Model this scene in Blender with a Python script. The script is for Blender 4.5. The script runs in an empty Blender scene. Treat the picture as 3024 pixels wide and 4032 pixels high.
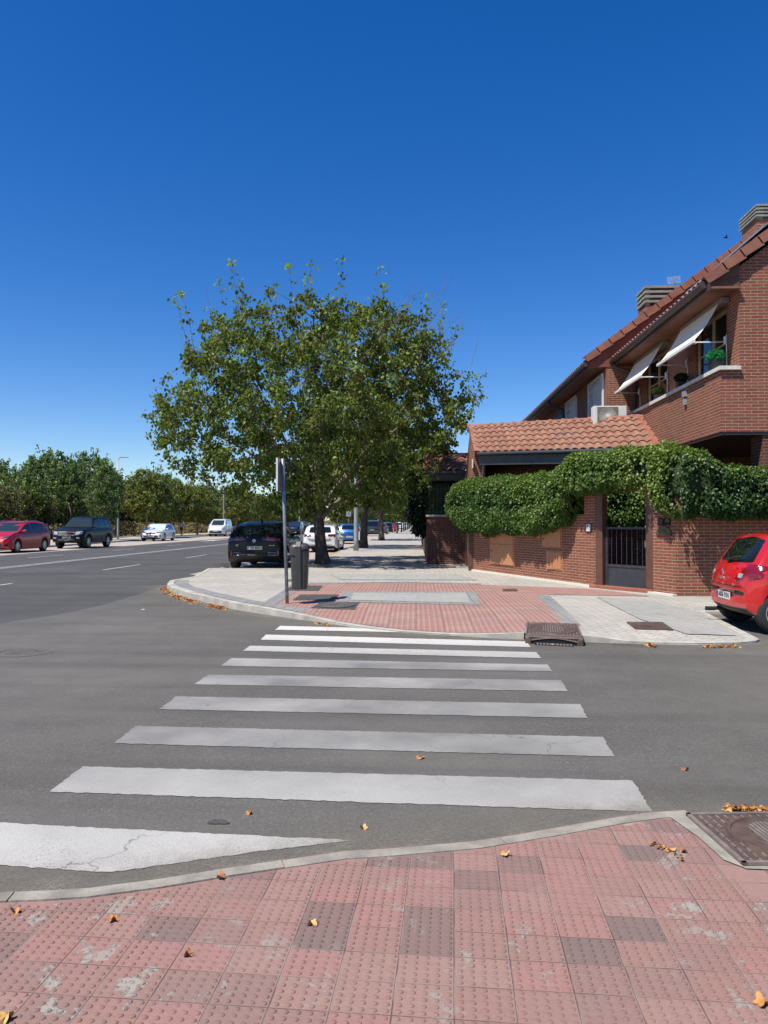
import bpy, bmesh, math, random
import numpy as np
from mathutils import Vector, Matrix
from mathutils.bvhtree import BVHTree
from mathutils import noise as mnoise
R = math.radians
random.seed(7); np.random.seed(7)
scene = bpy.context.scene
COL = scene.collection

# ------------------------------------------------------------------ camera
FPX = 2900.0; HOR = 2063.0; CAMH = 1.5
YAW = math.atan((1639-1512)/FPX); PIT = math.atan((HOR-2016)/FPX)
cam_d = bpy.data.cameras.new('camera'); cam = bpy.data.objects.new('camera', cam_d); COL.objects.link(cam)
cam.location = (0, 0, CAMH); cam.rotation_euler = (R(90)+PIT, 0, YAW)
cam_d.sensor_fit = 'HORIZONTAL'; cam_d.sensor_width = 36; cam_d.lens = 36*FPX/3024
cam_d.clip_start = .05; cam_d.clip_end = 3000
scene.camera = cam
CM = cam.rotation_euler.to_matrix()
def ray(u, v): return CM @ Vector(((u-1512)/FPX, -(v-2016)/FPX, -1))
def G(u, v, z=0.0):
    d = ray(u, v); t = (z-CAMH)/d.z; return Vector((d.x*t, d.y*t, z))
def AY(u, v, Y):
    d = ray(u, v); t = Y/d.y; return Vector((d.x*t, Y, CAMH+d.z*t))
def AX(u, v, X):
    d = ray(u, v); t = X/d.x; return Vector((X, d.y*t, CAMH+d.z*t))

# ------------------------------------------------------------------ scene objects
def props(o, label=None, cat=None, group=None, kind=None):
    if label: o['label'] = label
    if cat: o['category'] = cat
    if group: o['group'] = group
    if kind: o['kind'] = kind
    return o
def thing(name, loc, label, cat, group=None, rz=0, s=1):
    o = bpy.data.objects.new(name, None); COL.objects.link(o)
    o.location = loc; o.rotation_euler = (0, 0, rz); o.scale = (s, s, s); o.empty_display_size = .3
    return props(o, label, cat, group)
def origin_of(p):
    v = Vector((0, 0, 0))
    while p is not None:
        v = v + Vector(p.location); p = p.parent
    return v
def copy_tree(o, parent=None):
    c = o.copy(); COL.objects.link(c); c.parent = parent
    for ch in list(o.children): copy_tree(ch, c)
    return c
def box_uv(me):
    uv = me.uv_layers.new(name='UVMap')
    n = len(me.loops); co = np.empty(len(me.vertices)*3); me.vertices.foreach_get('co', co); co = co.reshape(-1, 3)
    vi = np.empty(n, dtype=np.int32); me.loops.foreach_get('vertex_index', vi)
    out = np.zeros((n, 2))
    for p in me.polygons:
        nx, ny, nz = p.normal; ls = p.loop_start; idx = vi[ls:ls+p.loop_total]; c = co[idx]
        if abs(nz) > .75: out[ls:ls+p.loop_total] = c[:, :2]
        else:
            l = math.hypot(nx, ny); tx, ty = -ny/l, nx/l
            if abs(nx) > .99: tx, ty = 0, 1
            if abs(ny) > .99: tx, ty = 1, 0
            out[ls:ls+p.loop_total, 0] = c[:, 0]*tx+c[:, 1]*ty; out[ls:ls+p.loop_total, 1] = c[:, 2]
    uv.data.foreach_set('uv', out.ravel())
def link_mesh(name, me, mats, parent=None, world=False, smooth=False):
    if not isinstance(mats, (list, tuple)): mats = [mats]
    for m in mats: me.materials.append(m)
    if smooth: me.polygons.foreach_set('use_smooth', [True]*len(me.polygons))
    o = bpy.data.objects.new(name, me); COL.objects.link(o)
    if parent is not None:
        if world: me.transform(Matrix.Translation(-origin_of(parent)))
        o.parent = parent
    return o
class MB:
    def __init__(s): s.v = []; s.f = []; s.m = []
    def add(s, vs, fs, m=0):
        b = len(s.v); s.v += [tuple(p) for p in vs]; s.f += [tuple(i+b for i in f) for f in fs]; s.m += [m]*len(fs)
    def box(s, x0, x1, y0, y1, z0, z1, m=0):
        s.add([(x0,y0,z0),(x1,y0,z0),(x1,y1,z0),(x0,y1,z0),(x0,y0,z1),(x1,y0,z1),(x1,y1,z1),(x0,y1,z1)],
              [(0,3,2,1),(4,5,6,7),(0,1,5,4),(1,2,6,5),(2,3,7,6),(3,0,4,7)], m)
    def obox(s, a, b, w, z0, z1, m=0, side=0):
        """box along ground segment a-b, width w (side -1/0/1), from z0 to z1"""
        a = Vector((a[0], a[1], 0)); b = Vector((b[0], b[1], 0)); d = (b-a).normalized(); n = Vector((-d.y, d.x, 0))
        o0, o1 = (-w/2, w/2) if side == 0 else ((0, w) if side > 0 else (-w, 0))
        p = [a+n*o0, b+n*o0, b+n*o1, a+n*o1]
        s.add([(q.x, q.y, z0) for q in p]+[(q.x, q.y, z1) for q in p], [(0,3,2,1),(4,5,6,7),(0,1,5,4),(1,2,6,5),(2,3,7,6),(3,0,4,7)], m)
    def prism(s, pts, z0, z1, m=0):
        n = len(pts)
        s.add([(p[0],p[1],z0) for p in pts]+[(p[0],p[1],z1) for p in pts],
              [tuple(range(n-1,-1,-1)), tuple(range(n, 2*n))]+[(i,(i+1)%n,(i+1)%n+n,i+n) for i in range(n)], m)
    def extr(s, pts, vec, m=0):
        """closed planar polygon (3d) extruded by vec"""
        n = len(pts); vec = Vector(vec); P = [Vector(p) for p in pts]
        s.add(P+[p+vec for p in P], [tuple(range(n-1,-1,-1)), tuple(range(n, 2*n))]+[(i,(i+1)%n,(i+1)%n+n,i+n) for i in range(n)], m)
    def tube(s, pts, r, n=8, m=0, cap=True):
        pts = [Vector(p) for p in pts]; rr = r if isinstance(r, (list, tuple)) else [r]*len(pts)
        vs = []; up = Vector((0, 0, 1)); d0 = (pts[1]-pts[0]).normalized()
        x = d0.cross(up) if abs(d0.z) < .95 else d0.cross(Vector((1, 0, 0))); x.normalize()
        for i, p in enumerate(pts):
            d = (pts[min(i+1, len(pts)-1)]-pts[max(i-1, 0)]).normalized()
            x = (x-d*x.dot(d)); x.normalize(); y = d.cross(x)
            for k in range(n):
                a = 2*math.pi*k/n; vs.append(p+(x*math.cos(a)+y*math.sin(a))*rr[i])
        fs = [(i*n+k, i*n+(k+1)%n, (i+1)*n+(k+1)%n, (i+1)*n+k) for i in range(len(pts)-1) for k in range(n)]
        if cap: fs += [tuple(range(n-1, -1, -1)), tuple((len(pts)-1)*n+k for k in range(n))]
        s.add(vs, fs, m)
    def lathe(s, prof, n=24, axis='z', c=(0, 0, 0), m=0):
        vs = []
        for (r, h) in prof:
            for k in range(n):
                a = 2*math.pi*k/n; p = (r*math.cos(a), r*math.sin(a), h)
                if axis == 'y': p = (p[0], p[2], p[1])
                vs.append((p[0]+c[0], p[1]+c[1], p[2]+c[2]))
        fs = [(i*n+k, i*n+(k+1)%n, (i+1)*n+(k+1)%n, (i+1)*n+k) for i in range(len(prof)-1) for k in range(n)]
        s.add(vs, fs, m)
    def grid(s, rows, m=0):
        n = len(rows[0]); vs = [p for r in rows for p in r]
        s.add(vs, [(i*n+k, i*n+k+1, (i+1)*n+k+1, (i+1)*n+k) for i in range(len(rows)-1) for k in range(n-1)], m)
    def build(s, name, mats, parent=None, world=True, smooth=False, uv=True, bevel=0, fixn=True):
        me = bpy.data.meshes.new(name); me.from_pydata(s.v, [], s.f); me.validate()
        if fixn or bevel:
            bm = bmesh.new(); bm.from_mesh(me)
            if len(bm.faces) == len(s.m):
                for f, k in zip(bm.faces, s.m): f.material_index = k
            if fixn: bmesh.ops.recalc_face_normals(bm, faces=bm.faces)
            if bevel: bmesh.ops.bevel(bm, geom=list(bm.edges), offset=bevel, segments=2, affect='EDGES', profile=.6, clamp_overlap=True)
            bm.to_mesh(me); bm.free()
        elif len(me.polygons) == len(s.m): me.polygons.foreach_set('material_index', s.m)
        me.update()
        if uv: box_uv(me)
        o = link_mesh(name, me, mats, parent, world, smooth)
        return o
def text_mesh(txt, size, ext=.002, bold=False):
    cu = bpy.data.curves.new('lettering', 'FONT'); cu.body = txt; cu.size = size; cu.extrude = ext
    cu.align_x = 'CENTER'; cu.align_y = 'CENTER'; cu.resolution_u = 3
    if bold: cu.offset = size*.02
    ob = bpy.data.objects.new('lettering', cu); me = bpy.data.meshes.new_from_object(ob)
    bpy.data.objects.remove(ob); return me

# ------------------------------------------------------------------ materials
def newmat(name):
    m = bpy.data.materials.new(name); m.use_nodes = True; nt = m.node_tree
    b = nt.nodes['Principled BSDF']; return m, nt, b
def N(nt, t, **kw):
    n = nt.nodes.new(t)
    for k, v in kw.items():
        if k.startswith('i_'): n.inputs[k[2:].replace('_', ' ')].default_value = v
        else: setattr(n, k, v)
    return n
def c4(c): return (c[0], c[1], c[2], 1)
def simple(name, col, rough=.6, metal=0, coat=0, spec=.5, var=.0, scale=8, bump=0, bscale=60, ior=None):
    m, nt, b = newmat(name); b.inputs['Base Color'].default_value = c4(col); b.inputs['Roughness'].default_value = rough
    b.inputs['Metallic'].default_value = metal; b.inputs['Coat Weight'].default_value = coat; b.inputs['Coat Roughness'].default_value = .04
    b.inputs['Specular IOR Level'].default_value = spec
    tc = N(nt, 'ShaderNodeTexCoord')
    if var:
        no = N(nt, 'ShaderNodeTexNoise'); no.inputs['Scale'].default_value = scale; no.inputs['Detail'].default_value = 6
        nt.links.new(tc.outputs['Object'], no.inputs['Vector'])
        r = N(nt, 'ShaderNodeMapRange'); r.inputs['From Min'].default_value = .3; r.inputs['From Max'].default_value = .7
        r.inputs['To Min'].default_value = 1-var; r.inputs['To Max'].default_value = 1+var
        nt.links.new(no.outputs['Fac'], r.inputs['Value'])
        mx = N(nt, 'ShaderNodeVectorMath', operation='SCALE'); mx.inputs[0].default_value = col
        nt.links.new(r.outputs[0], mx.inputs['Scale']); nt.links.new(mx.outputs[0], b.inputs['Base Color'])
    if bump:
        n2 = N(nt, 'ShaderNodeTexNoise'); n2.inputs['Scale'].default_value = bscale; n2.inputs['Detail'].default_value = 4
        nt.links.new(tc.outputs['Object'], n2.inputs['Vector'])
        bp = N(nt, 'ShaderNodeBump'); bp.inputs['Strength'].default_value = 1; bp.inputs['Distance'].default_value = bump
        nt.links.new(n2.outputs['Fac'], bp.inputs['Height']); nt.links.new(bp.outputs[0], b.inputs['Normal'])
    return m
def mixrgb(nt, fac, a, b, blend='MIX'):
    m = N(nt, 'ShaderNodeMix', data_type='RGBA', blend_type=blend)
    for sock, v in ((m.inputs['Factor'], fac), (m.inputs[6], a), (m.inputs[7], b)):
        if isinstance(v, (int, float)): sock.default_value = v
        elif isinstance(v, (tuple, list)): sock.default_value = c4(v)
        else: nt.links.new(v, sock)
    return m.outputs[2]
def noise(nt, vec, scale, detail=6, rough=.55, lo=None, hi=None, tl=0, th=1):
    n = N(nt, 'ShaderNodeTexNoise'); n.inputs['Scale'].default_value = scale; n.inputs['Detail'].default_value = detail; n.inputs['Roughness'].default_value = rough
    nt.links.new(vec, n.inputs['Vector'])
    if lo is None: return n.outputs['Fac']
    return mrange(nt, n.outputs['Fac'], lo, hi, tl, th)
def mrange(nt, v, lo, hi, tl=0, th=1):
    r = N(nt, 'ShaderNodeMapRange'); r.inputs['From Min'].default_value = lo; r.inputs['From Max'].default_value = hi
    r.inputs['To Min'].default_value = tl; r.inputs['To Max'].default_value = th; nt.links.new(v, r.inputs['Value']); return r.outputs[0]
def math_(nt, op, a, b=None, c=None):
    m = N(nt, 'ShaderNodeMath', operation=op)
    for i, v in enumerate((a, b, c)):
        if v is None: continue
        if isinstance(v, (int, float)): m.inputs[i].default_value = v
        else: nt.links.new(v, m.inputs[i])
    return m.outputs[0]
def bump(nt, b, h, dist=.004, strength=1):
    bp = N(nt, 'ShaderNodeBump'); bp.inputs['Distance'].default_value = dist; bp.inputs['Strength'].default_value = strength
    nt.links.new(h, bp.inputs['Height']); nt.links.new(bp.outputs[0], b.inputs['Normal']); return bp

def mat_brick(name, c1, c2, mortar, bw=.25, rh=.0617, ms=.007):
    m, nt, b = newmat(name); uv = N(nt, 'ShaderNodeUVMap').outputs[0]; pos = N(nt, 'ShaderNodeNewGeometry').outputs['Position']
    wob = N(nt, 'ShaderNodeTexNoise'); wob.inputs['Scale'].default_value = 7; nt.links.new(uv, wob.inputs['Vector'])
    sub = N(nt, 'ShaderNodeVectorMath', operation='SUBTRACT'); nt.links.new(wob.outputs['Color'], sub.inputs[0]); sub.inputs[1].default_value = (.5, .5, .5)
    sc = N(nt, 'ShaderNodeVectorMath', operation='SCALE'); nt.links.new(sub.outputs[0], sc.inputs[0]); sc.inputs['Scale'].default_value = .010
    ad = N(nt, 'ShaderNodeVectorMath', operation='ADD'); nt.links.new(uv, ad.inputs[0]); nt.links.new(sc.outputs[0], ad.inputs[1])
    br = N(nt, 'ShaderNodeTexBrick'); br.offset = .5; br.squash = 1
    for k, v in (('Scale', 1), ('Mortar Size', ms), ('Mortar Smooth', .25), ('Bias', 0), ('Brick Width', bw), ('Row Height', rh)): br.inputs[k].default_value = v
    br.inputs['Color1'].default_value = (0, 0, 0, 1); br.inputs['Color2'].default_value = (1, 1, 1, 1); br.inputs['Mortar'].default_value = (.5, .5, .5, 1)
    nt.links.new(ad.outputs[0], br.inputs['Vector'])
    g = N(nt, 'ShaderNodeRGBToBW'); nt.links.new(br.outputs['Color'], g.inputs[0])
    base = mixrgb(nt, g.outputs[0], c1, c2)
    base = mixrgb(nt, noise(nt, pos, 30, 5, .6, .35, .7, 0, .35), base, tuple(x*.55 for x in c1))
    base = mixrgb(nt, noise(nt, pos, .9, 5, .6, .45, .75, 0, .35), base, tuple(x*1.35 for x in c2))
    mo = mixrgb(nt, noise(nt, pos, 14, 4, .6, .3, .7), mortar, tuple(x*.62 for x in mortar))
    col = mixrgb(nt, br.outputs['Fac'], base, mo)
    nt.links.new(col, b.inputs['Base Color']); b.inputs['Roughness'].default_value = .85; b.inputs['Specular IOR Level'].default_value = .3
    h = math_(nt, 'SUBTRACT', noise(nt, pos, 90, 3, .6, 0, 1, 0, .25), br.outputs['Fac'])
    bump(nt, b, h, .006); return m
M = {}
M['brick'] = mat_brick('brick', (.180, .056, .032), (.252, .082, .046), (.44, .34, .25), ms=.0062)
M['brick_dark'] = mat_brick('brick_dark', (.092, .030, .020), (.135, .044, .028), (.24, .185, .14))  # darker copy of brick for end, recessed and inner walls

def mat_asphalt(name, c, cd, speck, grain=300):
    m, nt, b = newmat(name); pos = N(nt, 'ShaderNodeNewGeometry').outputs['Position']
    v = N(nt, 'ShaderNodeTexVoronoi'); v.inputs['Scale'].default_value = grain*.42; nt.links.new(pos, v.inputs['Vector'])
    bw = N(nt, 'ShaderNodeRGBToBW'); nt.links.new(v.outputs['Color'], bw.inputs[0])
    col = mixrgb(nt, mrange(nt, bw.outputs[0], .15, .85), cd, c)
    col = mixrgb(nt, mrange(nt, bw.outputs[0], .74, .86), col, speck)
    col = mixrgb(nt, noise(nt, pos, 38, 3, .6, .4, .75, 0, .5), col, tuple(x*.55 for x in cd))
    col = mixrgb(nt, noise(nt, pos, .35, 8, .62, .4, .68, 0, .8), col, tuple(x*1.25 for x in c))
    col = mixrgb(nt, noise(nt, pos, .8, 9, .7, .52, .66, 0, .35), col, (c[0]*.72, c[1]*.70, c[2]*.68))
    col = mixrgb(nt, noise(nt, pos, 2.3, 8, .65, .5, .75, 0, .3), col, tuple(x*.75 for x in cd))
    wv = N(nt, 'ShaderNodeMapping'); wv.inputs['Scale'].default_value = (.08, 1.6, 1); wv.inputs['Rotation'].default_value = (0, 0, R(4)); nt.links.new(pos, wv.inputs['Vector'])
    col = mixrgb(nt, noise(nt, wv.outputs[0], 1.0, 4, .6, .50, .68, 0, .40), col, tuple(x*.70 for x in cd))
    wv2 = N(nt, 'ShaderNodeMapping'); wv2.inputs['Scale'].default_value = (.10, .9, 1); wv2.inputs['Rotation'].default_value = (0, 0, R(-28)); nt.links.new(pos, wv2.inputs['Vector'])
    col = mixrgb(nt, noise(nt, wv2.outputs[0], 1.3, 6, .65, .50, .72, 0, .30), col, tuple(x*1.35 for x in c))
    nt.links.new(col, b.inputs['Base Color']); b.inputs['Roughness'].default_value = .88; b.inputs['Specular IOR Level'].default_value = .35
    bump(nt, b, math_(nt, 'ADD', bw.outputs[0], noise(nt, pos, 60, 3)), .0035); return m
M['asphalt'] = mat_asphalt('asphalt', (.112, .105, .093), (.082, .078, .070), (.165, .156, .138))
M['asphalt_main'] = mat_asphalt('asphalt_main', (.074, .072, .069), (.052, .051, .050), (.11, .108, .10))

def mat_paint():
    m, nt, b = newmat('road_paint'); pos = N(nt, 'ShaderNodeNewGeometry').outputs['Position']
    sep = N(nt, 'ShaderNodeSeparateXYZ'); nt.links.new(pos, sep.inputs[0])
    # first bands are freshly painted, the middle of the crossing is worn by tyres
    y = sep.outputs['Y']; x = sep.outputs['X']
    wear = mrange(nt, math_(nt, 'ABSOLUTE', math_(nt, 'SUBTRACT', math_(nt, 'ADD', y, noise(nt, pos, .7, 3, .5, 0, 1, -.8, .8)), 6.2)), 1.4, 3.6, 1, 0)
    wear = math_(nt, 'MULTIPLY', wear, mrange(nt, noise(nt, pos, 1.2, 4), .2, .7, .55, 1.0))
    col = mixrgb(nt, wear, (.54, .525, .485), (.135, .132, .124))
    col = mixrgb(nt, noise(nt, pos, 160, 3, .6, .5, .66, 0, .45), col, (.17, .168, .16))
    col = mixrgb(nt, noise(nt, pos, 5, 7, .7, .55, .8, 0, .35), col, (.22, .215, .20))
    vv = N(nt, 'ShaderNodeTexVoronoi', feature='DISTANCE_TO_EDGE'); vv.inputs['Scale'].default_value = 1.5
    dist = N(nt, 'ShaderNodeTexNoise'); dist.inputs['Scale'].default_value = 5; dist.inputs['Detail'].default_value = 5; nt.links.new(pos, dist.inputs['Vector'])
    mx = N(nt, 'ShaderNodeMix', data_type='VECTOR'); mx.inputs['Factor'].default_value = .22
    nt.links.new(pos, mx.inputs[4]); nt.links.new(dist.outputs['Color'], mx.inputs[5]); nt.links.new(mx.outputs[1], vv.inputs['Vector'])
    crack = math_(nt, 'MULTIPLY', mrange(nt, vv.outputs['Distance'], .0, .007, 1, 0), noise(nt, pos, 1.1, 3, .5, .52, .6))
    col = mixrgb(nt, math_(nt, 'MULTIPLY', crack, .8), col, (.10, .10, .095))
    chip = math_(nt, 'MULTIPLY', noise(nt, pos, 70, 5, .7, .56, .62), noise(nt, pos, 2.6, 4, .6, .54, .70, 0, .75)); col = mixrgb(nt, chip, col, (.10, .096, .088))
    nt.links.new(col, b.inputs['Base Color']); b.inputs['Roughness'].default_value = .75
    bump(nt, b, noise(nt, pos, 120, 4), .003)
    # chipped edges and pinholes show the asphalt
    return m
M['paint'] = mat_paint()

def mat_pavers(name, c1, c2, grout, bw=.2, rh=.1, rot=45, off=.5, tint=(.3, .29, .26)):
    m, nt, b = newmat(name); pos = N(nt, 'ShaderNodeNewGeometry').outputs['Position']
    mp = N(nt, 'ShaderNodeMapping'); mp.inputs['Rotation'].default_value = (0, 0, R(rot)); nt.links.new(pos, mp.inputs['Vector'])
    br = N(nt, 'ShaderNodeTexBrick'); br.offset = off
    for k, v in (('Scale', 1), ('Mortar Size', .006), ('Mortar Smooth', .2), ('Bias', 0), ('Brick Width', bw), ('Row Height', rh)): br.inputs[k].default_value = v
    br.inputs['Color1'].default_value = (0, 0, 0, 1); br.inputs['Color2'].default_value = (1, 1, 1, 1); br.inputs['Mortar'].default_value = (.5, .5, .5, 1)
    nt.links.new(mp.outputs[0], br.inputs['Vector'])
    g = N(nt, 'ShaderNodeRGBToBW'); nt.links.new(br.outputs['Color'], g.inputs[0])
    col = mixrgb(nt, g.outputs[0], c1, c2)
    col = mixrgb(nt, noise(nt, pos, .5, 7, .62, .42, .68, 0, .75), col, tint)
    col = mixrgb(nt, noise(nt, pos, 5, 7, .65, .45, .8, 0, .5), col, tuple(x*.6 for x in c1))
    col = mixrgb(nt, math_(nt, 'MULTIPLY', br.outputs['Fac'], .8), col, grout)
    nt.links.new(col, b.inputs['Base Color']); b.inputs['Roughness'].default_value = .9
    bump(nt, b, math_(nt, 'SUBTRACT', noise(nt, pos, 70, 4, .6, 0, 1, 0, .4), br.outputs['Fac']), .004); return m
M['pavers'] = mat_pavers('pavers', (.37, .345, .30), (.44, .41, .355), (.13, .12, .10), tint=(.27, .265, .245))
M['pavers_grey'] = mat_pavers('pavers_grey', (.225, .23, .215), (.29, .29, .265), (.42, .41, .37), tint=(.33, .32, .29))
M['pavers_border'] = mat_pavers('pavers_border', (.185, .188, .182), (.25, .25, .24), (.10, .10, .095), .2, .1, 0, .0, tint=(.29, .285, .265))
M['pavers_park'] = mat_pavers('pavers_park', (.36, .30, .25), (.42, .36, .30), (.2, .17, .14), .2, .1, 0, .5, tint=(.40, .36, .31))

def mat_tactile(name, cs, tx, ty, rib=False, rot=0.0, dirt=(.275, .25, .212), dark=.12):
    """pink tactile tiles: colour per tile, joints, worn patches; ribs as bump"""
    m, nt, b = newmat(name); pos = N(nt, 'ShaderNodeNewGeometry').outputs['Position']
    mp = N(nt, 'ShaderNodeMapping', vector_type='TEXTURE'); mp.inputs['Rotation'].default_value = (0, 0, rot); nt.links.new(pos, mp.inputs['Vector'])
    sep = N(nt, 'ShaderNodeSeparateXYZ'); nt.links.new(mp.outputs[0], sep.inputs[0])
    a = math_(nt, 'DIVIDE', sep.outputs['X'], tx); c = math_(nt, 'DIVIDE', sep.outputs['Y'], ty)
    fa, fc = math_(nt, 'FLOOR', a), math_(nt, 'FLOOR', c)
    cmb = N(nt, 'ShaderNodeCombineXYZ'); nt.links.new(fa, cmb.inputs[0]); nt.links.new(fc, cmb.inputs[1])
    wn = N(nt, 'ShaderNodeTexWhiteNoise', noise_dimensions='2D'); nt.links.new(cmb.outputs[0], wn.inputs['Vector'])
    r = N(nt, 'ShaderNodeValToRGB'); r.color_ramp.interpolation = 'CONSTANT'; els = r.color_ramp.elements
    for i, (p, cc) in enumerate(cs):
        e = els[i] if i < 2 else els.new(p)
        e.position = p; e.color = c4(cc)
    nt.links.new(wn.outputs['Value'], r.inputs['Fac'])
    col = r.outputs['Color']
    col = mixrgb(nt, noise(nt, pos, .9, 5, .6, .4, .7, 0, .55), col, tuple(x*y for x, y in zip(cs[0][1], (1.10, .92, .92))))
    col = mixrgb(nt, noise(nt, pos, 45, 5, .65, .4, .8, 0, .4), col, tuple(x*.62 for x in cs[0][1]))
    # paler, mortar-smeared wear
    w1 = noise(nt, pos, 7.5, 9, .68, .56, .60); w2 = noise(nt, pos, 1.1, 3, .5, .44, .60, 0, 1)
    wear = math_(nt, 'MULTIPLY', w1, w2)
    col = mixrgb(nt, wear, col, dirt)
    def edge(t, w):
        f = math_(nt, 'FRACT', t); f = math_(nt, 'ABSOLUTE', math_(nt, 'SUBTRACT', f, .5)); return mrange(nt, f, .5-w, .5-w*.35, 0, 1)
    ja, jc = edge(a, .014), edge(c, .011)
    j = math_(nt, 'MAXIMUM', ja, jc)
    jcol = mixrgb(nt, noise(nt, pos, 4, 4, .6, .42, .56), (.055, .045, .038), dirt)
    col = mixrgb(nt, math_(nt, 'MULTIPLY', j, .7), col, jcol)
    if rib:
        rp = math_(nt, 'FRACT', math_(nt, 'MULTIPLY', a, rib)); rr = mrange(nt, math_(nt, 'ABSOLUTE', math_(nt, 'SUBTRACT', rp, .5)), .12, .3, 1, 0)
        col = mixrgb(nt, math_(nt, 'MULTIPLY', math_(nt, 'SUBTRACT', 1, rr), .42), col, tuple(x*.55 for x in cs[0][1]))
        h = math_(nt, 'SUBTRACT', math_(nt, 'MULTIPLY', rr, 1.0), j)
        bump(nt, b, h, .005)
    else:
        h = math_(nt, 'SUBTRACT', math_(nt, 'ADD', noise(nt, pos, 90, 5, .7, 0, 1, 0, .55), math_(nt, 'MULTIPLY', wear, .5)), j)
        bump(nt, b, h, .0030)
    nt.links.new(col, b.inputs['Base Color']); b.inputs['Roughness'].default_value = .85; return m
PINK = [(0, (.250, .148, .124)), (.28, (.265, .164, .138)), (.52, (.275, .150, .130)), (.72, (.222, .140, .120)), (.87, (.158, .114, .100))]
TROT = -R(2.9); TX, TY = .187, .158
M['tactile_near'] = mat_tactile('tactile_near', PINK, TX, TY, rot=TROT)
PINK2 = [(0, (.335, .182, .152)), (.35, (.355, .222, .180)), (.6, (.33, .192, .160)), (.85, (.275, .180, .152))]
M['tactile_stud'] = mat_tactile('tactile_stud', [(p, tuple(x*.87 for x in c)) for p, c in PINK], TX, TY, rot=TROT, dirt=(.24, .225, .20))
M['tactile_far'] = mat_tactile('tactile_far', PINK2, .40, .30, rib=4.999, rot=0)
M['kerb'] = simple('kerb', (.36, .34, .295), .85, var=.22, scale=5, bump=.004, bscale=40)
M['kerb_near'] = simple('kerb_near', (.235, .215, .18), .9, var=.35, scale=7, bump=.004, bscale=60)
M['yellow'] = simple('yellow_kerb_paint', (.42, .23, .03), .7, var=.2)
M['concrete'] = simple('concrete', (.25, .235, .195), .9, var=.2, scale=9, bump=.006, bscale=45)
M['sand'] = simple('dry_soil', (.42, .33, .22), .95, var=.3, scale=.35, bump=.03, bscale=3)
M['iron'] = simple('cast_iron', (.080, .052, .040), .7, .0, var=.35, scale=14, bump=.002, bscale=90)
M['iron_grey'] = simple('iron_grey', (.075, .072, .066), .7, .0, var=.3, scale=14, bump=.002, bscale=90)
M['iron_road'] = simple('worn_road_iron', (.105, .10, .09), .8, var=.25, scale=14)
M['iron_edge'] = simple('worn_iron', (.20, .165, .145), .5, .2, var=.3, scale=20)
M['black'] = simple('black_void', (.004, .004, .004), .9)
M['galv'] = simple('galvanised_steel', (.27, .29, .30), .45, .6, var=.2, scale=12)
M['lamp_grey'] = simple('lamp_post_grey', (.30, .315, .32), .5, .3, var=.15, scale=6)
M['bin'] = simple('bin_plastic', (.048, .046, .043), .42, var=.15, scale=7)
M['bin_dark'] = simple('bin_plastic_dark', (.018, .018, .018), .5)
M['white'] = simple('white_metal', (.62, .62, .60), .4, var=.05)
M['cream'] = simple('cream_window_frame', (.52, .46, .31), .45, var=.06)
M['sill'] = simple('white_stone', (.58, .55, .48), .7, var=.12, scale=12)
M['capstone'] = simple('cap_stone', (.40, .38, .34), .8, var=.2, scale=8, bump=.003)
M['fabric'] = simple('awning_canvas', (.74, .68, .56), .85, var=.03)
M['brown_metal'] = simple('brown_metal', (.105, .045, .028), .5, var=.25, scale=6)
M['gutter'] = simple('gutter_brown', (.060, .038, .030), .42, var=.1)
M['wood'] = simple('soffit_wood', (.19, .075, .038), .6, var=.3, scale=3)
M['stucco'] = simple('red_stucco', (.165, .050, .034), .9, var=.14, scale=2.5, bump=.006, bscale=22)
M['gate'] = simple('gate_metal', (.040, .043, .050), .45, .2, var=.2, scale=6)
M['meter'] = simple('meter_cabinet', (.42, .185, .085), .6, var=.08, scale=5)
M['step'] = simple('clay_step', (.26, .085, .055), .75, var=.15)
M['glass_dark'] = simple('dark_glass', (.006, .008, .009), .03, spec=.6)
M['glass_room'] = simple('room_glass', (.012, .014, .016), .02, spec=1.0)
M['curtain'] = simple('window_curtain', (.62, .54, .36), .8, var=.1, scale=3)
M['bark'] = simple('bark', (.085, .066, .050), .92, var=.4, scale=5, bump=.03, bscale=14)
M['bark_pale'] = simple('bark_pale', (.22, .19, .15), .9, var=.3, scale=5, bump=.02, bscale=12)
M['twig'] = simple('twig_bark', (.16, .13, .10), .85, var=.2, scale=3)
M['core'] = simple('dark_core_green', (.022, .042, .012), .95, var=.4, scale=9, bump=.06, bscale=14)  # darker than the leaves: shade inside the hedge put into the colour
def mat_tile(name, c1, c2):
    m, nt, b = newmat(name); pos = N(nt, 'ShaderNodeNewGeometry').outputs['Position']
    mp = N(nt, 'ShaderNodeMapping'); mp.inputs['Scale'].default_value = (1/.2375, 3.2, 0); nt.links.new(pos, mp.inputs['Vector'])
    fl = N(nt, 'ShaderNodeVectorMath', operation='FLOOR'); nt.links.new(mp.outputs[0], fl.inputs[0])
    wn = N(nt, 'ShaderNodeTexWhiteNoise', noise_dimensions='3D'); nt.links.new(fl.outputs[0], wn.inputs['Vector'])
    col = mixrgb(nt, wn.outputs['Value'], c1, c2)
    col = mixrgb(nt, noise(nt, pos, 4, 7, .65, .42, .75, 0, .6), col, (.17, .13, .095))
    col = mixrgb(nt, noise(nt, pos, 1.7, 6, .7, .56, .66, 0, .55), col, (.10, .085, .07))
    nt.links.new(col, b.inputs['Base Color']); b.inputs['Roughness'].default_value = .85
    bump(nt, b, noise(nt, pos, 60, 4), .004); return m
M['tile'] = mat_tile('clay_roof_tile', (.225, .098, .062), (.30, .142, .092))
M['tile_plain'] = simple('clay_verge_tile', (.235, .095, .06), .8, var=.25, scale=3.5, bump=.003)

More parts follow.
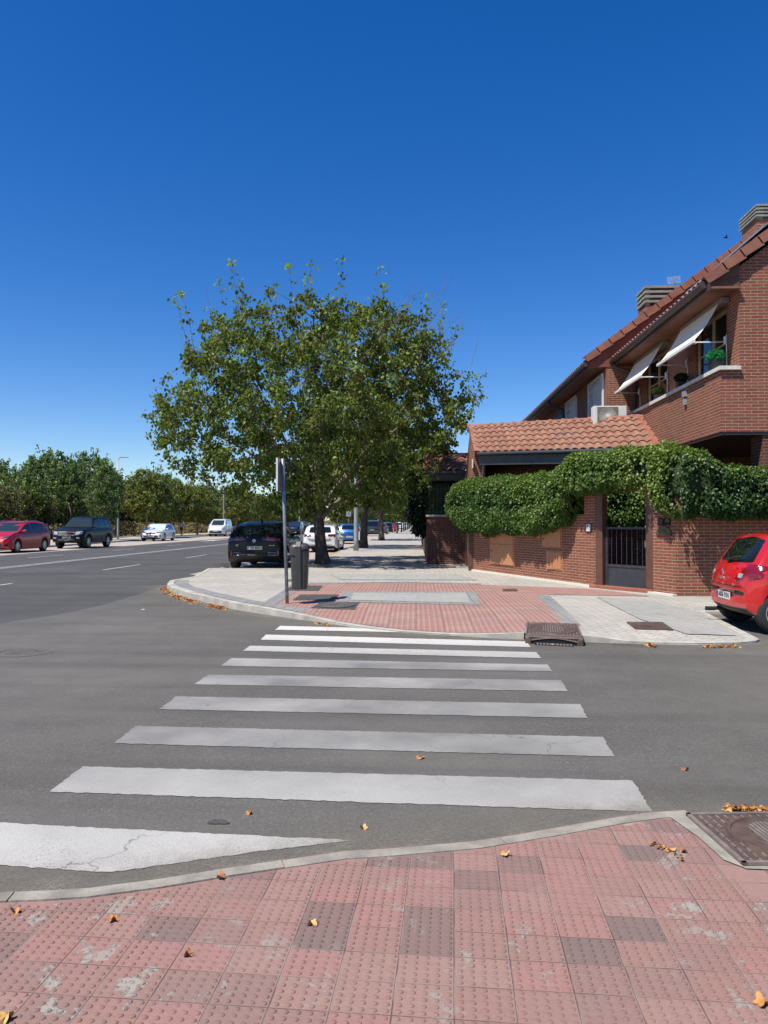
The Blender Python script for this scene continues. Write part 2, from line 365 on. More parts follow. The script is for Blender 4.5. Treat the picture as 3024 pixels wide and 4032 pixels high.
def mat_leaf(name, transl=.35, rough=.42, spec=.5):
    m, nt, b = newmat(name); at = N(nt, 'ShaderNodeAttribute', attribute_name='tint')
    nt.links.new(at.outputs['Color'], b.inputs['Base Color']); b.inputs['Roughness'].default_value = rough; b.inputs['Specular IOR Level'].default_value = spec
    tr = N(nt, 'ShaderNodeBsdfTranslucent'); g = mixrgb(nt, 1.0, at.outputs['Color'], (1.5, 1.5, .55), 'MULTIPLY'); nt.links.new(g, tr.inputs['Color'])
    ms = N(nt, 'ShaderNodeMixShader'); ms.inputs[0].default_value = transl
    nt.links.new(b.outputs[0], ms.inputs[1]); nt.links.new(tr.outputs[0], ms.inputs[2])
    nt.links.new(ms.outputs[0], nt.nodes['Material Output'].inputs['Surface']); return m
M['leaf'] = mat_leaf('leaf', .38, .5, .35); M['ivy'] = mat_leaf('ivy_leaf', .30, .42, .38); M['dry'] = mat_leaf('dry_leaf', .2, .6)

# ------------------------------------------------------------------ leaves
def unit(a): return a/np.maximum(np.linalg.norm(a, axis=-1, keepdims=True), 1e-9)
def leaf_object(name, P, D, S, size, col, mat, parent=None, world=True, fold=.10, wid=.40):
    n = len(P); D = unit(D); S = unit(S-D*np.sum(S*D, axis=1, keepdims=True)); U = np.cross(D, S); s = size[:, None]
    V = np.empty((n, 6, 3))
    V[:, 0] = P; V[:, 1] = P+D*.25*s+S*wid*.85*s+U*fold*s; V[:, 2] = P+D*.62*s+S*wid*.8*s+U*fold*s
    V[:, 3] = P+D*s-U*fold*.6*s; V[:, 4] = P+D*.62*s-S*wid*.8*s+U*fold*s; V[:, 5] = P+D*.25*s-S*wid*.85*s+U*fold*s
    V = V.reshape(-1, 3)
    if parent is not None and world: V = V-np.array(origin_of(parent))
    me = bpy.data.meshes.new(name); me.vertices.add(n*6); me.vertices.foreach_set('co', V.ravel())
    me.loops.add(n*8); me.polygons.add(n*2)
    b = (np.arange(n)*6)[:, None]; idx = np.concatenate([b+np.array([[0, 1, 2, 3]]), b+np.array([[0, 3, 4, 5]])], axis=1).reshape(-1)
    me.loops.foreach_set('vertex_index', idx.astype(np.int32)); me.polygons.foreach_set('loop_start', np.arange(0, n*8, 4, dtype=np.int32))
    me.polygons.foreach_set('loop_total', np.full(n*2, 4, dtype=np.int32)); me.update(calc_edges=True)
    a = me.color_attributes.new('tint', 'FLOAT_COLOR', 'POINT'); c = np.ones((n, 6, 4)); c[:, :, :3] = col[:, None, :]
    a.data.foreach_set('color', c.ravel()); me.materials.append(mat)
    o = bpy.data.objects.new(name, me); COL.objects.link(o)
    if parent is not None: o.parent = parent
    return o
def pick_cols(n, pal, wts, jit=.18):
    pal = np.array(pal); wts = list(wts)[:len(pal)]; k = np.random.choice(len(pal), n, p=np.array(wts)/sum(wts))
    return np.clip(pal[k]*(1+np.random.uniform(-jit, jit, (n, 1))), 0, 1)

def bez(a, b, lift, n=6):
    a = np.array(a, float); b = np.array(b, float); m = (a+b)/2+np.array(lift); t = np.linspace(0, 1, n)[:, None]
    return (1-t)**2*a+2*t*(1-t)*m+t*t*b
def tubes_np(lst, name, mat, parent=None):
    """list of (pts(n,3), r0, r1, sides) -> one mesh"""
    mb = MB()
    for pts, r0, r1, sd in lst:
        k = len(pts); mb.tube([Vector(p) for p in pts], [r0+(r1-r0)*i/(k-1) for i in range(k)], sd, cap=False)
    return mb.build(name, mat, parent, world=False, smooth=True, uv=False, fixn=False)
def make_tree(root, prof, trunk_top, trunk_r, nlimb=9, nsec=150, ntwig=900, per=45, leaf=.115, pal=None, wts=None, lean=(0, 0), bark='bark', shoots=40, seed=1, sides=7, droop=.8, stretch=(1, 1), matl='leaf', bare=10):
    """prof = [(z, radius)...] crown envelope. All coordinates are local to root."""
    rs = np.random.RandomState(seed); zs = np.array([p[0] for p in prof]); rr = np.array([p[1] for p in prof])
    zmin, zmax = zs[0], zs[-1]; top = np.array([lean[0], lean[1], trunk_top])
    trunk = bez((0, 0, -.05), top, (lean[0]*.15, 0, 0), 8)
    mb = MB(); rads = [trunk_r*(1.45 if i == 0 else 1.12 if i == 1 else 1-.035*i) for i in range(8)]
    mb.tube([Vector(p) for p in trunk], rads, 14, cap=False)
    tr = mb.build('trunk', M[bark], root, world=False, smooth=True, uv=False, fixn=False)
    lob = [rs.uniform(0, 6.28) for _ in range(5)]
    def env(z, a):
        f = 1+.10*math.sin(2*a+lob[0])+.08*math.sin(3*a+lob[1]+z)+.07*math.sin(5*a+lob[2]-1.3*z)+.05*math.sin(7*z/2+lob[3]+a)
        return np.interp(z, zs, rr)*f
    def target(bias):
        while True:
            z = rs.uniform(zmin, zmax)
            if rs.uniform() < (np.interp(z, zs, rr)/rr.max())**1.3: break
        a = rs.uniform(0, 6.283); r = env(z, a)*(rs.uniform()**bias); zz = z
        return np.array([lean[0]+r*math.cos(a)*stretch[0], lean[1]+r*math.sin(a)*stretch[1], zz])
    segs = []; nodes = [top]; nr = [trunk_r*.6]
    for i in range(nlimb):
        a = 6.283*i/nlimb+rs.uniform(-.3, .3); z = zmin+(zmax-zmin)*(.35+.55*((i*0.618) % 1)); r = env(z, a)*.72
        e = np.array([lean[0]+r*math.cos(a)*stretch[0], lean[1]+r*math.sin(a)*stretch[1], z])
        st = trunk[5+i % 3]
        c = bez(st, e, (0, 0, (zmax-zmin)*.06), 9); segs.append((c, trunk_r*.46, trunk_r*.10, sides))
        for k in range(2, 9): nodes.append(c[k]); nr.append(trunk_r*(.5-.045*k))
    for i in range(nsec):
        t = target(.45); A = np.array(nodes); d = np.linalg.norm(A-t, axis=1)+np.maximum(0, A[:, 2]-t[2])*.7
        k = int(np.argmin(d)); L = np.linalg.norm(A[k]-t)
        if L < .25 or L > 4.5: continue
        c = bez(A[k], t, (0, 0, L*.10), 5); r0 = max(.008, min(nr[k]*.7, .012*L+.008)); segs.append((c, r0, .006, 4))
        for j in (1, 2, 3, 4): nodes.append(c[j]); nr.append(r0*(1-.18*j))
    A = np.array(nodes); LP = []; LD = []; LC = []; tip = []
    for i in range(ntwig):
        t = target(.38); d = np.linalg.norm(A-t, axis=1)+np.maximum(0, A[:, 2]-t[2])*.5; k = int(np.argmin(d)); L = d[k]
        if L > 2.6: continue
        if L < .2: t = A[k]+np.array([rs.normal()*.35, rs.normal()*.35, .25])
        c = bez(A[k], t, (0, 0, .12*L), 4); segs.append((c, .007, .003, 3))
        m = int(per*rs.uniform(.6, 1.4)); f = rs.uniform(.2, 1.0, m)**.8
        ii = f*3; lo = np.minimum(ii.astype(int), 2); fr = (ii-lo)[:, None]
        p = c[lo]*(1-fr)+c[lo+1]*fr+rs.normal(0, .05+leaf*.38, (m, 3)); LP.append(p); tip.append(f)
    for i in range(shoots):
        a = rs.uniform(0, 6.283); q = rs.uniform(.0, .96)**.5; z = zmin+(zmax-zmin)*rs.uniform(.45, .95)
        r = env(z, a)*q; b0 = np.array([lean[0]+r*math.cos(a), lean[1]+r*math.sin(a), z]); hh = rs.uniform(.6, 1.6)
        if b0[2]+hh < zmax*.72+.0: b0[:2] *= 1.0
        e = b0+np.array([math.cos(a)*.25*hh, math.sin(a)*.25*hh, hh]); c = bez(b0, e, (rs.normal()*.06, rs.normal()*.06, 0), 5); segs.append((c, .009, .003, 3))
        if i % 4 == 0 and bare: continue
        for kk, w in ((4, 9), (3, 5), (2, 7)):
            p = c[kk]+rs.normal(0, .08, (w, 3)); LP.append(p); tip.append(np.full(w, 1.2 if kk == 4 else .8))
    for i in range(bare):
        a = rs.uniform(-.9, .6); z = zmax*rs.uniform(.72, .86); r = env(z, a)*.55; b0 = np.array([lean[0]+r*math.cos(a), lean[1]+r*math.sin(a), z])
        e = b0+np.array([math.cos(a)*1.6, math.sin(a)*1.0, 1.7])*rs.uniform(.7, 1.2); c = bez(b0, e, (0, 0, -.15), 6); segs.append((c, .022, .005, 4))
        for q in range(6):
            s0 = c[rs.randint(1, 6)]; segs.append((bez(s0, s0+rs.normal(0, .25, 3)+np.array([.25, .05, .45]), (0, 0, 0), 3), .006, .003, 3))
    tubes_np(segs, 'branches', M['twig'] if bark == 'bark' else M[bark], tr)
    P = np.concatenate(LP); tip = np.concatenate(tip); n = len(P)
    Dv = rs.normal(0, .55, (n, 3)); Dv[:, 2] -= droop; S = rs.normal(0, 1, (n, 3)); S[:, 2] *= .6
    st = np.random.get_state(); np.random.seed(seed+5); col = pick_cols(n, pal, wts); np.random.set_state(st)
    new = (tip > 1.0) | ((tip > .9) & (rs.uniform(size=n) < .30)); col[new] = np.array([.17, .26, .045])*rs.uniform(.8, 1.25, (new.sum(), 1))
    leaf_object('crown', P, Dv, S, leaf*rs.uniform(.65, 1.25, n), col, M[matl], root, world=False)
    return root
# ================================================================== ground
def sheet(name, poly, zf, mat, cut=None, ylim=26, parent=None, kind='structure', off=0.0):
    bm = bmesh.new(); vs = [bm.verts.new((p[0], p[1], 0)) for p in poly]; bm.faces.new(vs)
    bmesh.ops.triangulate(bm, faces=bm.faces[:])
    if cut:
        xs = [p[0] for p in poly]; ys = [p[1] for p in poly]
        for ax, lo, hi in ((0, min(xs), max(xs)), (1, min(ys), min(max(ys), ylim))):
            k = math.floor(lo/cut)+1
            while k*cut < hi:
                co = [0, 0, 0]; no = [0, 0, 0]; co[ax] = k*cut; no[ax] = 1
                bmesh.ops.bisect_plane(bm, geom=bm.verts[:]+bm.edges[:]+bm.faces[:], plane_co=co, plane_no=no); k += 1
    for v in bm.verts: v.co.z = (zf(v.co.x, v.co.y) if callable(zf) else zf)+off
    bmesh.ops.recalc_face_normals(bm, faces=bm.faces)
    if sum(f.normal.z for f in bm.faces) < 0: bmesh.ops.reverse_faces(bm, faces=bm.faces)
    me = bpy.data.meshes.new(name); bm.to_mesh(me); bm.free(); box_uv(me)
    o = link_mesh(name, me, mat, parent)
    if kind: o['kind'] = kind
    return o
def rect(x0, x1, y0, y1): return [(x0, y0), (x1, y0), (x1, y1), (x0, y1)]

# kerb line of the far corner: (u, v at road level, kerb height)
KP = [(759, 2289, .12), (700, 2299, .12), (668, 2306, .125), (658, 2320, .13), (675, 2334, .13), (700, 2343, .13), (745, 2358, .125), (812, 2375, .12), (913, 2399, .115), (995, 2413, .11), (1154, 2437, .085),
      (1241, 2449, .065), (1338, 2464, .035), (1440, 2477, .022), (1556, 2489, .018), (1686, 2499, .018), (1802, 2506, .022), (1918, 2513, .05), (2063, 2520, .09), (2290, 2530, .09),
      (2370, 2533, .07), (2458, 2536, .04), (2600, 2540, .03), (2750, 2542, .03), (2900, 2540, .03), (2975, 2533, .03), (2992, 2526, .03)]
KW = [(G(u, v, 0), h) for u, v, h in KP]
KX = np.array([[p.x, p.y] for p, h in KW]); KH = np.array([h for p, h in KW])
BAYC = G(2773, 2420, 0)          # inner corner of the parking bay
BAY = [(KW[-1][0], .03), (BAYC, .05), (Vector((14, BAYC.y, 0)), .05)]
BX = np.array([[p.x, p.y] for p, h in BAY]); BH = np.array([h for p, h in BAY])
def near_line(x, y, L, H):
    p = np.array([x, y]); a = L[:-1]; b = L[1:]; d = b-a; t = np.clip(np.sum((p-a)*d, axis=1)/np.sum(d*d, axis=1), 0, 1)
    q = a+d*t[:, None]; dist = np.linalg.norm(q-p, axis=1); k = int(np.argmin(dist)); return dist[k], H[k]*(1-t[k])+H[k+1]*t[k]
def zs_(x, y):
    if y > 24: return .12
    d1, h1 = near_line(x, y, KX, KH); d2, h2 = near_line(x, y, BX, BH)
    def bl(d, h, w): f = max(0, 1-d/w); f = f*f*(3-2*f); return h*f+.12*(1-f)
    return min(bl(d1, h1, 1.7), bl(d2, h2, 2.2))
def GS(u, v):
    z = .12
    for _ in range(4): p = G(u, v, z); z = zs_(p.x, p.y)
    return p

sheet('ground', rect(-900, 900, -60, 1400), -.06, M['sand'])
sheet('road', rect(-19.7, 45, -30, 500), 0, M['asphalt_main'])
# lighter side street surface with its curved seam
seam = [G(u, v) for u, v in ((-900, 2560), (-400, 2500), (0, 2455), (200, 2427), (400, 2385), (560, 2336), (640, 2308))]
sheet('side_street', [(p.x, p.y) for p in seam]+[(-3.5, 14.5), (14, 14.5), (45, 14.5), (45, 1.0), (-30, 1.0)], .004, M['asphalt'])
KL = [(-19.7, -30), (-19.7, 500)]
kerbL = [(-21.5, -30), (-22.6, 28), (-23.5, 44), (-25.0, 68), (-25.6, 100), (-25.8, 500)]
sheet('parking_strip', KL+kerbL[::-1], .004, M['pavers_park'])
sheet('parking_strip', rect(-6.7, -3.95, 21.5, 500), .004, M['pavers_park'])
sheet('pavement', kerbL+[(-29.5, 500), (-29.5, -30)], .12, M['pavers'])
sheet('verge', [(-29.5, -30), (-29.5, 500), (-400, 500), (-400, -30)], .08, M['sand'])
mb = MB()
for a, b in zip(kerbL[:-1], kerbL[1:]): mb.obox(a, b, .14, -.05, .123, side=-1)
o = mb.build('kerb', M['kerb']); o['kind'] = 'structure'

# far corner pavement
A0 = (1.70, 25.5); A1 = (1.68, 21.6)
bulb = G(820, 2237, .12)
outer = [(p.x, p.y) for p, h in KW]
swp = outer[::-1][0:0]
poly = [(bulb.x, bulb.y), (-3.95, G(1124, 2239, .12).y), (-3.95, 500), (.45, 500), (.45, 26), (3, 26), (3, 21), (5.5, 16), (14, 16), (14, BAYC.y), (BAYC.x, BAYC.y)]+outer[::-1]
poly = poly[:-1]+[outer[0]]
sheet('pavement', poly, zs_, M['pavers'], cut=.25, ylim=24)
def ribbon(pts, hs, w, name, mat, lift=.004, inward=None):
    n = len(pts); mb = MB(); rows = []
    for i in range(n):
        a = pts[max(i-1, 0)]; b = pts[min(i+1, n-1)]; d = Vector((b[0]-a[0], b[1]-a[1], 0)).normalized(); nn = Vector((-d.y, d.x, 0))
        p = Vector((pts[i][0], pts[i][1], 0)); q = p+nn*w; h = hs[i]+lift
        rows.append([(p.x, p.y, -.05), (p.x, p.y, h-.012), (p.x+nn.x*.012, p.y+nn.y*.012, h), (q.x, q.y, h), (q.x, q.y, -.05)])
    mb.grid(rows); return mb.build(name, mat, smooth=False)
def dens(pts, hs, step=.12):
    P = []; H = []
    for i in range(len(pts)-1):
        a = Vector((pts[i][0], pts[i][1])); b = Vector((pts[i+1][0], pts[i+1][1])); k = max(1, int((b-a).length/step))
        for j in range(k): P.append(tuple(a.lerp(b, j/k))); H.append(hs[i]+(hs[i+1]-hs[i])*j/k)
    P.append(tuple(pts[-1])); H.append(hs[-1]); return P, H
def stone_kerb(name, pts, hs, w, mat, length=.95, gap=.006):
    """kerb of separate-looking stones: a small gap between lengths"""
    P, H = dens(pts, hs, .06); mb = MB(); cur = []; hcur = []; s = 0
    def flush():
        n = len(cur)
        if n < 2: return
        rows = []
        dz = random.uniform(-.003, .003)
        for i in range(n):
            a = cur[max(i-1, 0)]; b = cur[min(i+1, n-1)]; d = Vector((b[0]-a[0], b[1]-a[1], 0)).normalized(); nn = Vector((-d.y, d.x, 0))
            p = Vector((cur[i][0], cur[i][1], 0)); q = p+nn*w; h = hcur[i]+.006+dz
            rows.append([(p.x, p.y, -.05), (p.x, p.y, h-.015), (p.x+nn.x*.015, p.y+nn.y*.015, h), (q.x, q.y, h), (q.x, q.y, -.05)])
        mb.grid(rows)
        for r in (rows[0], rows[-1]): mb.add(r, [(0, 1, 2, 3, 4)])
    for i in range(len(P)):
        if cur: s += math.dist(P[i], cur[-1])
        cur.append(P[i]); hcur.append(H[i])
        if s > length:
            flush(); s = 0; cur = []; hcur = []
            if i+1 < len(P):
                L_ = math.dist(P[i], P[i+1]) or 1; t = min(.9, gap/L_); cur = [(P[i][0]+(P[i+1][0]-P[i][0])*t, P[i][1]+(P[i+1][1]-P[i][1])*t)]; hcur = [H[i]]
    flush(); o = mb.build(name, mat); o['kind'] = 'structure'; return o
i1 = [i for i, k in enumerate(KP) if k[0] == 2063][0]; i2 = [i for i, k in enumerate(KP) if k[0] == 2290][0]
stone_kerb('kerb', outer[:i1+1], list(KH[:i1+1]), .14, M['kerb'])
stone_kerb('kerb', outer[i2:], list(KH[i2:]), .14, M['kerb'])
stone_kerb('kerb', [(KW[-1][0].x, KW[-1][0].y), (BAYC.x, BAYC.y), (14, BAYC.y)], [.03, .05, .05], .14, M['kerb'], 1.2)
# kerb of the build-out behind the parked car and along the street
stone_kerb('kerb', [(-3.95, 32.0), (-3.95, bulb.y), (bulb.x, bulb.y), outer[0]], [.12]*4, .13, M['kerb'], 1.2)
stone_kerb('kerb', [(-3.95, 37.5), (-3.95, 32.0)], [.12]*2, .13, M['yellow'], 1.2)
stone_kerb('kerb', [(-3.95, 300), (-3.95, 37.5)], [.12]*2, .13, M['kerb'], 4)

def psheet(name, pix, mat, off, cut=.25):
    pts = [GS(u, v) for u, v in pix]; return sheet(name, [(p.x, p.y) for p in pts], zs_, mat, cut=cut, off=off)
# pink ribbed tactile area
pink = [(1075, 2387), (1120, 2360), (1202, 2301), (1600, 2296), (1892, 2303), (2330, 2319), (2560, 2348), (2536, 2349), (2113, 2342), (2216, 2456), (2072, 2456), (2062, 2492), (1918, 2494), (1802, 2493), (1686, 2487), (1556, 2476), (1440, 2462), (1338, 2447), (1241, 2428), (1154, 2408)]
psheet('tactile_paving', pink, M['tactile_far'], .007)
psheet('paver_panel', [(1330, 2372), (1350, 2331), (1875, 2333), (1892, 2385)], M['pavers_border'], .013)
psheet('paver_panel', [(1380, 2366), (1392, 2337), (1835, 2338), (1852, 2378)], M['pavers_grey'], .019)
psheet('paver_border', [(1030, 2380), (1108, 2331), (1150, 2301), (1202, 2301), (1120, 2360), (1075, 2387)], M['pavers_border'], .010)
psheet('paver_border', [(2115, 2343), (2160, 2343), (2288, 2464), (2222, 2457)], M['pavers_border'], .010)
psheet('paver_border', [(1202, 2301), (1200, 2296), (1600, 2291), (1892, 2298), (1892, 2303), (1600, 2296)], M['pavers_border'], .011)
_k0 = 5; _k1 = [i for i, k in enumerate(KP) if k[0] == 1154][0]; _in = []; _out = []
for i in range(2, _k1+1):
    a = Vector(outer[i-1]); b = Vector(outer[i+1]); d_ = (b-a).normalized(); n_ = Vector((-d_.y, d_.x)); p_ = Vector(outer[i]); _in.append(tuple(p_+n_*.155)); _out.append(tuple(p_+n_*.46))
sheet('paver_border', _in+_out[::-1], zs_, M['pavers_border'], cut=.25, off=.008)
def dust(name, line, w, side=1, z=.0062):
    """pale grit swept against a kerb, thinning out towards the carriageway"""
    P, _ = dens(line, [0]*len(line), .25); mb = MB(); A = []; B = []
    for i, p in enumerate(P):
        a = P[max(i-1, 0)]; b = P[min(i+1, len(P)-1)]; d = Vector((b[0]-a[0], b[1]-a[1])).normalized(); n = Vector((-d.y, d.x))*side; A.append((p[0]+n.x*.02, p[1]+n.y*.02, z)); B.append((p[0]-n.x*w, p[1]-n.y*w, z))
    mb.grid([A, B]); o = mb.build(name, M['grit'], uv=False, fixn=False); me = o.data; uv = me.uv_layers.new(name='UVMap'); n = len(A)
    for lp in me.loops: uv.data[lp.index].uv = ((lp.vertex_index % n)*.25, 0 if lp.vertex_index < n else 1)
    o['kind'] = 'structure'; return o
m, nt, b = newmat('road_grit'); uvn = N(nt, 'ShaderNodeUVMap').outputs[0]; sp_ = N(nt, 'ShaderNodeSeparateXYZ'); nt.links.new(uvn, sp_.inputs[0]); ps_ = N(nt, 'ShaderNodeNewGeometry').outputs['Position']
b.inputs['Roughness'].default_value = .95; nt.links.new(mixrgb(nt, noise(nt, ps_, 60, 5, .7, .35, .7), (.24, .215, .17), (.13, .12, .10)), b.inputs['Base Color'])
al = math_(nt, 'MULTIPLY', math_(nt, 'POWER', math_(nt, 'SUBTRACT', 1, sp_.outputs[1]), 1.7), noise(nt, ps_, 3.5, 8, .7, .30, .62, .15, 1)); al = math_(nt, 'MULTIPLY', al, noise(nt, ps_, 130, 3, .7, .36, .56, .35, 1))
nt.links.new(al, b.inputs['Alpha']); M['grit'] = m
psheet('paver_patch', [(2350, 2352), (2600, 2372), (2760, 2410), (2900, 2505), (2700, 2500), (2520, 2440)], M['pavers_grey'], .010)
psheet('paver_patch', [(1300, 2262), (1800, 2262), (1880, 2285), (1340, 2284)], M['pavers_grey'], .010)

dust('gutter_grit', outer[2:i1+1], 1.1); dust('gutter_grit', outer[i2:], .5); dust('gutter_grit', [(3.0, 9.25), (1.2, 9.9)][::-1], .35)
# main road markings
def strip(px, name='road_marking', w=.12, off=.008):
    a = G(*px[0]); b = G(*px[1]); d = (b-a).normalized(); n = Vector((-d.y, d.x, 0))*w/2
    return sheet(name, [(p.x, p.y) for p in (a-n, b-n, b+n, a+n)], off, M['line'])
M['line'] = simple('line_paint', (.40, .40, .39), .8, var=.25, scale=6)
for X in (-14.25, -13.95): sheet('centre_line', rect(X, X+.11, 0, 500), .008, M['line'])
for X, ph in ((-10.2, 1.2), (-17.1, 0)):
    for k in range(-1, 20):
        y0 = 13.7+ph+k*(8.6 if X > -12 else 9)
        sheet('lane_line', rect(X, X+.10, y0, y0+3.2), .008, M['line'])
def arrow(cx, y0, L=6.0):
    sheet('road_arrow', [(cx-.09, y0+L), (cx+.09, y0+L), (cx+.09, y0+L*.45), (cx+.42, y0+L*.45), (cx, y0), (cx-.42, y0+L*.45), (cx-.09, y0+L*.45)], .009, M['white_line'])
M['white_line'] = simple('white_line_paint', (.62, .62, .60), .8, var=.2, scale=6)
arrow(-18.5, 62, 13); arrow(-15.6, 62, 18)
# crossing
D_ = 1.8228
stripes = [((178,1658),(1368,1689),(1410,1757),(108,1713)), ((293,1570),(1302,1594),(1327,1637),(245,1608)), ((380,1506),(1253,1523),(1269,1553),(344,1534)),
 ((450,1459),(1212,1471),(1226,1495),(419,1480)), ((500,1423),(1183,1437),(1194,1452),(477,1440)), ((540,1396),(1159,1410),(1169,1423),(525,1407)),
 ((574,1372),(1138,1387),(1146,1399),(563,1383)), ((605,1353),(760,1357),(939,1368),(594,1362))]
sts = [[(a*D_, b*D_) for a, b in s] for s in stripes]
sts.append([(-900, 3220), (18, 3246), (1383, 3315), (995, 3362), (615, 3416), (434, 3442), (0, 3414), (-1100, 3350)])
sts[7].insert(3, (600*D_, 1361.5*D_))
for k, s in enumerate(sts):
    pts = [G(u, v) for u, v in s]; P = []
    for i in range(len(pts)):
        a, b = pts[i], pts[(i+1) % len(pts)]; n = max(1, int((b-a).length/.03)); nn = Vector((-(b-a).y, (b-a).x, 0)).normalized()
        for j in range(n):
            q = a.lerp(b, j/n); P.append((q.x+nn.x*random.uniform(-.007, .006), q.y+nn.y*random.uniform(-.007, .006)))
    sheet('crossing_stripe', P, .008, M['paint'])
# near pavement -------------------------------------------------------------
NK = [(-1400, 3600), (-400, 3568), (0, 3548), (200, 3541), (362, 3530), (633, 3494), (904, 3449), (1175, 3408), (1356, 3381), (1500, 3373), (1867, 3341), (2143, 3295), (2419, 3245), (2560, 3225), (2690, 3216)]
NW = [G(u, v, 0) for u, v in NK]; NZ = .035
npts = [(p.x, p.y) for p in NW]
dr0 = G(2697, 3210, NZ)
sheet('near_pavement', npts+[(dr0.x+.05, dr0.y-.05), (9, dr0.y-.05), (9, -5), (-9, -5)], NZ, M['tactile_near'])
dust('gutter_grit', npts, .55, -1, .0095); dust('gutter_grit', [(dr0.x-.05, dr0.y+.02), (9, dr0.y+.05)], .5, -1)
stone_kerb('kerb', npts[::-1], [NZ]*len(npts), .085, M['kerb_near'], 1.0)
# raised studs of the near tactile tiles (real geometry), 5 x 5 to a tile
def inside(p, poly):
    x, y = p; c = False; j = len(poly)-1
    for i in range(len(poly)):
        if (poly[i][1] > y) != (poly[j][1] > y) and x < (poly[j][0]-poly[i][0])*(y-poly[i][1])/(poly[j][1]-poly[i][1])+poly[i][0]: c = not c
        j = i
    return c
ct, st_ = math.cos(TROT), math.sin(TROT); V = []; F = []
kn = np.array(npts)
ring = [(math.cos(6.2832*k/10), math.sin(6.2832*k/10)) for k in range(10)]
for i in range(-75, 95):
    for j in range(10, 150):
        tx, ty = math.floor(i/5), math.floor(j/5)
        a = (i+.5)*TX/5; b = (j+.5)*TY/5
        x = a*ct-b*st_; y = a*st_+b*ct
        if y < 1.75 or abs(x) > 2.6: continue
        if abs(x+.09) > y*.60: continue
        yk = np.interp(x, kn[:, 0], kn[:, 1])
        if y > yk-.11: continue
        if x > 1.30 and y > 2.9-(x-1.3)*1.3+.12: continue
        w = mnoise.noise(Vector((x*2.1, y*2.1, 3)))+.5*mnoise.noise(Vector((x*9, y*9, 9)))
        h = .0048*min(1, max(.15, .85-w*1.0)); r = .0108
        jx, jy = random.uniform(-.0006, .0006), random.uniform(-.0006, .0006); r *= random.uniform(.92, 1.05)
        base = len(V)
        for (rr, hh) in ((1.0, -.0005), (.86, .75), (.6, 1.0)):
            for cx, cy in ring: V.append((x+jx+cx*r*rr, y+jy+cy*r*rr*.92, NZ+h*hh))
        for q in range(2):
            for k in range(10): F.append((base+q*10+k, base+q*10+(k+1) % 10, base+q*10+10+(k+1) % 10, base+q*10+10+k))
        F.append(tuple(base+20+k for k in range(10)))
me = bpy.data.meshes.new('tactile_studs'); me.from_pydata(V, [], F); me.update()
o = link_mesh('tactile_studs', me, M['tactile_stud'], smooth=True); o['kind'] = 'structure'

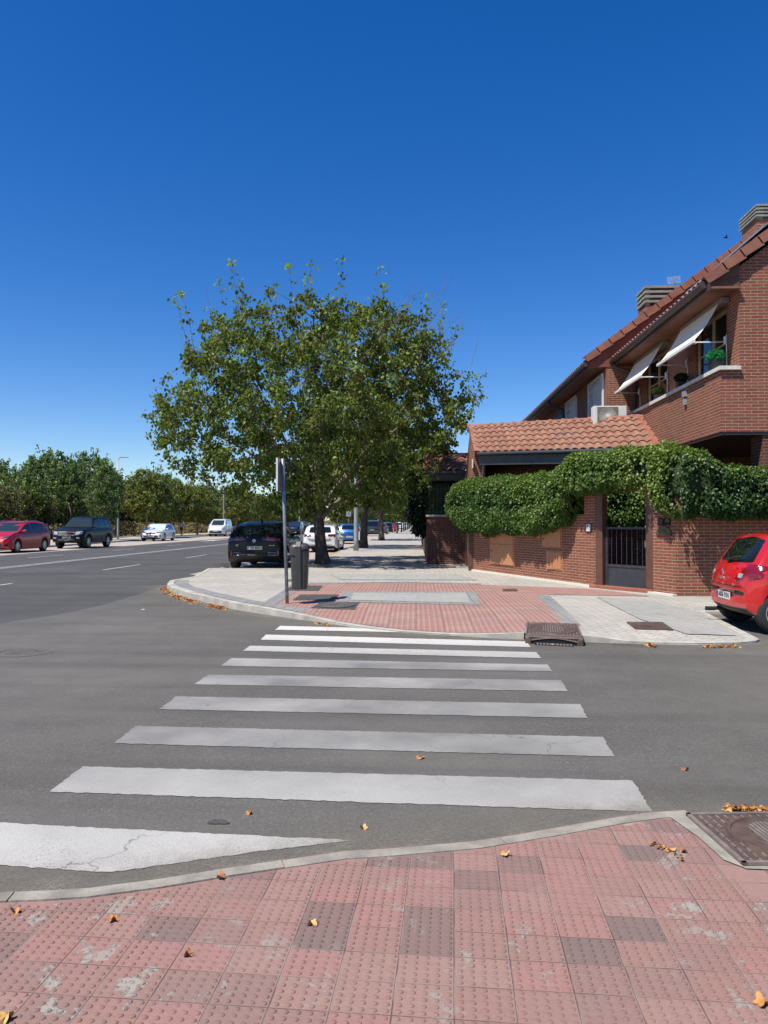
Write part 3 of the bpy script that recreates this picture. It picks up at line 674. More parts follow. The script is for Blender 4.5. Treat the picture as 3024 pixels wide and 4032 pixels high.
# street drains -------------------------------------------------------------
def grate(name, c, ex, ey, w, d, z, label, hround=True, face=0, group=None, rf=(.385, .385)):
    """kerb inlet: frame with bars, round cover, optional gutter mouth; c = back-left corner, ex along, ey towards the street"""
    root = thing(name, (c.x, c.y, z), label, 'drain', group)
    ex = Vector((ex[0], ex[1], 0)).normalized(); ey = Vector((ey[0], ey[1], 0)).normalized()
    def P(a, b, zz): q = c+ex*a+ey*b; return (q.x, q.y, z+zz)
    def slab(mb, a0, a1, b0, b1, z0, z1): mb.add([P(a0,b0,z0),P(a1,b0,z0),P(a1,b1,z0),P(a0,b1,z0),P(a0,b0,z1),P(a1,b0,z1),P(a1,b1,z1),P(a0,b1,z1)], [(0,3,2,1),(4,5,6,7),(0,1,5,4),(1,2,6,5),(2,3,7,6),(3,0,4,7)])
    mb = MB(); slab(mb, 0, w, 0, d, -.02, .004); mb.build('plate', M['iron'], root)
    mb = MB(); slab(mb, 0, w, 0, .02, .004, .016); slab(mb, 0, w, d-.02, d, .004, .016); slab(mb, 0, .02, 0, d, .004, .016); slab(mb, w-.02, w, 0, d, .004, .016)
    mb.build('frame', M['iron_edge'], root)
    mb = MB(); cx, cy = w/2, d/2; rx = min(w, d)*rf[0] if rf[0] < .4 else w*rf[0]; r = min(w, d)*rf[1] if rf[0] < .4 else d*rf[1]
    step = .042; a = .05
    while a < w-.04:
        b = .03
        while b < d-.04:
            if ((a+.01-cx)/rx)**2+((b+.02-cy)/r)**2 > 1.12: slab(mb, a, a+.010, b, b+.040, .004, .013)
            b += .052
        a += step
    mb.build('bars', M['iron_edge'], root)
    if hround:
        mb = MB(); n = 40; rows = []
        for (k, zz) in ((1.04, .004), (1.02, .016), (.95, .016), (.93, .009), (.60, .009), (.58, .014), (.52, .014), (.50, .008), (.02, .008)):
            rows.append([P(cx+rx*k*math.cos(6.2832*i/n), cy+r*k*math.sin(6.2832*i/n), zz) for i in range(n+1)])
        mb.grid(rows); mb.build('cover', M['iron'], root, smooth=False)
        mb = MB()
        for k in range(9):
            aa = -rx*.4+rx*.8*k/8; hh = math.sqrt(max(0, .25-(aa/rx)**2))*r*1.6; slab(mb, cx+aa-.006, cx+aa+.006, cy-hh*.9, cy+hh*.9, .008, .016)
        mb.build('relief', M['iron_edge'], root)
    if face:
        mb = MB(); nn = 14
        top = [P(w*i/nn, d+.012, .0) for i in range(nn+1)]; mid = [P(w*i/nn, d+.045, -.024-.060*abs(i/nn-.5)**1.6*2.6) for i in range(nn+1)]
        mb.grid([top, mid]); mb.grid([[P(w*i/nn, d, .0) for i in range(nn+1)], top])
        slab(mb, 0, .07, d, d+.05, -face, -.03); slab(mb, w-.07, w, d, d+.05, -face, -.03)
        mb.build('hood', M['iron'], root)
        mb = MB(); slab(mb, .05, w-.05, d-.03, d+.035, -face-.0, -.02); mb.build('opening', M['black'], root)
        mb = MB(); slab(mb, .12, w-.12, d+.05, d+.115, -face-.0+.004, -face+.012); mb.build('gutter_plate', M['black'], root)
        mb = MB()
        for k in range(11): slab(mb, .14+(w-.30)*k/10, .14+(w-.30)*k/10+.028, d+.048, d+.118, -face+.006, -face+.018)
        mb.build('gutter_bars', M['iron_edge'], root)
    return root
c0 = GS(2073, 2452); c1 = GS(2272, 2459); c2 = GS(2283, 2503); zt = .105
c0 = G(2073, 2452, zt); c1 = G(2272, 2460, zt); c3 = G(2068, 2500, zt)
grate('street_drain', c0, (c1-c0), (c3-c0), (c1-c0).length+.01, (c3-c0).length, zt, 'rusty iron drain with an open kerb mouth at the far side of the crossing', True, face=.10, rf=(.43, .38))
d0 = G(2700, 3208, .045); d1 = G(3024, 3203, .045); d2 = G(2958, 3402, .045)
ex = (d1-d0).normalized(); ey = (d2-d0); ey = ey-ex*ey.dot(ex)
grate('street_drain', d0, ex, (ey.x, ey.y), .62, ey.length+.01, .040, 'brown iron drain grate with a round cover beside the near pink tiles', True)
psk = [(2690, 3225), (2710, 3216), (2965, 3405), (3300, 3405), (3300, 3420), (2945, 3425)]
sheet('cement_patch', [(G(u, v, NZ).x, G(u, v, NZ).y) for u, v in [(2640, 3222), (2712, 3208), (2962, 3400), (3300, 3400), (3300, 3440), (2940, 3425), (2850, 3390), (2750, 3300)]], NZ+.006, M['concrete'])
def cover(pix, label, mat, off, ribs=True, rnd=False):
    pts = [GS(u, v) for u, v in pix]; c = sum(pts, Vector())/len(pts); z = zs_(c.x, c.y)
    root = thing('manhole_cover', (c.x, c.y, z), label, 'manhole cover')
    zf = [zs_(p.x, p.y)+off for p in pts]
    mb = MB(); mb.add([(p.x, p.y, zz-.02) for p, zz in zip(pts, zf)]+[(p.x, p.y, zz) for p, zz in zip(pts, zf)], [(4,5,6,7),(0,1,5,4),(1,2,6,5),(2,3,7,6),(3,0,4,7)])
    mb.build('plate', mat, root)
    if ribs:
        mb = MB()
        for k in range(1, 14):
            t = k/14; a = pts[0].lerp(pts[3], t); b = pts[1].lerp(pts[2], t); za = zf[0]*(1-t)+zf[3]*t; zb = zf[1]*(1-t)+zf[2]*t
            for s in (.06, .52):
                p, q = a.lerp(b, s), a.lerp(b, s+.42); zz = za+.004
                mb.tube([(p.x, p.y, za), (q.x, q.y, zb)], .008, 4)
        mb.build('ribs', mat, root)
    if rnd:
        mb = MB(); ax = (pts[3]-pts[0]+pts[2]-pts[1])*.22; ay = (pts[1]-pts[0]+pts[2]-pts[3])*.22; n = 30
        rows = [[(c.x+ax.x*k*math.cos(6.2832*i/n)+ay.x*k*math.sin(6.2832*i/n), c.y+ax.y*k*math.cos(6.2832*i/n)+ay.y*k*math.sin(6.2832*i/n), z+off+zz) for i in range(n+1)] for k, zz in ((1.08, 0), (1.05, .014), (.96, .014), (.94, .006), (.1, .006))]
        mb.grid(rows); mb.build('lid', M['iron_grey'], root)
    return root
cover([(1120, 2328), (1150, 2309), (1269, 2309), (1253, 2328)], 'dark ribbed cover in the paving directly below the litter bin', M['iron_grey'], .020)
cover([(1153, 2366), (1181, 2345), (1333, 2345), (1316, 2365)], 'grey ribbed cover in the pink paving, middle of the three near the bin', M['iron_grey'], .022)
cover([(1224, 2397), (1262, 2376), (1414, 2375), (1396, 2404)], 'dark square cover with a round lid in the pink paving near the kerb', M['iron_grey'], .020, True, True)
cover([(1982, 2330), (1978, 2323), (2033, 2322), (2039, 2330)], 'small iron cover in the pink paving opposite the meter cabinets', M['iron'], .024, False)
cover([(2501, 2482), (2467, 2453), (2608, 2453), (2651, 2483)], 'rust brown rectangular cover in the paving left of the red car', M['iron'], .018, True)
def round_cover(u, v, r, label, z=None):
    im = M['iron_road'] if z is not None else M['iron_grey']
    p = GS(u, v) if z is None else G(u, v, z); z = p.z
    root = thing('manhole_cover', (p.x, p.y, z), label, 'manhole cover'); mb = MB()
    mb.lathe([(r, .010), (r*1.01, .018), (r*.93, .018), (r*.92, .012), (r*.72, .012), (r*.70, .016), (.01, .016)], 36, c=(p.x, p.y, z-.010)); mb.build('lid', im, root)
    mb = MB()
    for k in range(-5, 6):
        hw = math.sqrt(max(0, .66**2-(k/8)**2))*r
        if hw > 0: mb.box(p.x-hw, p.x+hw, p.y+k*r/8-.01, p.y+k*r/8+.01, z+.006, z+.009)
    mb.build('ribs', im, root); return root
round_cover(1529, 2270, .42, 'round dark manhole cover in the grey paving before the tree shade')
round_cover(95, 2570, .31, 'round worn manhole cover in the road at the left of the crossing', 0)
# ================================================================== house wall, gate, ivy
gA = Vector((1.68, 21.6, 0)); gA0 = G(1865, 2248, .12); gL = G(2348, 2314, .12); gR = G(2572, 2335, .12); gC = G(2663, 2347, .12)
gA = gA0
WT = 1.72    # top of the low walls
gdir = (gR-gL).normalized(); ldir = (gL-gA).normalized()
# left garden wall
root = thing('garden_wall', (gA.x, gA.y, 0), 'red brick garden wall left of the black gate, under thick ivy', 'wall')
mb = MB(); mb.obox(gA, gL-ldir*.02, .28, 0, WT, side=1); mb.build('brick_wall', M['brick'], root)
mb = MB(); mb.obox(gA-ldir*.03, gL-ldir*1.45, .34, WT, WT+.05, side=1)
mb.build('coping', M['capstone'], root)
mb = MB(); pl = gL-ldir*.02; mb.obox(pl-ldir*.42, pl, .30, WT, 2.30, side=1); mb.obox(gA, gA+ldir*.5, .30, WT, 2.3, side=1); mb.build('pillar', M['brick'], root)
mb = MB(); mb.obox(gA+Vector((-.04, -.04, 0)), gL-ldir*.02, .30, 0, .15+.02, side=1)
mb2 = MB(); n0 = Vector((ldir.y, -ldir.x, 0)); mb2.obox(gA+n0*.07, gL+n0*.07, .07, .0, .165, side=1); mb2.build('plinth', M['sill'], root)
mb = MB()
nb = 42; n1 = Vector((-ldir.y, ldir.x, 0))
for k in range(nb):
    p = gA.lerp(gL-ldir*.45, (k+.5)/nb)+n1*.14; mb.box(p.x-.008, p.x+.008, p.y-.008, p.y+.008, WT+.05, 2.28)
mb.build('railing', M['gate'], root)
# right pillar and right wall
root = thing('garden_wall', (gC.x, gC.y, 0), 'red brick garden wall right of the gate, behind the red car', 'wall')
cd = (gC-gR).normalized()
wr = G(2663, 2347, .12); Yw = gC.y
mb = MB(); mb.prism([(gR.x+cd.x*.0, gR.y), (gC.x, gC.y), (12.5, gC.y+.02), (12.5, gC.y+.30), (gC.x+.12, gC.y+.30), (gR.x+.28, gR.y+.14)], 0, WT); mb.build('brick_wall', M['brick'], root)
mb = MB(); mb.prism([(gR.x, gR.y), (gC.x, gC.y), (gC.x+.14, gC.y+.003), (gC.x+.16, gC.y+.30), (gR.x+.28, gR.y+.16)], WT, 2.3); mb.build('pillar', M['brick'], root)
mb = MB(); mb.box(gC.x+.142, 12.5, gC.y-.03, gC.y+.33, WT, WT+.05); mb.build('coping', M['capstone'], root)
mb = MB(); nR = Vector((cd.y, -cd.x, 0)); mb.obox(gR+nR*.11-cd*.05, gC+nR*.11+cd*.03, .10, 0, .155, side=1); mb.build('plinth', M['sill'], root)
mb = MB()
for k in range(60): x = gC.x+.25+k*.12; mb.box(x-.008, x+.008, gC.y+.14, gC.y+.156, WT+.05, 2.3)
mb.build('railing', M['gate'], root)
# gate
root = thing('garden_gate', (gL.x, gL.y, .12), 'black barred metal gate between brown posts in the brick wall', 'gate')
pw = .17; nG = Vector((-gdir.y, gdir.x, 0))
for a in (gL, gR-gdir*pw):
    mb = MB(); mb.obox(a, a+gdir*pw, .14, .12, 2.32, side=1); mb.build('post', M['brown_metal'], root)
mb = MB(); mb.obox(gL+gdir*pw, gR-gdir*pw, .12, 2.17, 2.32, side=1); mb.build('lintel', M['wood'], root)
l0 = gL+gdir*(pw+.03)+nG*.30; l1 = gR-gdir*(pw+.01)+nG*.30
l0 = gL+gdir*(pw+.02)+nG*.10; l1 = gR-gdir*(pw+.01)+nG*.10
zt_ = 1.5+(2063-2075)/FPX*15.3; zb_ = .17; zp = .62
mb = MB(); d = (l1-l0).normalized()
mb.obox(l0, l0+d*.055, .05, zb_, zt_); mb.obox(l1-d*.055, l1, .05, zb_, zt_); mb.obox(l0+d*.055, l1-d*.055, .05, zt_-.045, zt_-.002); mb.obox(l0+d*.055, l1-d*.055, .05, zp-.03, zp+.02); mb.obox(l0+d*.055, l1-d*.055, .05, zb_, zb_+.05)
mb.build('frame', M['gate'], root)
mb = MB(); mb.obox(l0+d*.055, l1-d*.055, .02, zb_+.05, zp-.03); mb.build('kick_panel', M['gate'], root)
for k in range(7):
    p = l0+d*.055+(l1-l0-d*.11)*((k+.7)/7.4); mb = MB(); mb.tube([(p.x, p.y, zp+.02), (p.x, p.y, zt_-.045)], .0075, 6); mb.build('bar', M['gate'], root)
mb = MB(); p = l1-d*.03-nG*.05; mb.box(p.x-.02, p.x+.02, p.y-.03, p.y+.02, 1.02, 1.16); mb.build('lock', M['galv'], root)
nO = -nG
mb = MB(); mb.obox(gL+nO*.10-gdir*.12, gR+nO*.10+gdir*.04, .34, .12, .185, side=1); props(mb.build('door_step', M['step'], bevel=.012), 'red clay tiled step below the black gate', 'step')
# fittings on the wall
def onwall(u, v, base, dr, out):
    """point on the vertical plane through base along dr, pushed out towards the street"""
    r = ray(u, v); nn = Vector((-dr.y, dr.x, 0)); t = (base-Vector((0, 0, CAMH))).dot(nn)/r.dot(nn); p = Vector((0, 0, CAMH))+r*t
    return p-nn*out
def wallbox(name, u0, u1, v0, v1, base, dr, t, mat, parent, bev=.004, out=0):
    a = onwall(u0, v0, base, dr, out); b = onwall(u1, v0, base, dr, out); zb = (onwall(u0, v1, base, dr, 0).z+onwall(u1, v1, base, dr, 0).z)/2; zt2 = (a.z+b.z)/2
    mb = MB(); mb.obox(a, b, t, zb, zt2, side=-1); return mb.build(name, mat, parent, bevel=bev)
def cabinet(u0, u1, v0, v1, label, ribs=0, split=None):
    a = onwall(u0, v0, gA, ldir, 0); root = thing('meter_cabinet', (a.x, a.y, a.z), label, 'cabinet', 'meter cabinets in the brick wall')
    wallbox('frame', u0-3, u1+3, v0-3, v1+3, gA, ldir, .012, M['meter'], root)
    if split: wallbox('door', u0, u1, v0, split-1.5, gA, ldir, .02, M['meter'], root, out=.012); wallbox('door', u0, u1, split+1.5, v1, gA, ldir, .02, M['meter'], root, out=.012)
    elif ribs:
        wallbox('door', u0, u1, v0, v1, gA, ldir, .012, M['meter'], root, out=.012)
        for k in range(ribs): wallbox('slat', u0+(u1-u0)*(k+.1)/ribs, u0+(u1-u0)*(k+.9)/ribs, v0+3, v1-3, gA, ldir, .010, M['meter'], root, out=.024)
    else: wallbox('door', u0, u1, v0, v1, gA, ldir, .02, M['meter'], root, out=.012)
    wallbox('latch', u0+5, u0+9, (v0+v1)/2+6, (v0+v1)/2+11, gA, ldir, .008, M['black'], root, out=.034)
cabinet(1933, 2023, 2098, 2222, 'tall tan cabinet with two doors in the brick wall', split=2142)
cabinet(2138, 2210, 2075, 2151, 'square tan cabinet just under the ivy', 0)
cabinet(2156, 2213, 2172, 2243, 'small orange ribbed cabinet low on the wall', ribs=5)
a = onwall(2322, 2080, gA, ldir, 0); root = thing('intercom', (a.x, a.y, a.z), 'small silver door intercom on brown backing left of the gate', 'intercom')
wallbox('backplate', 2308, 2330, 2060, 2095, gA, ldir, .015, M['brown_metal'], root)
wallbox('panel', 2313, 2327, 2064, 2092, gA, ldir, .02, M['white'], root, out=.015)
wallbox('button', 2317, 2323, 2068, 2074, gA, ldir, .004, M['black'], root, out=.036)
# number plate 175
a = onwall(2616, 2055, gR, cd, 0); root = thing('house_number', (a.x, a.y, a.z), 'black house number plate reading 175 right of the gate', 'sign')
wallbox('plate', 2590, 2643, 2041, 2068, gR, cd, .012, M['glass_dark'], root)
me = text_mesh('175', .085, .002); M['gold'] = simple('gold_lettering', (.35, .27, .12), .4, .5)
p = onwall(2628, 2052, gR, cd, .016); me.transform(Matrix.Translation(p-Vector(root.location)) @ Matrix.Rotation(math.atan2(cd.y, cd.x), 4, 'Z') @ Matrix.Rotation(R(90), 4, 'X'))
link_mesh('lettering', me, M['gold'], root)
wallbox('blue_panel', 2594, 2610, 2044, 2064, gR, cd, .003, simple('navy_enamel', (.01, .014, .045), .3), root, out=.0125)
a = onwall(2616, 2090, gR, cd, 0); root = thing('wall_plaque', (a.x, a.y, a.z), 'arched bronze plaque on the brick pillar under the house number', 'plaque')
M['bronze'] = simple('bronze', (.10, .085, .045), .4, .6, var=.35, scale=25, bump=.006, bscale=50)
mb = MB(); A = onwall(2588, 2108, gR, cd, .0); B = onwall(2646, 2108, gR, cd, .0); hh = .19; pts = []
for k in range(13):
    t = k/12; q = A.lerp(B, t); pts.append((q.x, q.y, A.z+.05+hh*.72*math.sin(math.pi*t)**.6))
pts += [(B.x, B.y, A.z), (A.x, A.y, A.z)]
nn = -Vector((-cd.y, cd.x, 0)); mb.extr(pts, nn*.03); mb.build('plate', M['bronze'], root, bevel=.003)
mb = MB(); c = A.lerp(B, .5)+nn*.03; mb.tube([c+Vector((0, 0, .03))-cd*.09, c+Vector((0, 0, .08))-cd*.05, c+Vector((0, 0, .10)), c+Vector((0, 0, .08))+cd*.05, c+Vector((0, 0, .03))+cd*.09], .008, 6); mb.build('relief', M['bronze'], root)
a = onwall(2592, 1990, gR, cd, 0); root = thing('wall_sign', (a.x, a.y, a.z), 'small white and red sign half hidden by ivy right of the gate', 'sign')
wallbox('panel', 2581, 2606, 1966, 2018, gR, cd, .006, M['white'], root, .001)
wallbox('stripe', 2581, 2606, 1996, 2000, gR, cd, .002, simple('sign_red', (.4, .03, .03), .5), root, .0005, out=.0065)
# side low wall at the left
pX0, pX1, pY = AY(1681, 2150, 25.4).x, AY(1850, 2150, 25.4).x, 25.4
root = thing('garden_wall', (pX0, pY, 0), 'dark red brick end wall beside the pavement with a stone coping', 'wall')
mb = MB(); mb.box(pX0, pX1, pY, pY+.3, 0, AY(1700, 2034, pY).z); mb.box(pX0, pX0+.28, pY+.3, 60, 0, 1.78); mb.build('brick_wall', M['brick_dark'], root)
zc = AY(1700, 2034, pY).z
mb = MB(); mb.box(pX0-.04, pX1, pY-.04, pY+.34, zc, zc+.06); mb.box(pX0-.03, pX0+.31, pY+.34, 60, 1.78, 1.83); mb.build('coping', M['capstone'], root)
mb = MB(); mb.box(pX1-.02, gA.x+.02, gA.y+.25, pY, 0, 1.9); mb.build('return_wall', M['brick_dark'], root)
mb = MB()
for k in range(14):
    x = pX0+.1+k*.13; mb.tube([(x, pY+.15, zc+.06), (x, pY+.15, zc+1.05), (x, pY+.15, zc+1.2)], [.008, .008, .002], 5)
for z in (.15, .95): mb.box(pX0+.05, pX1, pY+.14, pY+.16, zc+z, zc+z+.02)
mb.build('railing', M['gate'], root)
mb = MB(); q = gA-ldir*.02; mb.box(q.x-.13, q.x-.01, q.y+.05, q.y+.3, 0, 1.95); props(mb.build('corner_post', M['brown_metal'], uv=False), 'dark brown metal post at the left corner of the brick wall', 'post')

# ------------------------------------------------------------------ ivy
def ivy(root, stations, nleaf, size=.075, seed=3, pal=None, core=True, bumpy=.12):
    """stations: (center xy, halfthickness, zbottom, ztop)"""
    rs = np.random.RandomState(seed); C = np.array([[s[0].x, s[0].y] for s in stations]); H = np.array([s[1] for s in stations]); ZB = np.array([s[2] for s in stations]); ZT = np.array([s[3] for s in stations])
    seg = np.linalg.norm(np.diff(C, axis=0), axis=1); S = np.concatenate([[0], np.cumsum(seg)]); L = S[-1]
    def surf(s, th, shrink=0):
        cx = np.interp(s, S, C[:, 0]); cy = np.interp(s, S, C[:, 1]); h = np.interp(s, S, H)-shrink; zb = np.interp(s, S, ZB)+shrink; zt = np.interp(s, S, ZT)-shrink
        e = 1e-2; dx = np.interp(np.minimum(s+e, L), S, C[:, 0])-np.interp(np.maximum(s-e, 0), S, C[:, 0]); dy = np.interp(np.minimum(s+e, L), S, C[:, 1])-np.interp(np.maximum(s-e, 0), S, C[:, 1])
        l = np.hypot(dx, dy)+1e-9; nx, ny = dy/l, -dx/l
        c, sn = np.cos(th), np.sin(th); ee = .62; cc = np.sign(c)*np.abs(c)**ee; ss = np.sign(sn)*np.abs(sn)**ee
        hz = np.maximum((zt-zb)/2, .02); return np.stack([cx+nx*h*cc, cy+ny*h*cc, (zt+zb)/2+hz*ss], -1), np.stack([nx*c, ny*c, sn], -1)
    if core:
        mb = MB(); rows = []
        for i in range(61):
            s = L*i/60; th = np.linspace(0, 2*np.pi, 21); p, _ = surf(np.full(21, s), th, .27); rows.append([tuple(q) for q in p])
        mb.grid(rows); mb.add(rows[0][:-1], [tuple(range(20))]); mb.add(rows[-1][:-1], [tuple(range(20))]); mb.build('shade_core', M['core'], root, smooth=True, uv=False)  # solid dark core, not stems; its colour stands for shade behind the leaves
    n = nleaf; s = rs.uniform(0, L, n); th = rs.uniform(-np.pi, np.pi, n); P, Nn = surf(s, th)
    nz = np.array([mnoise.fractal(Vector(p)*1.7, 1.0, 2.0, 4) for p in P]); dep = rs.uniform(-.16, .05, n)
    P = P+Nn*(nz*bumpy+dep)[:, None]+rs.normal(0, .012, (n, 3))
    D = np.stack([np.zeros(n), np.zeros(n), -np.ones(n)], -1)*.75+Nn*.55+rs.normal(0, .38, (n, 3)); Sd = rs.normal(0, 1, (n, 3)); Sd = Sd-Nn*np.sum(Sd*Nn, axis=1, keepdims=True)*.8
    np.random.seed(seed); col = pick_cols(n, pal or [(.058, .115, .020), (.085, .150, .026), (.125, .185, .032), (.036, .080, .018)], [5, 4, 1.4, 3])
    young = (Nn[:, 2] > .45) & (rs.uniform(size=n) < .4); col[young] = np.array([.13, .20, .03])*rs.uniform(.7, 1.2, (young.sum(), 1))
    leaf_object('foliage', P, D, Sd, size*rs.uniform(.65, 1.3, n), col, M['ivy'], root, fold=.12, wid=.42)
def at_line(u, v, base, dr, out=0): return onwall(u, v, base, dr, out)
st = []
prev = None
for (u, vt, vb, th) in [(1788, 1985, 2010, .08), (1800, 1945, 2040, .22), (1815, 1925, 2055, .28), (1850, 1905, 2068, .33), (1900, 1890, 2085, .38), (1960, 1882, 2090, .38), (2040, 1878, 2090, .36), (2120, 1878, 2090, .36), (2200, 1866, 2078, .36), (2255, 1830, 2065, .36),
                        (2290, 1805, 1950, .36), (2340, 1796, 1930, .38), (2400, 1783, 1925, .38), (2480, 1772, 1920, .40), (2560, 1768, 1918, .42)]:
    b, dr = (gA, ldir) if u <= 2340 else (gL, gdir)
    t = onwall(u, vt, b, dr, .12); q = onwall(u, vb, b, dr, .12); c = (t+q)/2
    st.append((Vector((c.x, c.y, 0)), th, q.z, t.z))
for (u, vt, vb, th) in [(2605, 1763, 1985, .42), (2650, 1760, 2010, .42), (2700, 1770, 2018, .42), (2745, 1785, 2024, .40), (2790, 1822, 2026, .36), (2850, 1848, 2028, .34), (2930, 1846, 2026, .34), (3024, 1846, 2026, .34), (3300, 1820, 2030, .34)]:
    yy = float(np.interp(u, [2560, 2605, 2650, 2700, 2750], [gR.y+.10, gR.y-.10, gR.y-.28, gC.y-.05, gC.y-.16])); t = AY(u, vt, yy); q = AY(u, vb, yy-.3); st.append((Vector((t.x, yy, 0)), th+.12, q.z, t.z))
root = thing('ivy_hedge', (gL.x, gL.y, 1.8), 'long glossy green ivy draped over the brick wall and arching over the gate', 'hedge')
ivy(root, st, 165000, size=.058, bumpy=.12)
root = thing('ivy_hedge', (gL.x+1.2, gL.y+2.2, 1.0), 'small sunlit ivy screen seen through the gate opening', 'hedge')
a = AY(2380, 2000, 17.4); b = AY(2640, 2000, 17.4)
ivy(root, [(Vector((a.x, 17.4, 0)), .2, 1.45, AY(2470, 1905, 17.4).z), (Vector((b.x, 17.4, 0)), .2, 1.45, AY(2470, 1905, 17.4).z)], 9000, size=.06, seed=9)
# dark brick wall added behind the gate to make the garden read dark
mb = MB(); mb.box(3.75, 9.5, 17.6, 17.8, 0, 1.4); props(mb.build('garden_wall', M['brick_dark']), 'added dark brick wall that darkens the garden behind the gate bars', 'wall')
# dark evergreen beside the neighbour's wall
root = thing('evergreen_shrub', (1.0, 27.2, .1), 'dark evergreen hedge bulging over the brick end wall beneath the street trees', 'hedge')
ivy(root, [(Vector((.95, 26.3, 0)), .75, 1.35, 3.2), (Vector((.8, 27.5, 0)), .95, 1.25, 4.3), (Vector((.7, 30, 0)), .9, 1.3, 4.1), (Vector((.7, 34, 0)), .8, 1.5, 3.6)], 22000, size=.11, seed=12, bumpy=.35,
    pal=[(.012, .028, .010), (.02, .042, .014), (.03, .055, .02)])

# ================================================================== houses
EAVZ = 6.15
def tile_roof(name, p0, ax, up, width, length, parent, pitch=.2375, course=.33, mat='tile', ampl=.045, lift=.03, thick=.02):
    """p0 = lower-left eave corner, ax = unit along the eave, up = unit up the slope"""
    ax = Vector(ax).normalized(); up = Vector(up).normalized(); nn = ax.cross(up).normalized()
    if nn.z < 0: nn = -nn
    nx = max(2, int(width/pitch*8)); nc = int(math.ceil(length/course)); mb = MB()
    def hgt(x): return ampl*(abs(math.cos(math.pi*x/pitch))**1.1)
    for c in range(nc):
        s0 = c*course-.02; s1 = min((c+1)*course+.03, length); jit = [random.uniform(-.004, .004) for _ in range(int(width/pitch)+3)]
        rows = []
        for (s, l, dn) in ((s0, lift, -thick), (s0, lift, 0), (s1, 0.0, 0)):
            r = []
            for i in range(nx+1):
                x = width*i/nx; k = int((x+pitch/2)/pitch); q = Vector(p0)+ax*x+up*(s+jit[k])+nn*(hgt(x)+l+dn); r.append(tuple(q))
            rows.append(r)
        mb.grid(rows)
    return mb.build(name, M[mat], parent, smooth=False, uv=False)
# --- the near house (upper storey over the ivy)
XB, XW = 5.92, 6.28      # face of the parapet box / face of the wall
YF = 14.55               # street front
HX = 16.0
hs = thing('brick_house', (XW, YF, 0), 'nearest red brick house with cream windows, open awnings and a tiled roof', 'house')
zb0 = AY(2820, 1700, YF).z; zb1 = AY(2892, 1440, YF).z
YB = 21.3
SL = .74; EX = 5.62; EZ = 6.22; M['eave_end'] = simple('eave_plaster', (.10, .055, .042), .9, var=.4, scale=3)
w1a, w1b = AX(2861, 1300, XW).y, AX(2738, 1300, XW).y; w2a, w2b = AX(2626, 1300, XW).y, AX(2544, 1300, XW).y
wz0, wz1 = zb1+.02, 5.9
ztop = EZ+(XW-EX)*SL
mb = MB()
# side wall XW with two window openings
def wallX(mb, X, t, y0, y1, z0, z1, holes):
    ys = y0
    for (a, b, c, d) in holes:
        mb.box(X, X+t, ys, a, z0, z1); mb.box(X, X+t, a, b, z0, c); mb.box(X, X+t, a, b, d, z1); ys = b
    mb.box(X, X+t, ys, y1, z0, z1)
wallX(mb, XW, .3, YF, YB, zb1-.3, 6.25, [(w1a, w1b, wz0, wz1), (w2a, w2b, wz0, wz1)])
# front gable wall above the box (XW -> HX), a polygon following the roof
P = [(XW+.3, YF, zb1-.3), (HX, YF, zb1-.3), (HX, YF, EZ+(HX-EX)*SL-.25), (XW+.3, YF, EZ+(XW+.3-EX)*SL-.20)]
mb.extr(P, (0, .3, 0)); P = [(XW, YF, 6.25), (XW+.3, YF, 6.25), (XW+.3, YF, EZ+(XW+.3-EX)*SL-.2), (XW, YF, EZ+(XW-EX)*SL-.2)]; mb.extr(P, (0, .3, 0))
mb.build('wall', M['brick'], hs)
mb = MB(); mb.box(XB, XW, YF, YB, zb0, zb1-.085); mb.box(XW, HX, YF, YF+.3, zb0, zb1-.3); mb.box(XW, XW+.3, YF+.3, YB, zb0, zb1-.3); mb.build('parapet', M['brick'], hs)
mb = MB(); mb.box(XB-.05, XW-.003, YF-.07, YB-.35, zb1-.085, zb1-.01); mb.build('sill', M['sill'], hs)
mb = MB(); mb.box(XB+.02, HX, YF+.02, YB, zb0-.06, zb0-.005); mb.build('porch_ceiling', M['gutter'], hs)
# ground floor below: recessed wall, pillar at the right
mb = MB(); mb.box(XW+.5, HX, YF+5.0, YF+5.3, 0, zb0-.06); mb.box(AY(3008, 1760, YF).x, AY(3008, 1760, YF).x+.5, YF+.05, YF+.55, 0, zb0-.06); mb.box(HX, HX+.3, YF, YF+14, 0, 9); mb.box(XB+.2, XB+.5, YF+3.7, YF+5.3, 0, zb0-.06); mb.build('lower_wall', M['brick_dark'], hs)
# windows
def house_window(parent, X, y0, y1, z0, z1, name='window', mat='cream', rail=.42, back=.12):
    mb = MB(); f = .07; xa, xb = X+.06, X+.06+.07
    mb.box(xa, xb, y0, y0+f, z0, z1); mb.box(xa, xb, y1-f, y1, z0, z1); mb.box(xa, xb, y0+f, y1-f, z0, z0+f); mb.box(xa, xb, y0+f, y1-f, z1-f, z1)
    ym = (y0+y1)/2; mb.box(xa, xb, ym-.035, ym+.035, z0+f, z1-f); zr = z0+(z1-z0)*.47
    mb.box(xa+.01, xb-.01, y0+f, ym-.035, zr-.015, zr+.015); mb.box(xa+.01, xb-.01, ym+.035, y1-f, zr-.015, zr+.015)
    w = mb.build(name, M[mat], parent, uv=False)
    mb = MB(); mb.box(xa+.03, xa+.036, y0+f, y1-f, z0+f, z1-f); mb.build('pane', M['pane'], w, uv=False)
    mb = MB(); rows = []
    for z in (z0, z1): rows.append([(xb+.03+.015*math.sin(y*38), y, z) for y in np.linspace(y0+.02, y0+(y1-y0)*.60, 60)])
    mb.grid(rows); mb.build('curtain', M['curtain'], w, uv=False, smooth=True)
    return w
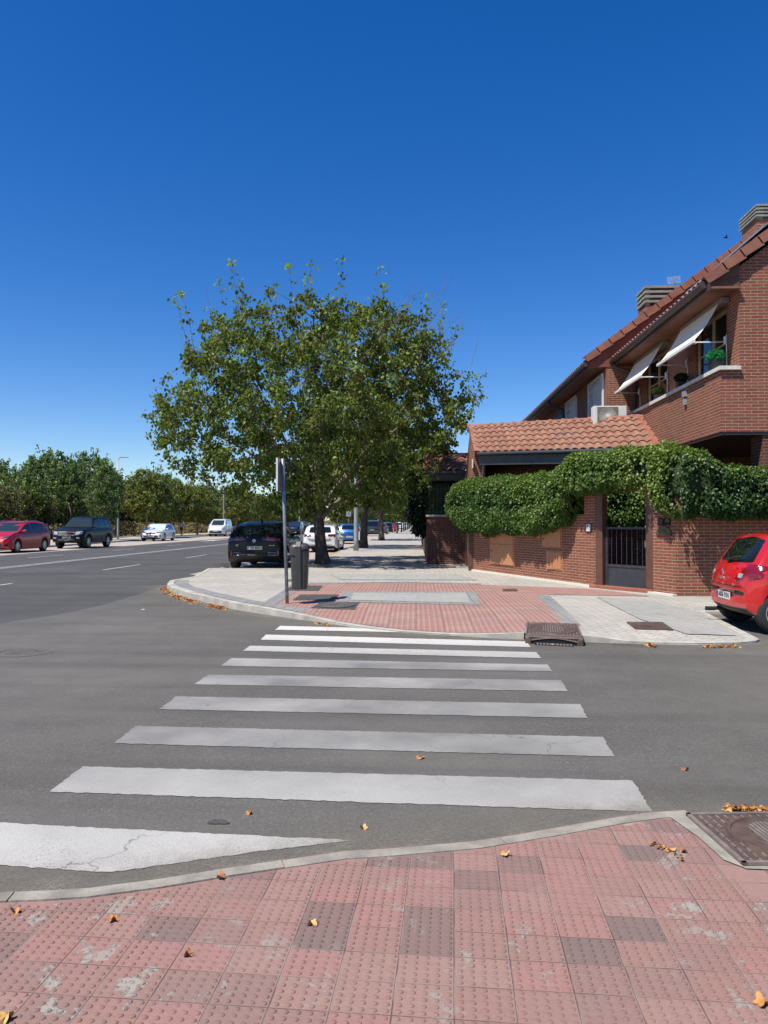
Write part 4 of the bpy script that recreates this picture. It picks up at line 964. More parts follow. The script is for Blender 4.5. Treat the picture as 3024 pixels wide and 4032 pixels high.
m, nt, b = newmat('window_pane'); b.inputs['Base Color'].default_value = (.55, .6, .62, 1); b.inputs['Roughness'].default_value = .02
gl = N(nt, 'ShaderNodeBsdfGlossy'); gl.inputs['Roughness'].default_value = .02; tr = N(nt, 'ShaderNodeBsdfTransparent'); tr.inputs['Color'].default_value = (.55, .6, .58, 1)
fr = N(nt, 'ShaderNodeFresnel'); fr.inputs['IOR'].default_value = 1.9; ms = N(nt, 'ShaderNodeMixShader'); nt.links.new(fr.outputs[0], ms.inputs[0]); nt.links.new(tr.outputs[0], ms.inputs[1]); nt.links.new(gl.outputs[0], ms.inputs[2])
nt.links.new(ms.outputs[0], nt.nodes['Material Output'].inputs['Surface']); M['pane'] = m
house_window(hs, XW, w1a, w1b, wz0, wz1); house_window(hs, XW, w2a, w2b, wz0, wz1)
mb = MB(); mb.box(XW+2.5, XW+2.6, YF+.3, YB, zb1-.3, 6.2); mb.box(XW+.3, XW+2.6, YF+.3, YB, zb1-.35, zb1-.30); mb.box(XW+.3, XW+2.5, YF+.3, YB, 6.02, 6.1); mb.build('room', simple('room_plaster', (.65, .60, .48), .9), hs, uv=False)
# roof, soffit, gutter
upv = Vector((1, 0, SL)).normalized()
tile_roof('roof', (EX, YB+.1, EZ), (0, -1, 0), upv, YB+.1-(YF-.10), 5.2, hs)
mb = MB(); mb.add([(EX+.02, YF-.08, EZ-.03), (XW+8, YF-.08, EZ-.03+(XW+8-EX)*SL), (XW+8, YB+.1, EZ-.03+(XW+8-EX)*SL), (EX+.02, YB+.1, EZ-.03)], [(0, 1, 2, 3)])
mb.box(EX+.06, XW, YF-.1, YB, EZ-.16, EZ-.12); mb.build('soffit', M['wood'], hs)
mb = MB(); mb.tube([(EX-.03, YF-.06, EZ-.07), (EX-.03, YB+.12, EZ-.07)], .075, 10); mb.box(EX+.02, EX+.07, YF-.12, YB+.1, EZ-.20, EZ-.03); mb.build('gutter', M['gutter'], hs, smooth=False, uv=False)
mb = MB(); mb.tube([(EX+.0, YB-.15, EZ-.12), (EX+.02, YB-.2, EZ-.28), (EX+.35, YB-.25, EZ-.40), (XW-.08, YB-.25, EZ-.5), (XW-.08, YB-.25, 4.7)], .045, 8); mb.build('downpipe', M['gutter'], hs, smooth=True, uv=False)
def verge(parent, x0, z0, y, n, sl=SL, L=.42, w=.24, h=.16, name='verge_tiles'):
    up = Vector((1, 0, sl)).normalized(); nn = Vector((-sl, 0, 1)).normalized(); mb = MB()
    for k in range(n):
        a = Vector((x0, y, z0))+up*(k*L-.015)+nn*.008; b = Vector((x0, y, z0))+up*((k+1)*L+.012); t = .025
        for (q0, q1) in ((a, b),):
            e = nn*.05
            mb.add([q0+e, q1+e-nn*.004, q1+e-nn*.004+Vector((0, w, 0)), q0+e+Vector((0, w, 0)), q0-nn*(h-.03), q1-nn*(h), q1-nn*h+Vector((0, t, 0)), q0-nn*(h-.03)+Vector((0, t, 0)), q0+e+Vector((0, t, -t)), q1+e+Vector((0, t, -t-.03)), q0+e+Vector((0, w, -t)), q1+e-nn*.03+Vector((0, w, -t))],
                   [(0, 1, 2, 3), (4, 5, 1, 0), (4, 0, 8, 7), (7, 8, 9, 6), (5, 6, 9, 1), (8, 10, 11, 9), (3, 10, 8, 0), (4, 7, 6, 5)])
    return mb.build(name, M['tile_plain'], parent, uv=False)
verge(hs, EX-.02, EZ+.04, YF-.13, 13)
mb = MB(); mb.extr([(EX+.04, YF-.02, EZ-.17), (XW, YF-.02, EZ-.17), (XW, YF-.02, EZ+(XW-EX)*SL-.05), (EX+.04, YF-.02, EZ-.02)], (0, .12, 0)); mb.build('eave_end', M['eave_end'], hs)
mb = MB(); q0 = Vector((6.72, YF-.15, 0)); zp_ = EZ+(6.72-EX)*SL+.22; mb.extr([(6.70, YF-.1, zp_-.03), (6.74, YF-.1, zp_+.04), (9.0, YF-.1, zp_+.04+2.26*SL), (9.0, YF-.1, zp_-.03+2.26*SL)], (0, 4.2, 0)); props(mb.build('solar_panel', M['galv'], uv=False), 'grey framed panel raised above the tiled roof of the near house', 'roof panel')
def chimney(parent, x0, x1, y0, y1, z0, zc, z1):
    c = MB(); c.box(x0+.05, x1-.05, y0+.05, y1-.05, z0, zc); c = c.build('chimney', M['brick'], parent); mb = MB(); n = 4; h = (z1-zc)/n
    for k in range(n): mb.box(x0, x1, y0, y1, zc+k*h+h*.5, zc+(k+1)*h)
    for (a, b) in ((x0+.06, y0+.06), (x1-.18, y0+.06), (x0+.06, y1-.18), (x1-.18, y1-.18)): mb.box(a, a+.12, b, b+.12, zc, z1-.02)
    mb.build('louvres', M['chimcap'], c); m2 = MB(); m2.box(x0+.13, x1-.13, y0+.13, y1-.13, zc-.01, z1-.05); m2.build('flue', M['black'], c, uv=False)
M['chimcap'] = simple('chimney_concrete', (.21, .215, .19), .9, var=.2, bump=.003)
q = AY(2960, 860, 17.0); chimney(hs, q.x+.10, q.x+1.4, 17.0, 17.9, 6, AY(2990, 858, 17.0).z, AY(2990, 803, 17.0).z)
# awnings (parts of the house, each an arm-and-canvas unit)
def awning(y0, y1, zc, name):
    a = MB(); a.box(XW-.17, XW-.01, y0-.09, y1+.06, zc+.01, zc+.12); a = a.build('awning', M['awn_grey'], hs, uv=False, bevel=.01)
    mb = MB(); rows = []
    ob = (AX(2723, 1344, 5.57)); X1 = 5.60; z1 = 5.20
    for i in range(15):
        t = i/14; x = (XW-.18)*(1-t)+X1*t; z = (zc+.02)*(1-t)+z1*t-.07*math.sin(math.pi*t)*(.9); rows.append([(x, y0+.02+(y1-y0-.04)*j/12, z-.02*math.sin(math.pi*j/12)*math.sin(math.pi*t)) for j in range(13)])
    mb.grid(rows); mb.build('canvas', M['fabric'], a, uv=False, smooth=True)
    mb = MB(); mb.box(X1-.03, X1+.02, y0-.02, y1+.02, z1-.05, z1+.01); mb.build('front_bar', M['white'], a, uv=False)
    for y in (y0+.04, y1-.04):
        mb = MB(); mb.tube([(X1, y, z1-.03), (XW-.25, y, z1-.03), (XW-.02, y, z1-.02)], .014, 6); mb.tube([(X1-.02, y, z1-.0), (X1+.03, y, z1-.06), (X1+.07, y, z1-.03)], .016, 6); mb.build('arm', M['white'], a, uv=False, smooth=True)
        mb = MB(); mb.tube([(XW-.02, y, zb1), (XW-.02, y, z1+.12)], .012, 6); mb.tube([(XW-.05, y, z1-.08), (XW-.05, y, z1+.08)], .03, 6); mb.build('guide_rail', M['white'], a, uv=False)
M['awn_grey'] = simple('awning_case', (.20, .185, .17), .5)
awning(w1a-.08, AX(2586, 1436, 5.57).y, 5.93, 'a'); awning(w2a-.10, w2b+.55, 5.93, 'b')
# electric box and bracket lamp below the sill
q = AX(2702, 1560, XB); root = thing('junction_box', (XB-.03, q.y, q.z), 'small grey junction box on the brick parapet below the middle plant', 'box')
mb = MB(); mb.box(XB-.07, XB, q.y-.08, q.y+.08, q.z-.02, q.z+.10); mb.build('cover', M['lamp_grey'], root, bevel=.005); mb = MB(); mb.box(XB-.05, XB, q.y-.06, q.y+.06, q.z-.20, q.z-.06); mb.build('lower_cover', M['lamp_grey'], root, bevel=.005)
# --- second house (set back)
X2 = 5.44; Y2 = YB; EX2 = 4.88
h2 = thing('brick_house', (X2, Y2, 0), 'second brick house set back, with white barred windows and a red stucco gable', 'house')
mb = MB(); wa = [(21.5, 23.3), (25.1, 26.8)]
wallX(mb, X2, .3, Y2, 34, 2.5, 6.05, [(wa[0][0], wa[0][1], 4.75, 5.86), (wa[1][0], wa[1][1], 4.75, 5.86)])
mb.box(X2+.3, XW+.6, Y2, Y2+.3, 2.5, 6.05); mb.build('wall', M['brick'], h2)
mb = MB(); P = [(EX2+.05, Y2-.02, 6.0), (EX2+.05, Y2-.02, 6.15), (HX, Y2-.02, 6.15+(HX-EX2)*SL), (HX, Y2-.02, 6.0)]; mb.extr(P, (0, .25, 0)); mb.build('gable', M['stucco'], h2)
verge(h2, EX2-.05, 6.24, Y2-.12, 16)
tile_roof('roof', (EX2, 34.5, 6.15), (0, -1, 0), upv, 34.5-Y2, 6.5, h2)
mb = MB(); mb.add([(EX2+.02, Y2, 6.1), (HX, Y2, 6.1+(HX-EX2)*SL), (HX, 34.5, 6.1+(HX-EX2)*SL), (EX2+.02, 34.5, 6.1)], [(0, 1, 2, 3)]); mb.box(EX2+.06, X2, Y2, 34.3, 5.98, 6.02); mb.build('soffit', M['wood'], h2)
mb = MB(); mb.tube([(EX2-.03, Y2-.05, 6.08), (EX2-.03, 34.5, 6.08)], .075, 10); mb.box(EX2+.02, EX2+.06, Y2, 34.4, 5.95, 6.12); mb.build('gutter', M['gutter'], h2, uv=False)
mb = MB(); mb.tube([(EX2, 27.3, 6.0), (EX2+.05, 27.2, 5.8), (X2-.1, 27.0, 5.65), (X2-.08, 27.0, 5.5), (X2-.08, 27.0, 3.5)], .05, 8); mb.build('downpipe', M['gate'], h2, uv=False, smooth=True)
for (a, b) in wa:
    mb = MB(); f = .05; xa = X2-.07
    mb.box(xa, xa+.05, a, a+f, 4.75, 5.86); mb.box(xa, xa+.05, b-f, b, 4.75, 5.86); mb.box(xa, xa+.05, a+f, b-f, 4.75, 4.80); mb.box(xa, xa+.05, a+f, b-f, 5.81, 5.86)
    w = mb.build('window', M['white'], h2, uv=False)
    mb = MB()
    for k in range(1, 12): y = a+(b-a)*k/12; mb.tube([(xa+.02, y, 4.8), (xa+.02, y, 5.81)], .011, 5)
    for z in (5.3, 5.55): mb.box(xa+.01, xa+.03, a+f, b-f, z, z+.02)
    mb.build('bars', M['white'], w, uv=False)
    mb = MB(); mb.box(X2+.10, X2+.14, a, b, 4.75, 5.86); mb.build('pane', M['white'], w, uv=False)
    mb = MB(); mb.box(X2-.12, X2+.0, a-.05, b+.05, 4.67, 4.745); mb.build('sill', M['sill'], h2)
mb = MB(); mb.box(X2-.03, X2-.002, 27.6, 29.4, 3.6, 5.7); mb.build('shutter', simple('navy_shutter', (.012, .018, .04), .5), h2)
q = AY(2540, 1200, 25.0); chimney(h2, q.x, q.x+1.6, 25.0, 26.0, 6, AY(2560, 1200, 25).z, AY(2560, 1124, 25).z)
# antenna
q = AY(2658, 1120, 22.5); root = thing('tv_antenna', (q.x, q.y, q.z-.6), 'small aluminium television antenna on the roof of the second house', 'antenna')
mb = MB(); mb.tube([(q.x, q.y, q.z-1.2), (q.x, q.y, q.z+.25)], .014, 6); mb.build('mast', M['galv'], root, uv=False)
mb = MB(); mb.tube([(q.x-.15, q.y-.3, q.z+.12), (q.x+.15, q.y+.5, q.z+.2)], .01, 5)
for k in range(6):
    t = k/5; y = q.y-.3+.8*t; x = q.x-.15+.3*t; z = q.z+.12+.08*t; mb.tube([(x-.20, y, z-.02), (x+.20, y, z+.03)], .004, 4); 
mb.build('elements', M['white'], root, uv=False)
# neighbouring grey gable beyond
mb = MB(); a = AY(2025, 1672, 36); b = AY(2115, 1615, 36); mb.extr([(a.x, 36, 3), (a.x, 36, a.z-.05), (b.x, 36, b.z+.10), (b.x+4, 36, b.z+2.2), (b.x+4, 36, 3)], (0, 6, 0)); props(mb.build('house', simple('grey_render', (.42, .41, .39), .8)), 'pale grey rendered house end beyond the second brick house', 'house')
# --- tiled porch in front of the houses
pY0 = AX(2603, 1762, XB).y; YL = 21.5; YLr = 22.95; pY1 = pY0+1.45
eL = AY(1884, 1783, YL); eR = Vector((XB, pY0, AX(2603, 1763, XB).z)); rL = AY(1862, 1681, YLr); rR = Vector((XB, pY1, AX(2528, 1668, XB).z)); ez = eL.z; rz = rR.z
pc = thing('tiled_porch', (eL.x, YL, 0), 'clay tiled porch roof on a brick pier above the ivy', 'porch')
ax_ = (eR-eL); wdt = ax_.length; ax_.normalize(); upL = rL-eL; upL = upL-Vector((ax_.x, ax_.y, 0))*0
tile_roof('roof', eL, ax_, upL, wdt+.05, upL.length, pc, course=.305, ampl=.062, lift=.035)
rR = eR+upL
mb = MB(); k = 0; s_ = -.15; side = Vector((-ax_.y, ax_.x, 0)).normalized()
while s_ < wdt-.05:
    rows = []
    for (ss, rr) in ((s_-.02, .085), (s_+.03, .085), (s_+.06, .066), (s_+.40, .062)): c_ = rL+ax_*ss; rows.append([tuple(c_+side*(.02+rr*1.1*math.cos(t))+Vector((0, 0, .01+rr*1.05*math.sin(t)))) for t in np.linspace(0, math.pi, 9)])
    mb.grid(rows); s_ += .405
mb.extr([rL-ax_*.15-side*.03+Vector((0, 0, -.10)), rR-side*.03+Vector((0, 0, -.10)), rR-side*.03+Vector((0, 0, .03)), rL-ax_*.15-side*.03+Vector((0, 0, .03))], side*.12)
mb.build('ridge_tiles', M['tile_plain'], pc, uv=False)
mb = MB(); n = 4; e0 = eL-ax_*.16+Vector((0, 0, .04)); e1 = rL-ax_*.16+Vector((0, 0, .04))
for k in range(n):
    a = e0.lerp(e1, k/n)+Vector((0, 0, .02)); b = e0.lerp(e1, (k+1)/n+.03)
    mb.extr([a, b, b+Vector((0, 0, -.17)), a+Vector((0, 0, -.17))], ax_*.02); mb.extr([a, b, b+ax_*.19, a+ax_*.19], (0, 0, .022))
mb.build('verge_tiles', M['tile_plain'], pc, uv=False)
mb = MB(); mb.extr([eR+Vector((-.14, 0, .0)), rR+Vector((-.14, .1, .04)), rR+Vector((-.14, .1, .10)), eR+Vector((-.14, 0, .06))], (.135, 0, 0)); mb.build('flashing', M['step'], pc, uv=False)
f0, f1 = eL-side*.05, eR-side*.05
mb = MB(); mb.tube([f0+Vector((0, 0, -.03)), f1+Vector((0, 0, -.03))], .055, 10)
mb.extr([eL+Vector((0, 0, -.35))+side*.05, eR+Vector((0, 0, -.35))+side*.05, eR+Vector((0, 0, -.05))+side*.05, eL+Vector((0, 0, -.05))+side*.05], side*.06)
mb.extr([eL+Vector((0, 0, -.02)), eR+Vector((0, 0, -.02)), rR+Vector((0, 0, -.06)), rL+Vector((0, 0, -.06))], (0, 0, -.02)); mb.build('gutter', M['gate'], pc, uv=False)
px0 = AY(1862, 1850, YL+.3).x; px1 = AY(1900, 1850, YL+.3).x
mb = MB(); mb.box(px0, px1+.08, YL+.30, YL+.72, .1, ez-.03); mb.box(px0, px0+.26, YL+.72, YL+4.2, .1, 3.0)
mb.extr([(px0+.001, YL+.721, 3.0), (px0+.001, YL+.721, ez+.15), (px0+.001, YLr, rL.z-.07), (px0+.001, YLr+1.5, ez-.1), (px0+.001, YL+4.2, 3.0)], (.258, 0, 0)); mb.build('pier', M['brick'], pc)
mb = MB(); mb.obox((px1+.1, YL+1.6), (XB, pY0+1.6), .2, 1.4, ez-.02, side=1); mb.build('back_wall', M['brick_dark'], pc)
q = AY(1905, 1800, YL+.25); mb = MB(); mb.tube([(q.x, YL-.05, ez-.05), (q.x, YL+.24, ez-.18), (q.x, YL+.24, 1.6)], .045, 8); mb.build('downpipe', M['galv'], pc, uv=False, smooth=True)
q = AX(1861, 1828, px0-.01); mb = MB(); mb.box(px0-.03, px0-.002, q.y-.12, q.y+.06, AX(1861, 1845, px0).z, AX(1861, 1810, px0).z); props(mb.build('wall_lamp', M['white'], uv=False), 'narrow white wall fitting on the side of the porch pier', 'lamp')
# air conditioner
ya = pY1+.55; a = AY(2338, 1598, ya); b = AY(2468, 1672, ya)
ac = thing('air_conditioner', (a.x, ya, b.z), 'white outdoor air conditioning unit standing behind the porch ridge', 'air conditioner')
mb = MB(); mb.box(a.x, b.x, ya, ya+.32, b.z-.05, a.z); mb.build('casing', M['white'], ac, bevel=.012, uv=False)
cx = a.x+(b.x-a.x)*.42; cz = (a.z+b.z)/2-.02; rr = (a.z-b.z)*.50
mb = MB(); mb.box(cx-rr-.02, cx+rr+.02, ya-.012, ya-.002, cz-rr*.95, cz+rr*.95); g_ = mb.build('fan_grille', simple('ac_grille', (.16, .15, .12), .5), ac, uv=False)
mb = MB(); mb.lathe([(rr*.22, -.02), (rr*.22, -.035), (.005, -.04)], 20, 'y', (cx, ya, cz))
for k in range(28):
    t = 6.2832*k/28; pts = []
    for j in range(6): r_ = rr*(.24+.66*j/5); tt = t+.5*j/5; pts.append((cx+r_*math.cos(tt), ya-.02, cz+r_*math.sin(tt)))
    mb.tube(pts, .0045, 4)
mb.build('fan_guard', M['white'], g_, uv=False)
# neighbour's porch further along
ny = 25.9; a = AY(1700, 1849, ny); zE = AY(1760, 1853, ny).z; ny1 = ny+1.4; zR = AY(1760, 1792, ny1).z
np_ = thing('tiled_porch', (a.x, ny, 0), 'shaded tiled porch roof of the next house, left of the brick pier', 'porch')
nup = Vector((0, ny1-ny, zR-zE)).normalized(); tile_roof('roof', (a.x-.3, ny, zE), (1, 0, 0), nup, 4.5, math.hypot(ny1-ny, zR-zE), np_, course=.305, ampl=.062, lift=.035)
mb = MB(); mb.box(a.x-.3, a.x+4.2, ny1-.05, ny1+.1, zR-.05, zR+.08); mb.build('ridge_tiles', M['tile_plain'], np_, uv=False)
mb = MB(); mb.box(a.x-.3, a.x+4.2, ny-.06, ny+.0, zE-.10, zE-.0); mb.box(a.x-.2, a.x+4.2, ny+.1, ny+.16, zE-.35, zE-.06); mb.build('gutter', M['gate'], np_, uv=False)
mb = MB(); mb.box(a.x, a.x+4.2, ny+1.3, ny+1.5, 0, zE); mb.build('back_wall', M['brick_dark'], np_)
# potted plants on the sill
def pot(u, v, X, label, pal, s=1):
    q = AX(u, v, X); root = thing('potted_plant', (X, q.y, zb1-.01), label, 'potted plant', 'plants on the window sill')
    mb = MB(); mb.add([(-.075*s, -.075*s, 0), (.075*s, -.075*s, 0), (.075*s, .075*s, 0), (-.075*s, .075*s, 0), (-.10*s, -.10*s, .17*s), (.10*s, -.10*s, .17*s), (.10*s, .10*s, .17*s), (-.10*s, .10*s, .17*s)], [(0,3,2,1),(4,5,6,7),(0,1,5,4),(1,2,6,5),(2,3,7,6),(3,0,4,7)])
    mb.build('pot', M['bin_dark'], root, world=False, bevel=.006, uv=False)
    n = 1500; rs = np.random.RandomState(int(u)); dv = unit(rs.normal(0, 1, (n, 3))); dv[:, 2] = dv[:, 2]*.8; P = dv*np.array([.145, .145, .125])*s*rs.uniform(.6, 1.05, (n, 1))+np.array([0, 0, .27*s])
    np.random.seed(3); leaf_object('foliage', P, dv+rs.normal(0, .5, (n, 3)), rs.normal(0, 1, (n, 3)), rs.uniform(.02, .035, n)*s, pick_cols(n, pal, [1]*len(pal)), M['leaf'], root, world=False)
pot(2820, 1430, XB+.10, 'bright green ball plant in a black pot, nearest on the sill', [(.02, .22, .09), (.04, .30, .12)], 1.15)
pot(2682, 1515, XB+.12, 'dark green ball plant in a black pot, middle of the sill', [(.01, .035, .012), (.02, .05, .015)], 1.0)
pot(2591, 1565, XB+.12, 'olive green ball plant in a black pot, farthest on the sill', [(.05, .075, .02), (.07, .09, .03)], .95)
# ================================================================== sign post and litter bin
pb = GS(1131, 2378); tp = AY(1113, 1806, pb.y); lean = (tp-pb); axis_ = lambda t: pb+lean*t
root = thing('street_sign', (pb.x, pb.y, pb.z), 'leaning galvanised post with a sign seen edge-on, at the corner', 'sign')
mb = MB(); mb.tube([axis_(0), axis_(.5), axis_(1.0)], .030, 12); mb.build('post', M['galv'], root, smooth=True, uv=False)
mb = MB()
for t in (.07, .175, .42): p = axis_(t); mb.tube([p-Vector((0, 0, .006)), p+Vector((0, 0, .006))], .034, 12)
mb.build('clamps', M['galv'], root, uv=False)
zs0, zs1 = 1.5+(2063-1934)/FPX*12.7, 1.5+(2063-1805)/FPX*12.7
p = axis_((zs0+zs1)/2/tp.z); th = R(88); dx = Vector((math.cos(th), math.sin(th), 0))
c = Vector((p.x-.055, p.y, 0)); mb = MB(); mb.obox(c-dx*.22, c+dx*.22, .022, zs0, zs1); mb.build('panel', M['galv'], root, uv=False, bevel=.004)
mb = MB(); n = Vector((-dx.y, dx.x, 0)); mb.obox(c-dx*.225+n*.0145, c+dx*.225+n*.0145, .007, zs0-.004, zs1+.004); mb.obox(c-dx*.235+n*.003, c-dx*.2205+n*.003, .030, zs0-.004, zs1+.004); mb.build('face', M['white'], root, uv=False)
bc = Vector((pb.x+.215, pb.y+.03, 0)); bz = .375
root = thing('litter_bin', (bc.x, bc.y, bz), 'dark grey plastic litter bin hanging on the leaning sign post', 'bin')
def sring(z, w, d, e=.55, n=36, cx=0, cy=0): return [(bc.x+cx+w*math.copysign(abs(math.cos(t))**e, math.cos(t)), bc.y+cy+d*math.copysign(abs(math.sin(t))**e, math.sin(t)), bz+z) for t in np.linspace(0, 2*math.pi, n+1)]
mb = MB(); mb.grid([sring(0, .05, .05), sring(0, .125, .12), sring(.025, .135, .13), sring(.40, .150, .145), sring(.66, .158, .15), sring(.665, .150, .14)]); mb.add(sring(0, .05, .05)[:-1], [tuple(range(36))])
mb.build('body', M['bin'], root, smooth=False, uv=False, fixn=True)
mb = MB(); mb.grid([sring(.655, .146, .136), sring(.70, .146, .136)]); mb.build('opening', M['bin_dark'], root, uv=False)
mb = MB(); rows = []
for z, k in ((.585, 1.10), (.70, 1.10), (.735, 1.06), (.765, .92), (.785, .70), (.795, .4), (.797, .05)): rows.append(sring(z, .158*k, .15*k))
R_ = []
for r, row in enumerate(rows):
    R_.append([(x, y, z if not (r == 0 and x > bc.x+.03) else bz+.69) for x, y, z in row])
mb.grid(R_); mb.build('hood', M['bin'], root, smooth=True, uv=False)
mb = MB()
for (x0, x1, y0, z0, z1) in ((-.052, .040, -.176, -.005, .80),):
    mb.extr([(bc.x+x0*.9, bc.y-.150, bz+z0), (bc.x+x0, bc.y-.182, bz+.55), (bc.x+x0, bc.y-.182, bz+.74), (bc.x+x0, bc.y-.11, bz+.825), (bc.x+x0, bc.y, bz+.825), (bc.x+x0, bc.y, bz+z0)], (x1-x0, 0, 0))
mb.build('spine', M['bin'], root, bevel=.008, uv=False)
mb = MB(); mb.box(bc.x-.215, bc.x-.14, bc.y-.04, bc.y+.04, bz+.12, bz+.16); mb.box(bc.x-.215, bc.x-.14, bc.y-.04, bc.y+.04, bz+.58, bz+.62); mb.build('bracket', M['galv'], root, uv=False)

# ================================================================== street lamps and small far signs
def lamp(x, y, h, label, armdir=-1, arm=1.6, r=.09, s='street_lamp', z0=.12, double=False):
    root = thing('street_lamp', (x, y, z0), label, 'street lamp'); mb = MB()
    mb.tube([(0, 0, 0), (0, 0, .5), (0, 0, h*.5), (0, 0, h)], [r*1.25, r, r*.8, r*.55], 10); mb.build('pole', M['lamp_grey'], root, world=False, uv=False, smooth=True)
    mb = MB(); mb.tube([(0, 0, h-.05), (armdir*arm*.5, 0, h+.15), (armdir*arm, 0, h+.2)], .035, 8); mb.build('arm', M['lamp_grey'], root, world=False, uv=False, smooth=True)
    mb = MB(); x0 = armdir*arm
    mb.add([(x0, -.09, h+.16), (x0, .09, h+.16), (x0, .09, h+.27), (x0, -.09, h+.27), (x0+armdir*.75, -.14, h+.19), (x0+armdir*.75, .14, h+.19), (x0+armdir*.75, .14, h+.24), (x0+armdir*.75, -.14, h+.24)], [(0,1,2,3),(4,7,6,5),(0,4,5,1),(1,5,6,2),(2,6,7,3),(3,7,4,0)])
    mb.build('lantern', M['lamp_grey'], root, world=False, uv=False, bevel=.02); return root
q = G(1402, 2168, .12); l1_ = lamp(q.x, q.y, 11.2, 'tall grey street lamp beside the second street tree, head hidden in leaves', -1, 2.2, .12)
mb = MB(); mb.box(.11, .19, -.03, .03, .55, 1.0); mb.build('label_box', M['white'], l1_, world=False, uv=False)
q = AY(466, 1800, 66); lamp(q.x, 66, q.z-.35, 'grey street lamp rising above the trees behind the black off-roader', 1, .15, .09)
q = AY(881, 1850, 92); lamp(q.x, 92, 8.5, 'street lamp standing behind the white van', 1, .3, .10)
q = AY(1179, 1900, 135); lamp(q.x, 135, 9, 'distant street lamp above the recycling container', 1, .6, .12)
def small_sign(u, v, Y, label, w=.7, h=.7):
    q = AY(u, v, Y); root = thing('road_sign', (q.x, Y, .12), label, 'road sign'); mb = MB(); mb.tube([(0, 0, 0), (0, 0, q.z+.2)], .05, 6); mb.build('post', M['galv'], root, world=False, uv=False)
    mb = MB(); mb.box(-w/2, w/2, -.1, -.07, q.z-.5-h*.2, q.z-.5+h); mb.build('panel', M['lamp_grey'], root, world=False, uv=False)
small_sign(1328, 2015, 120, 'grey backed road sign on a tall post seen right of the first trunk', .9, .9)
small_sign(1373, 2020, 105, 'small road sign on a post just above the blue car', .7, .6)

# ================================================================== trees
PAL1 = [(.095, .142, .028), (.130, .170, .034), (.155, .180, .038), (.068, .105, .024), (.19, .19, .042), (.15, .11, .032)]
t1b = GS(1272, 2221)
tr1 = thing('street_tree', (t1b.x, t1b.y, .12), 'big spreading street tree nearest the corner, dark leaning trunk', 'tree', 'street trees along the right pavement')
make_tree(tr1, [(1.7, 1.6), (2.3, 2.9), (3.0, 4.1), (4.0, 4.9), (5.2, 5.35), (6.1, 5.0), (7.0, 4.6), (7.8, 4.1), (8.4, 3.4), (8.8, 2.6)], 2.1, .215, 11, 240, 1400, 44, .122, PAL1, [5, 4, 2.2, 4, .8, .35], (-.20, 0), seed=11, shoots=95, bare=12, stretch=(.97, .95))
crown_names = ['second street tree from the corner, behind the tall lamp post', 'third street tree from the corner, trunk beside the dark tall car', 'fourth street tree from the corner along the pavement', 'fifth street tree from the corner along the pavement', 'sixth street tree from the corner along the pavement', 'seventh street tree from the corner', 'eighth street tree from the corner, far along the pavement', 'ninth street tree from the corner, far along the pavement', 'tenth street tree, farthest along the pavement']
tr2 = thing('street_tree', (G(1430, 2157, .12).x, G(1430, 2157, .12).y, .12), crown_names[0], 'tree', 'street trees along the right pavement')
make_tree(tr2, [(2.3, 1.9), (3.0, 3.2), (4.2, 4.4), (5.5, 4.6), (6.8, 4.2), (8.0, 3.2), (9.0, 1.8)], 2.6, .23, 9, 130, 620, 34, .16, PAL1, [5, 4, 2, 4, .6, .3], (.1, 0), seed=23, shoots=24, bare=4)
q = G(1502, 2127, .12); t = copy_tree(tr2); t.location = (q.x, q.y, .12); t.rotation_euler = (0, 0, 2.1); t['label'] = crown_names[1]
# a lighter, smaller kind for the rest of the row
trf = thing('street_tree', (-2.7, 90, .12), crown_names[2], 'tree', 'street trees along the right pavement')
PALY = [(.10, .125, .022), (.13, .145, .028), (.075, .10, .02), (.16, .15, .035)]
make_tree(trf, [(2.1, 1.2), (2.8, 2.1), (3.8, 2.6), (4.8, 2.3), (5.6, 1.5), (6.2, .7)], 2.2, .13, 7, 50, 230, 26, .20, PALY, [4, 3, 3, 1], seed=31, shoots=8, bare=0)
trf.location = (-2.75, 106, .12)
for k, (u, Y) in enumerate(((1581, 124), (1590, 140), (1597, 158), (1604, 178), (1610, 200), (1614, 235), (1620, 290))):
    t = copy_tree(trf); q = AY(u, 2070, Y); t.location = (q.x, Y, .12); t.rotation_euler = (0, 0, k*1.3+.5); s = (.95, 1.05, 1.1, 1.0, 1.15, 1.1, 1.15)[k]; t.scale = (s, s, s)
    t['label'] = (crown_names+['small young tree at the far end of the pavement'])[3+k]
# --- far side of the avenue
PALD = [(.070, .118, .042), (.095, .145, .052), (.055, .098, .036), (.13, .17, .060)]
PALO = [(.13, .15, .036), (.17, .18, .042), (.095, .125, .032), (.21, .185, .05)]
kinds = {}
def kind(key, prof, pal, wts, **kw):
    r = thing('tree', (0, 0, .1), '', 'tree'); make_tree(r, prof, pal=pal, wts=wts, **kw); kinds[key] = r
kind('broad', [(1.8, 1.6), (2.6, 2.9), (4.0, 3.6), (5.4, 3.3), (6.6, 2.5), (7.6, 1.4), (8.2, .6)], PALD, [4, 3, 3, 1.2], trunk_top=2.0, trunk_r=.15, nlimb=8, nsec=80, ntwig=480, per=30, leaf=.20, seed=41, shoots=14, bare=0, stretch=(1, 1))
kind('narrow', [(1.7, .7), (2.5, 1.4), (3.6, 1.7), (4.8, 1.5), (5.8, 1.0), (6.5, .4)], PALD, [3, 4, 2, 2], trunk_top=2.2, trunk_r=.08, nlimb=6, nsec=45, ntwig=260, per=26, leaf=.17, seed=42, shoots=8, bare=0)
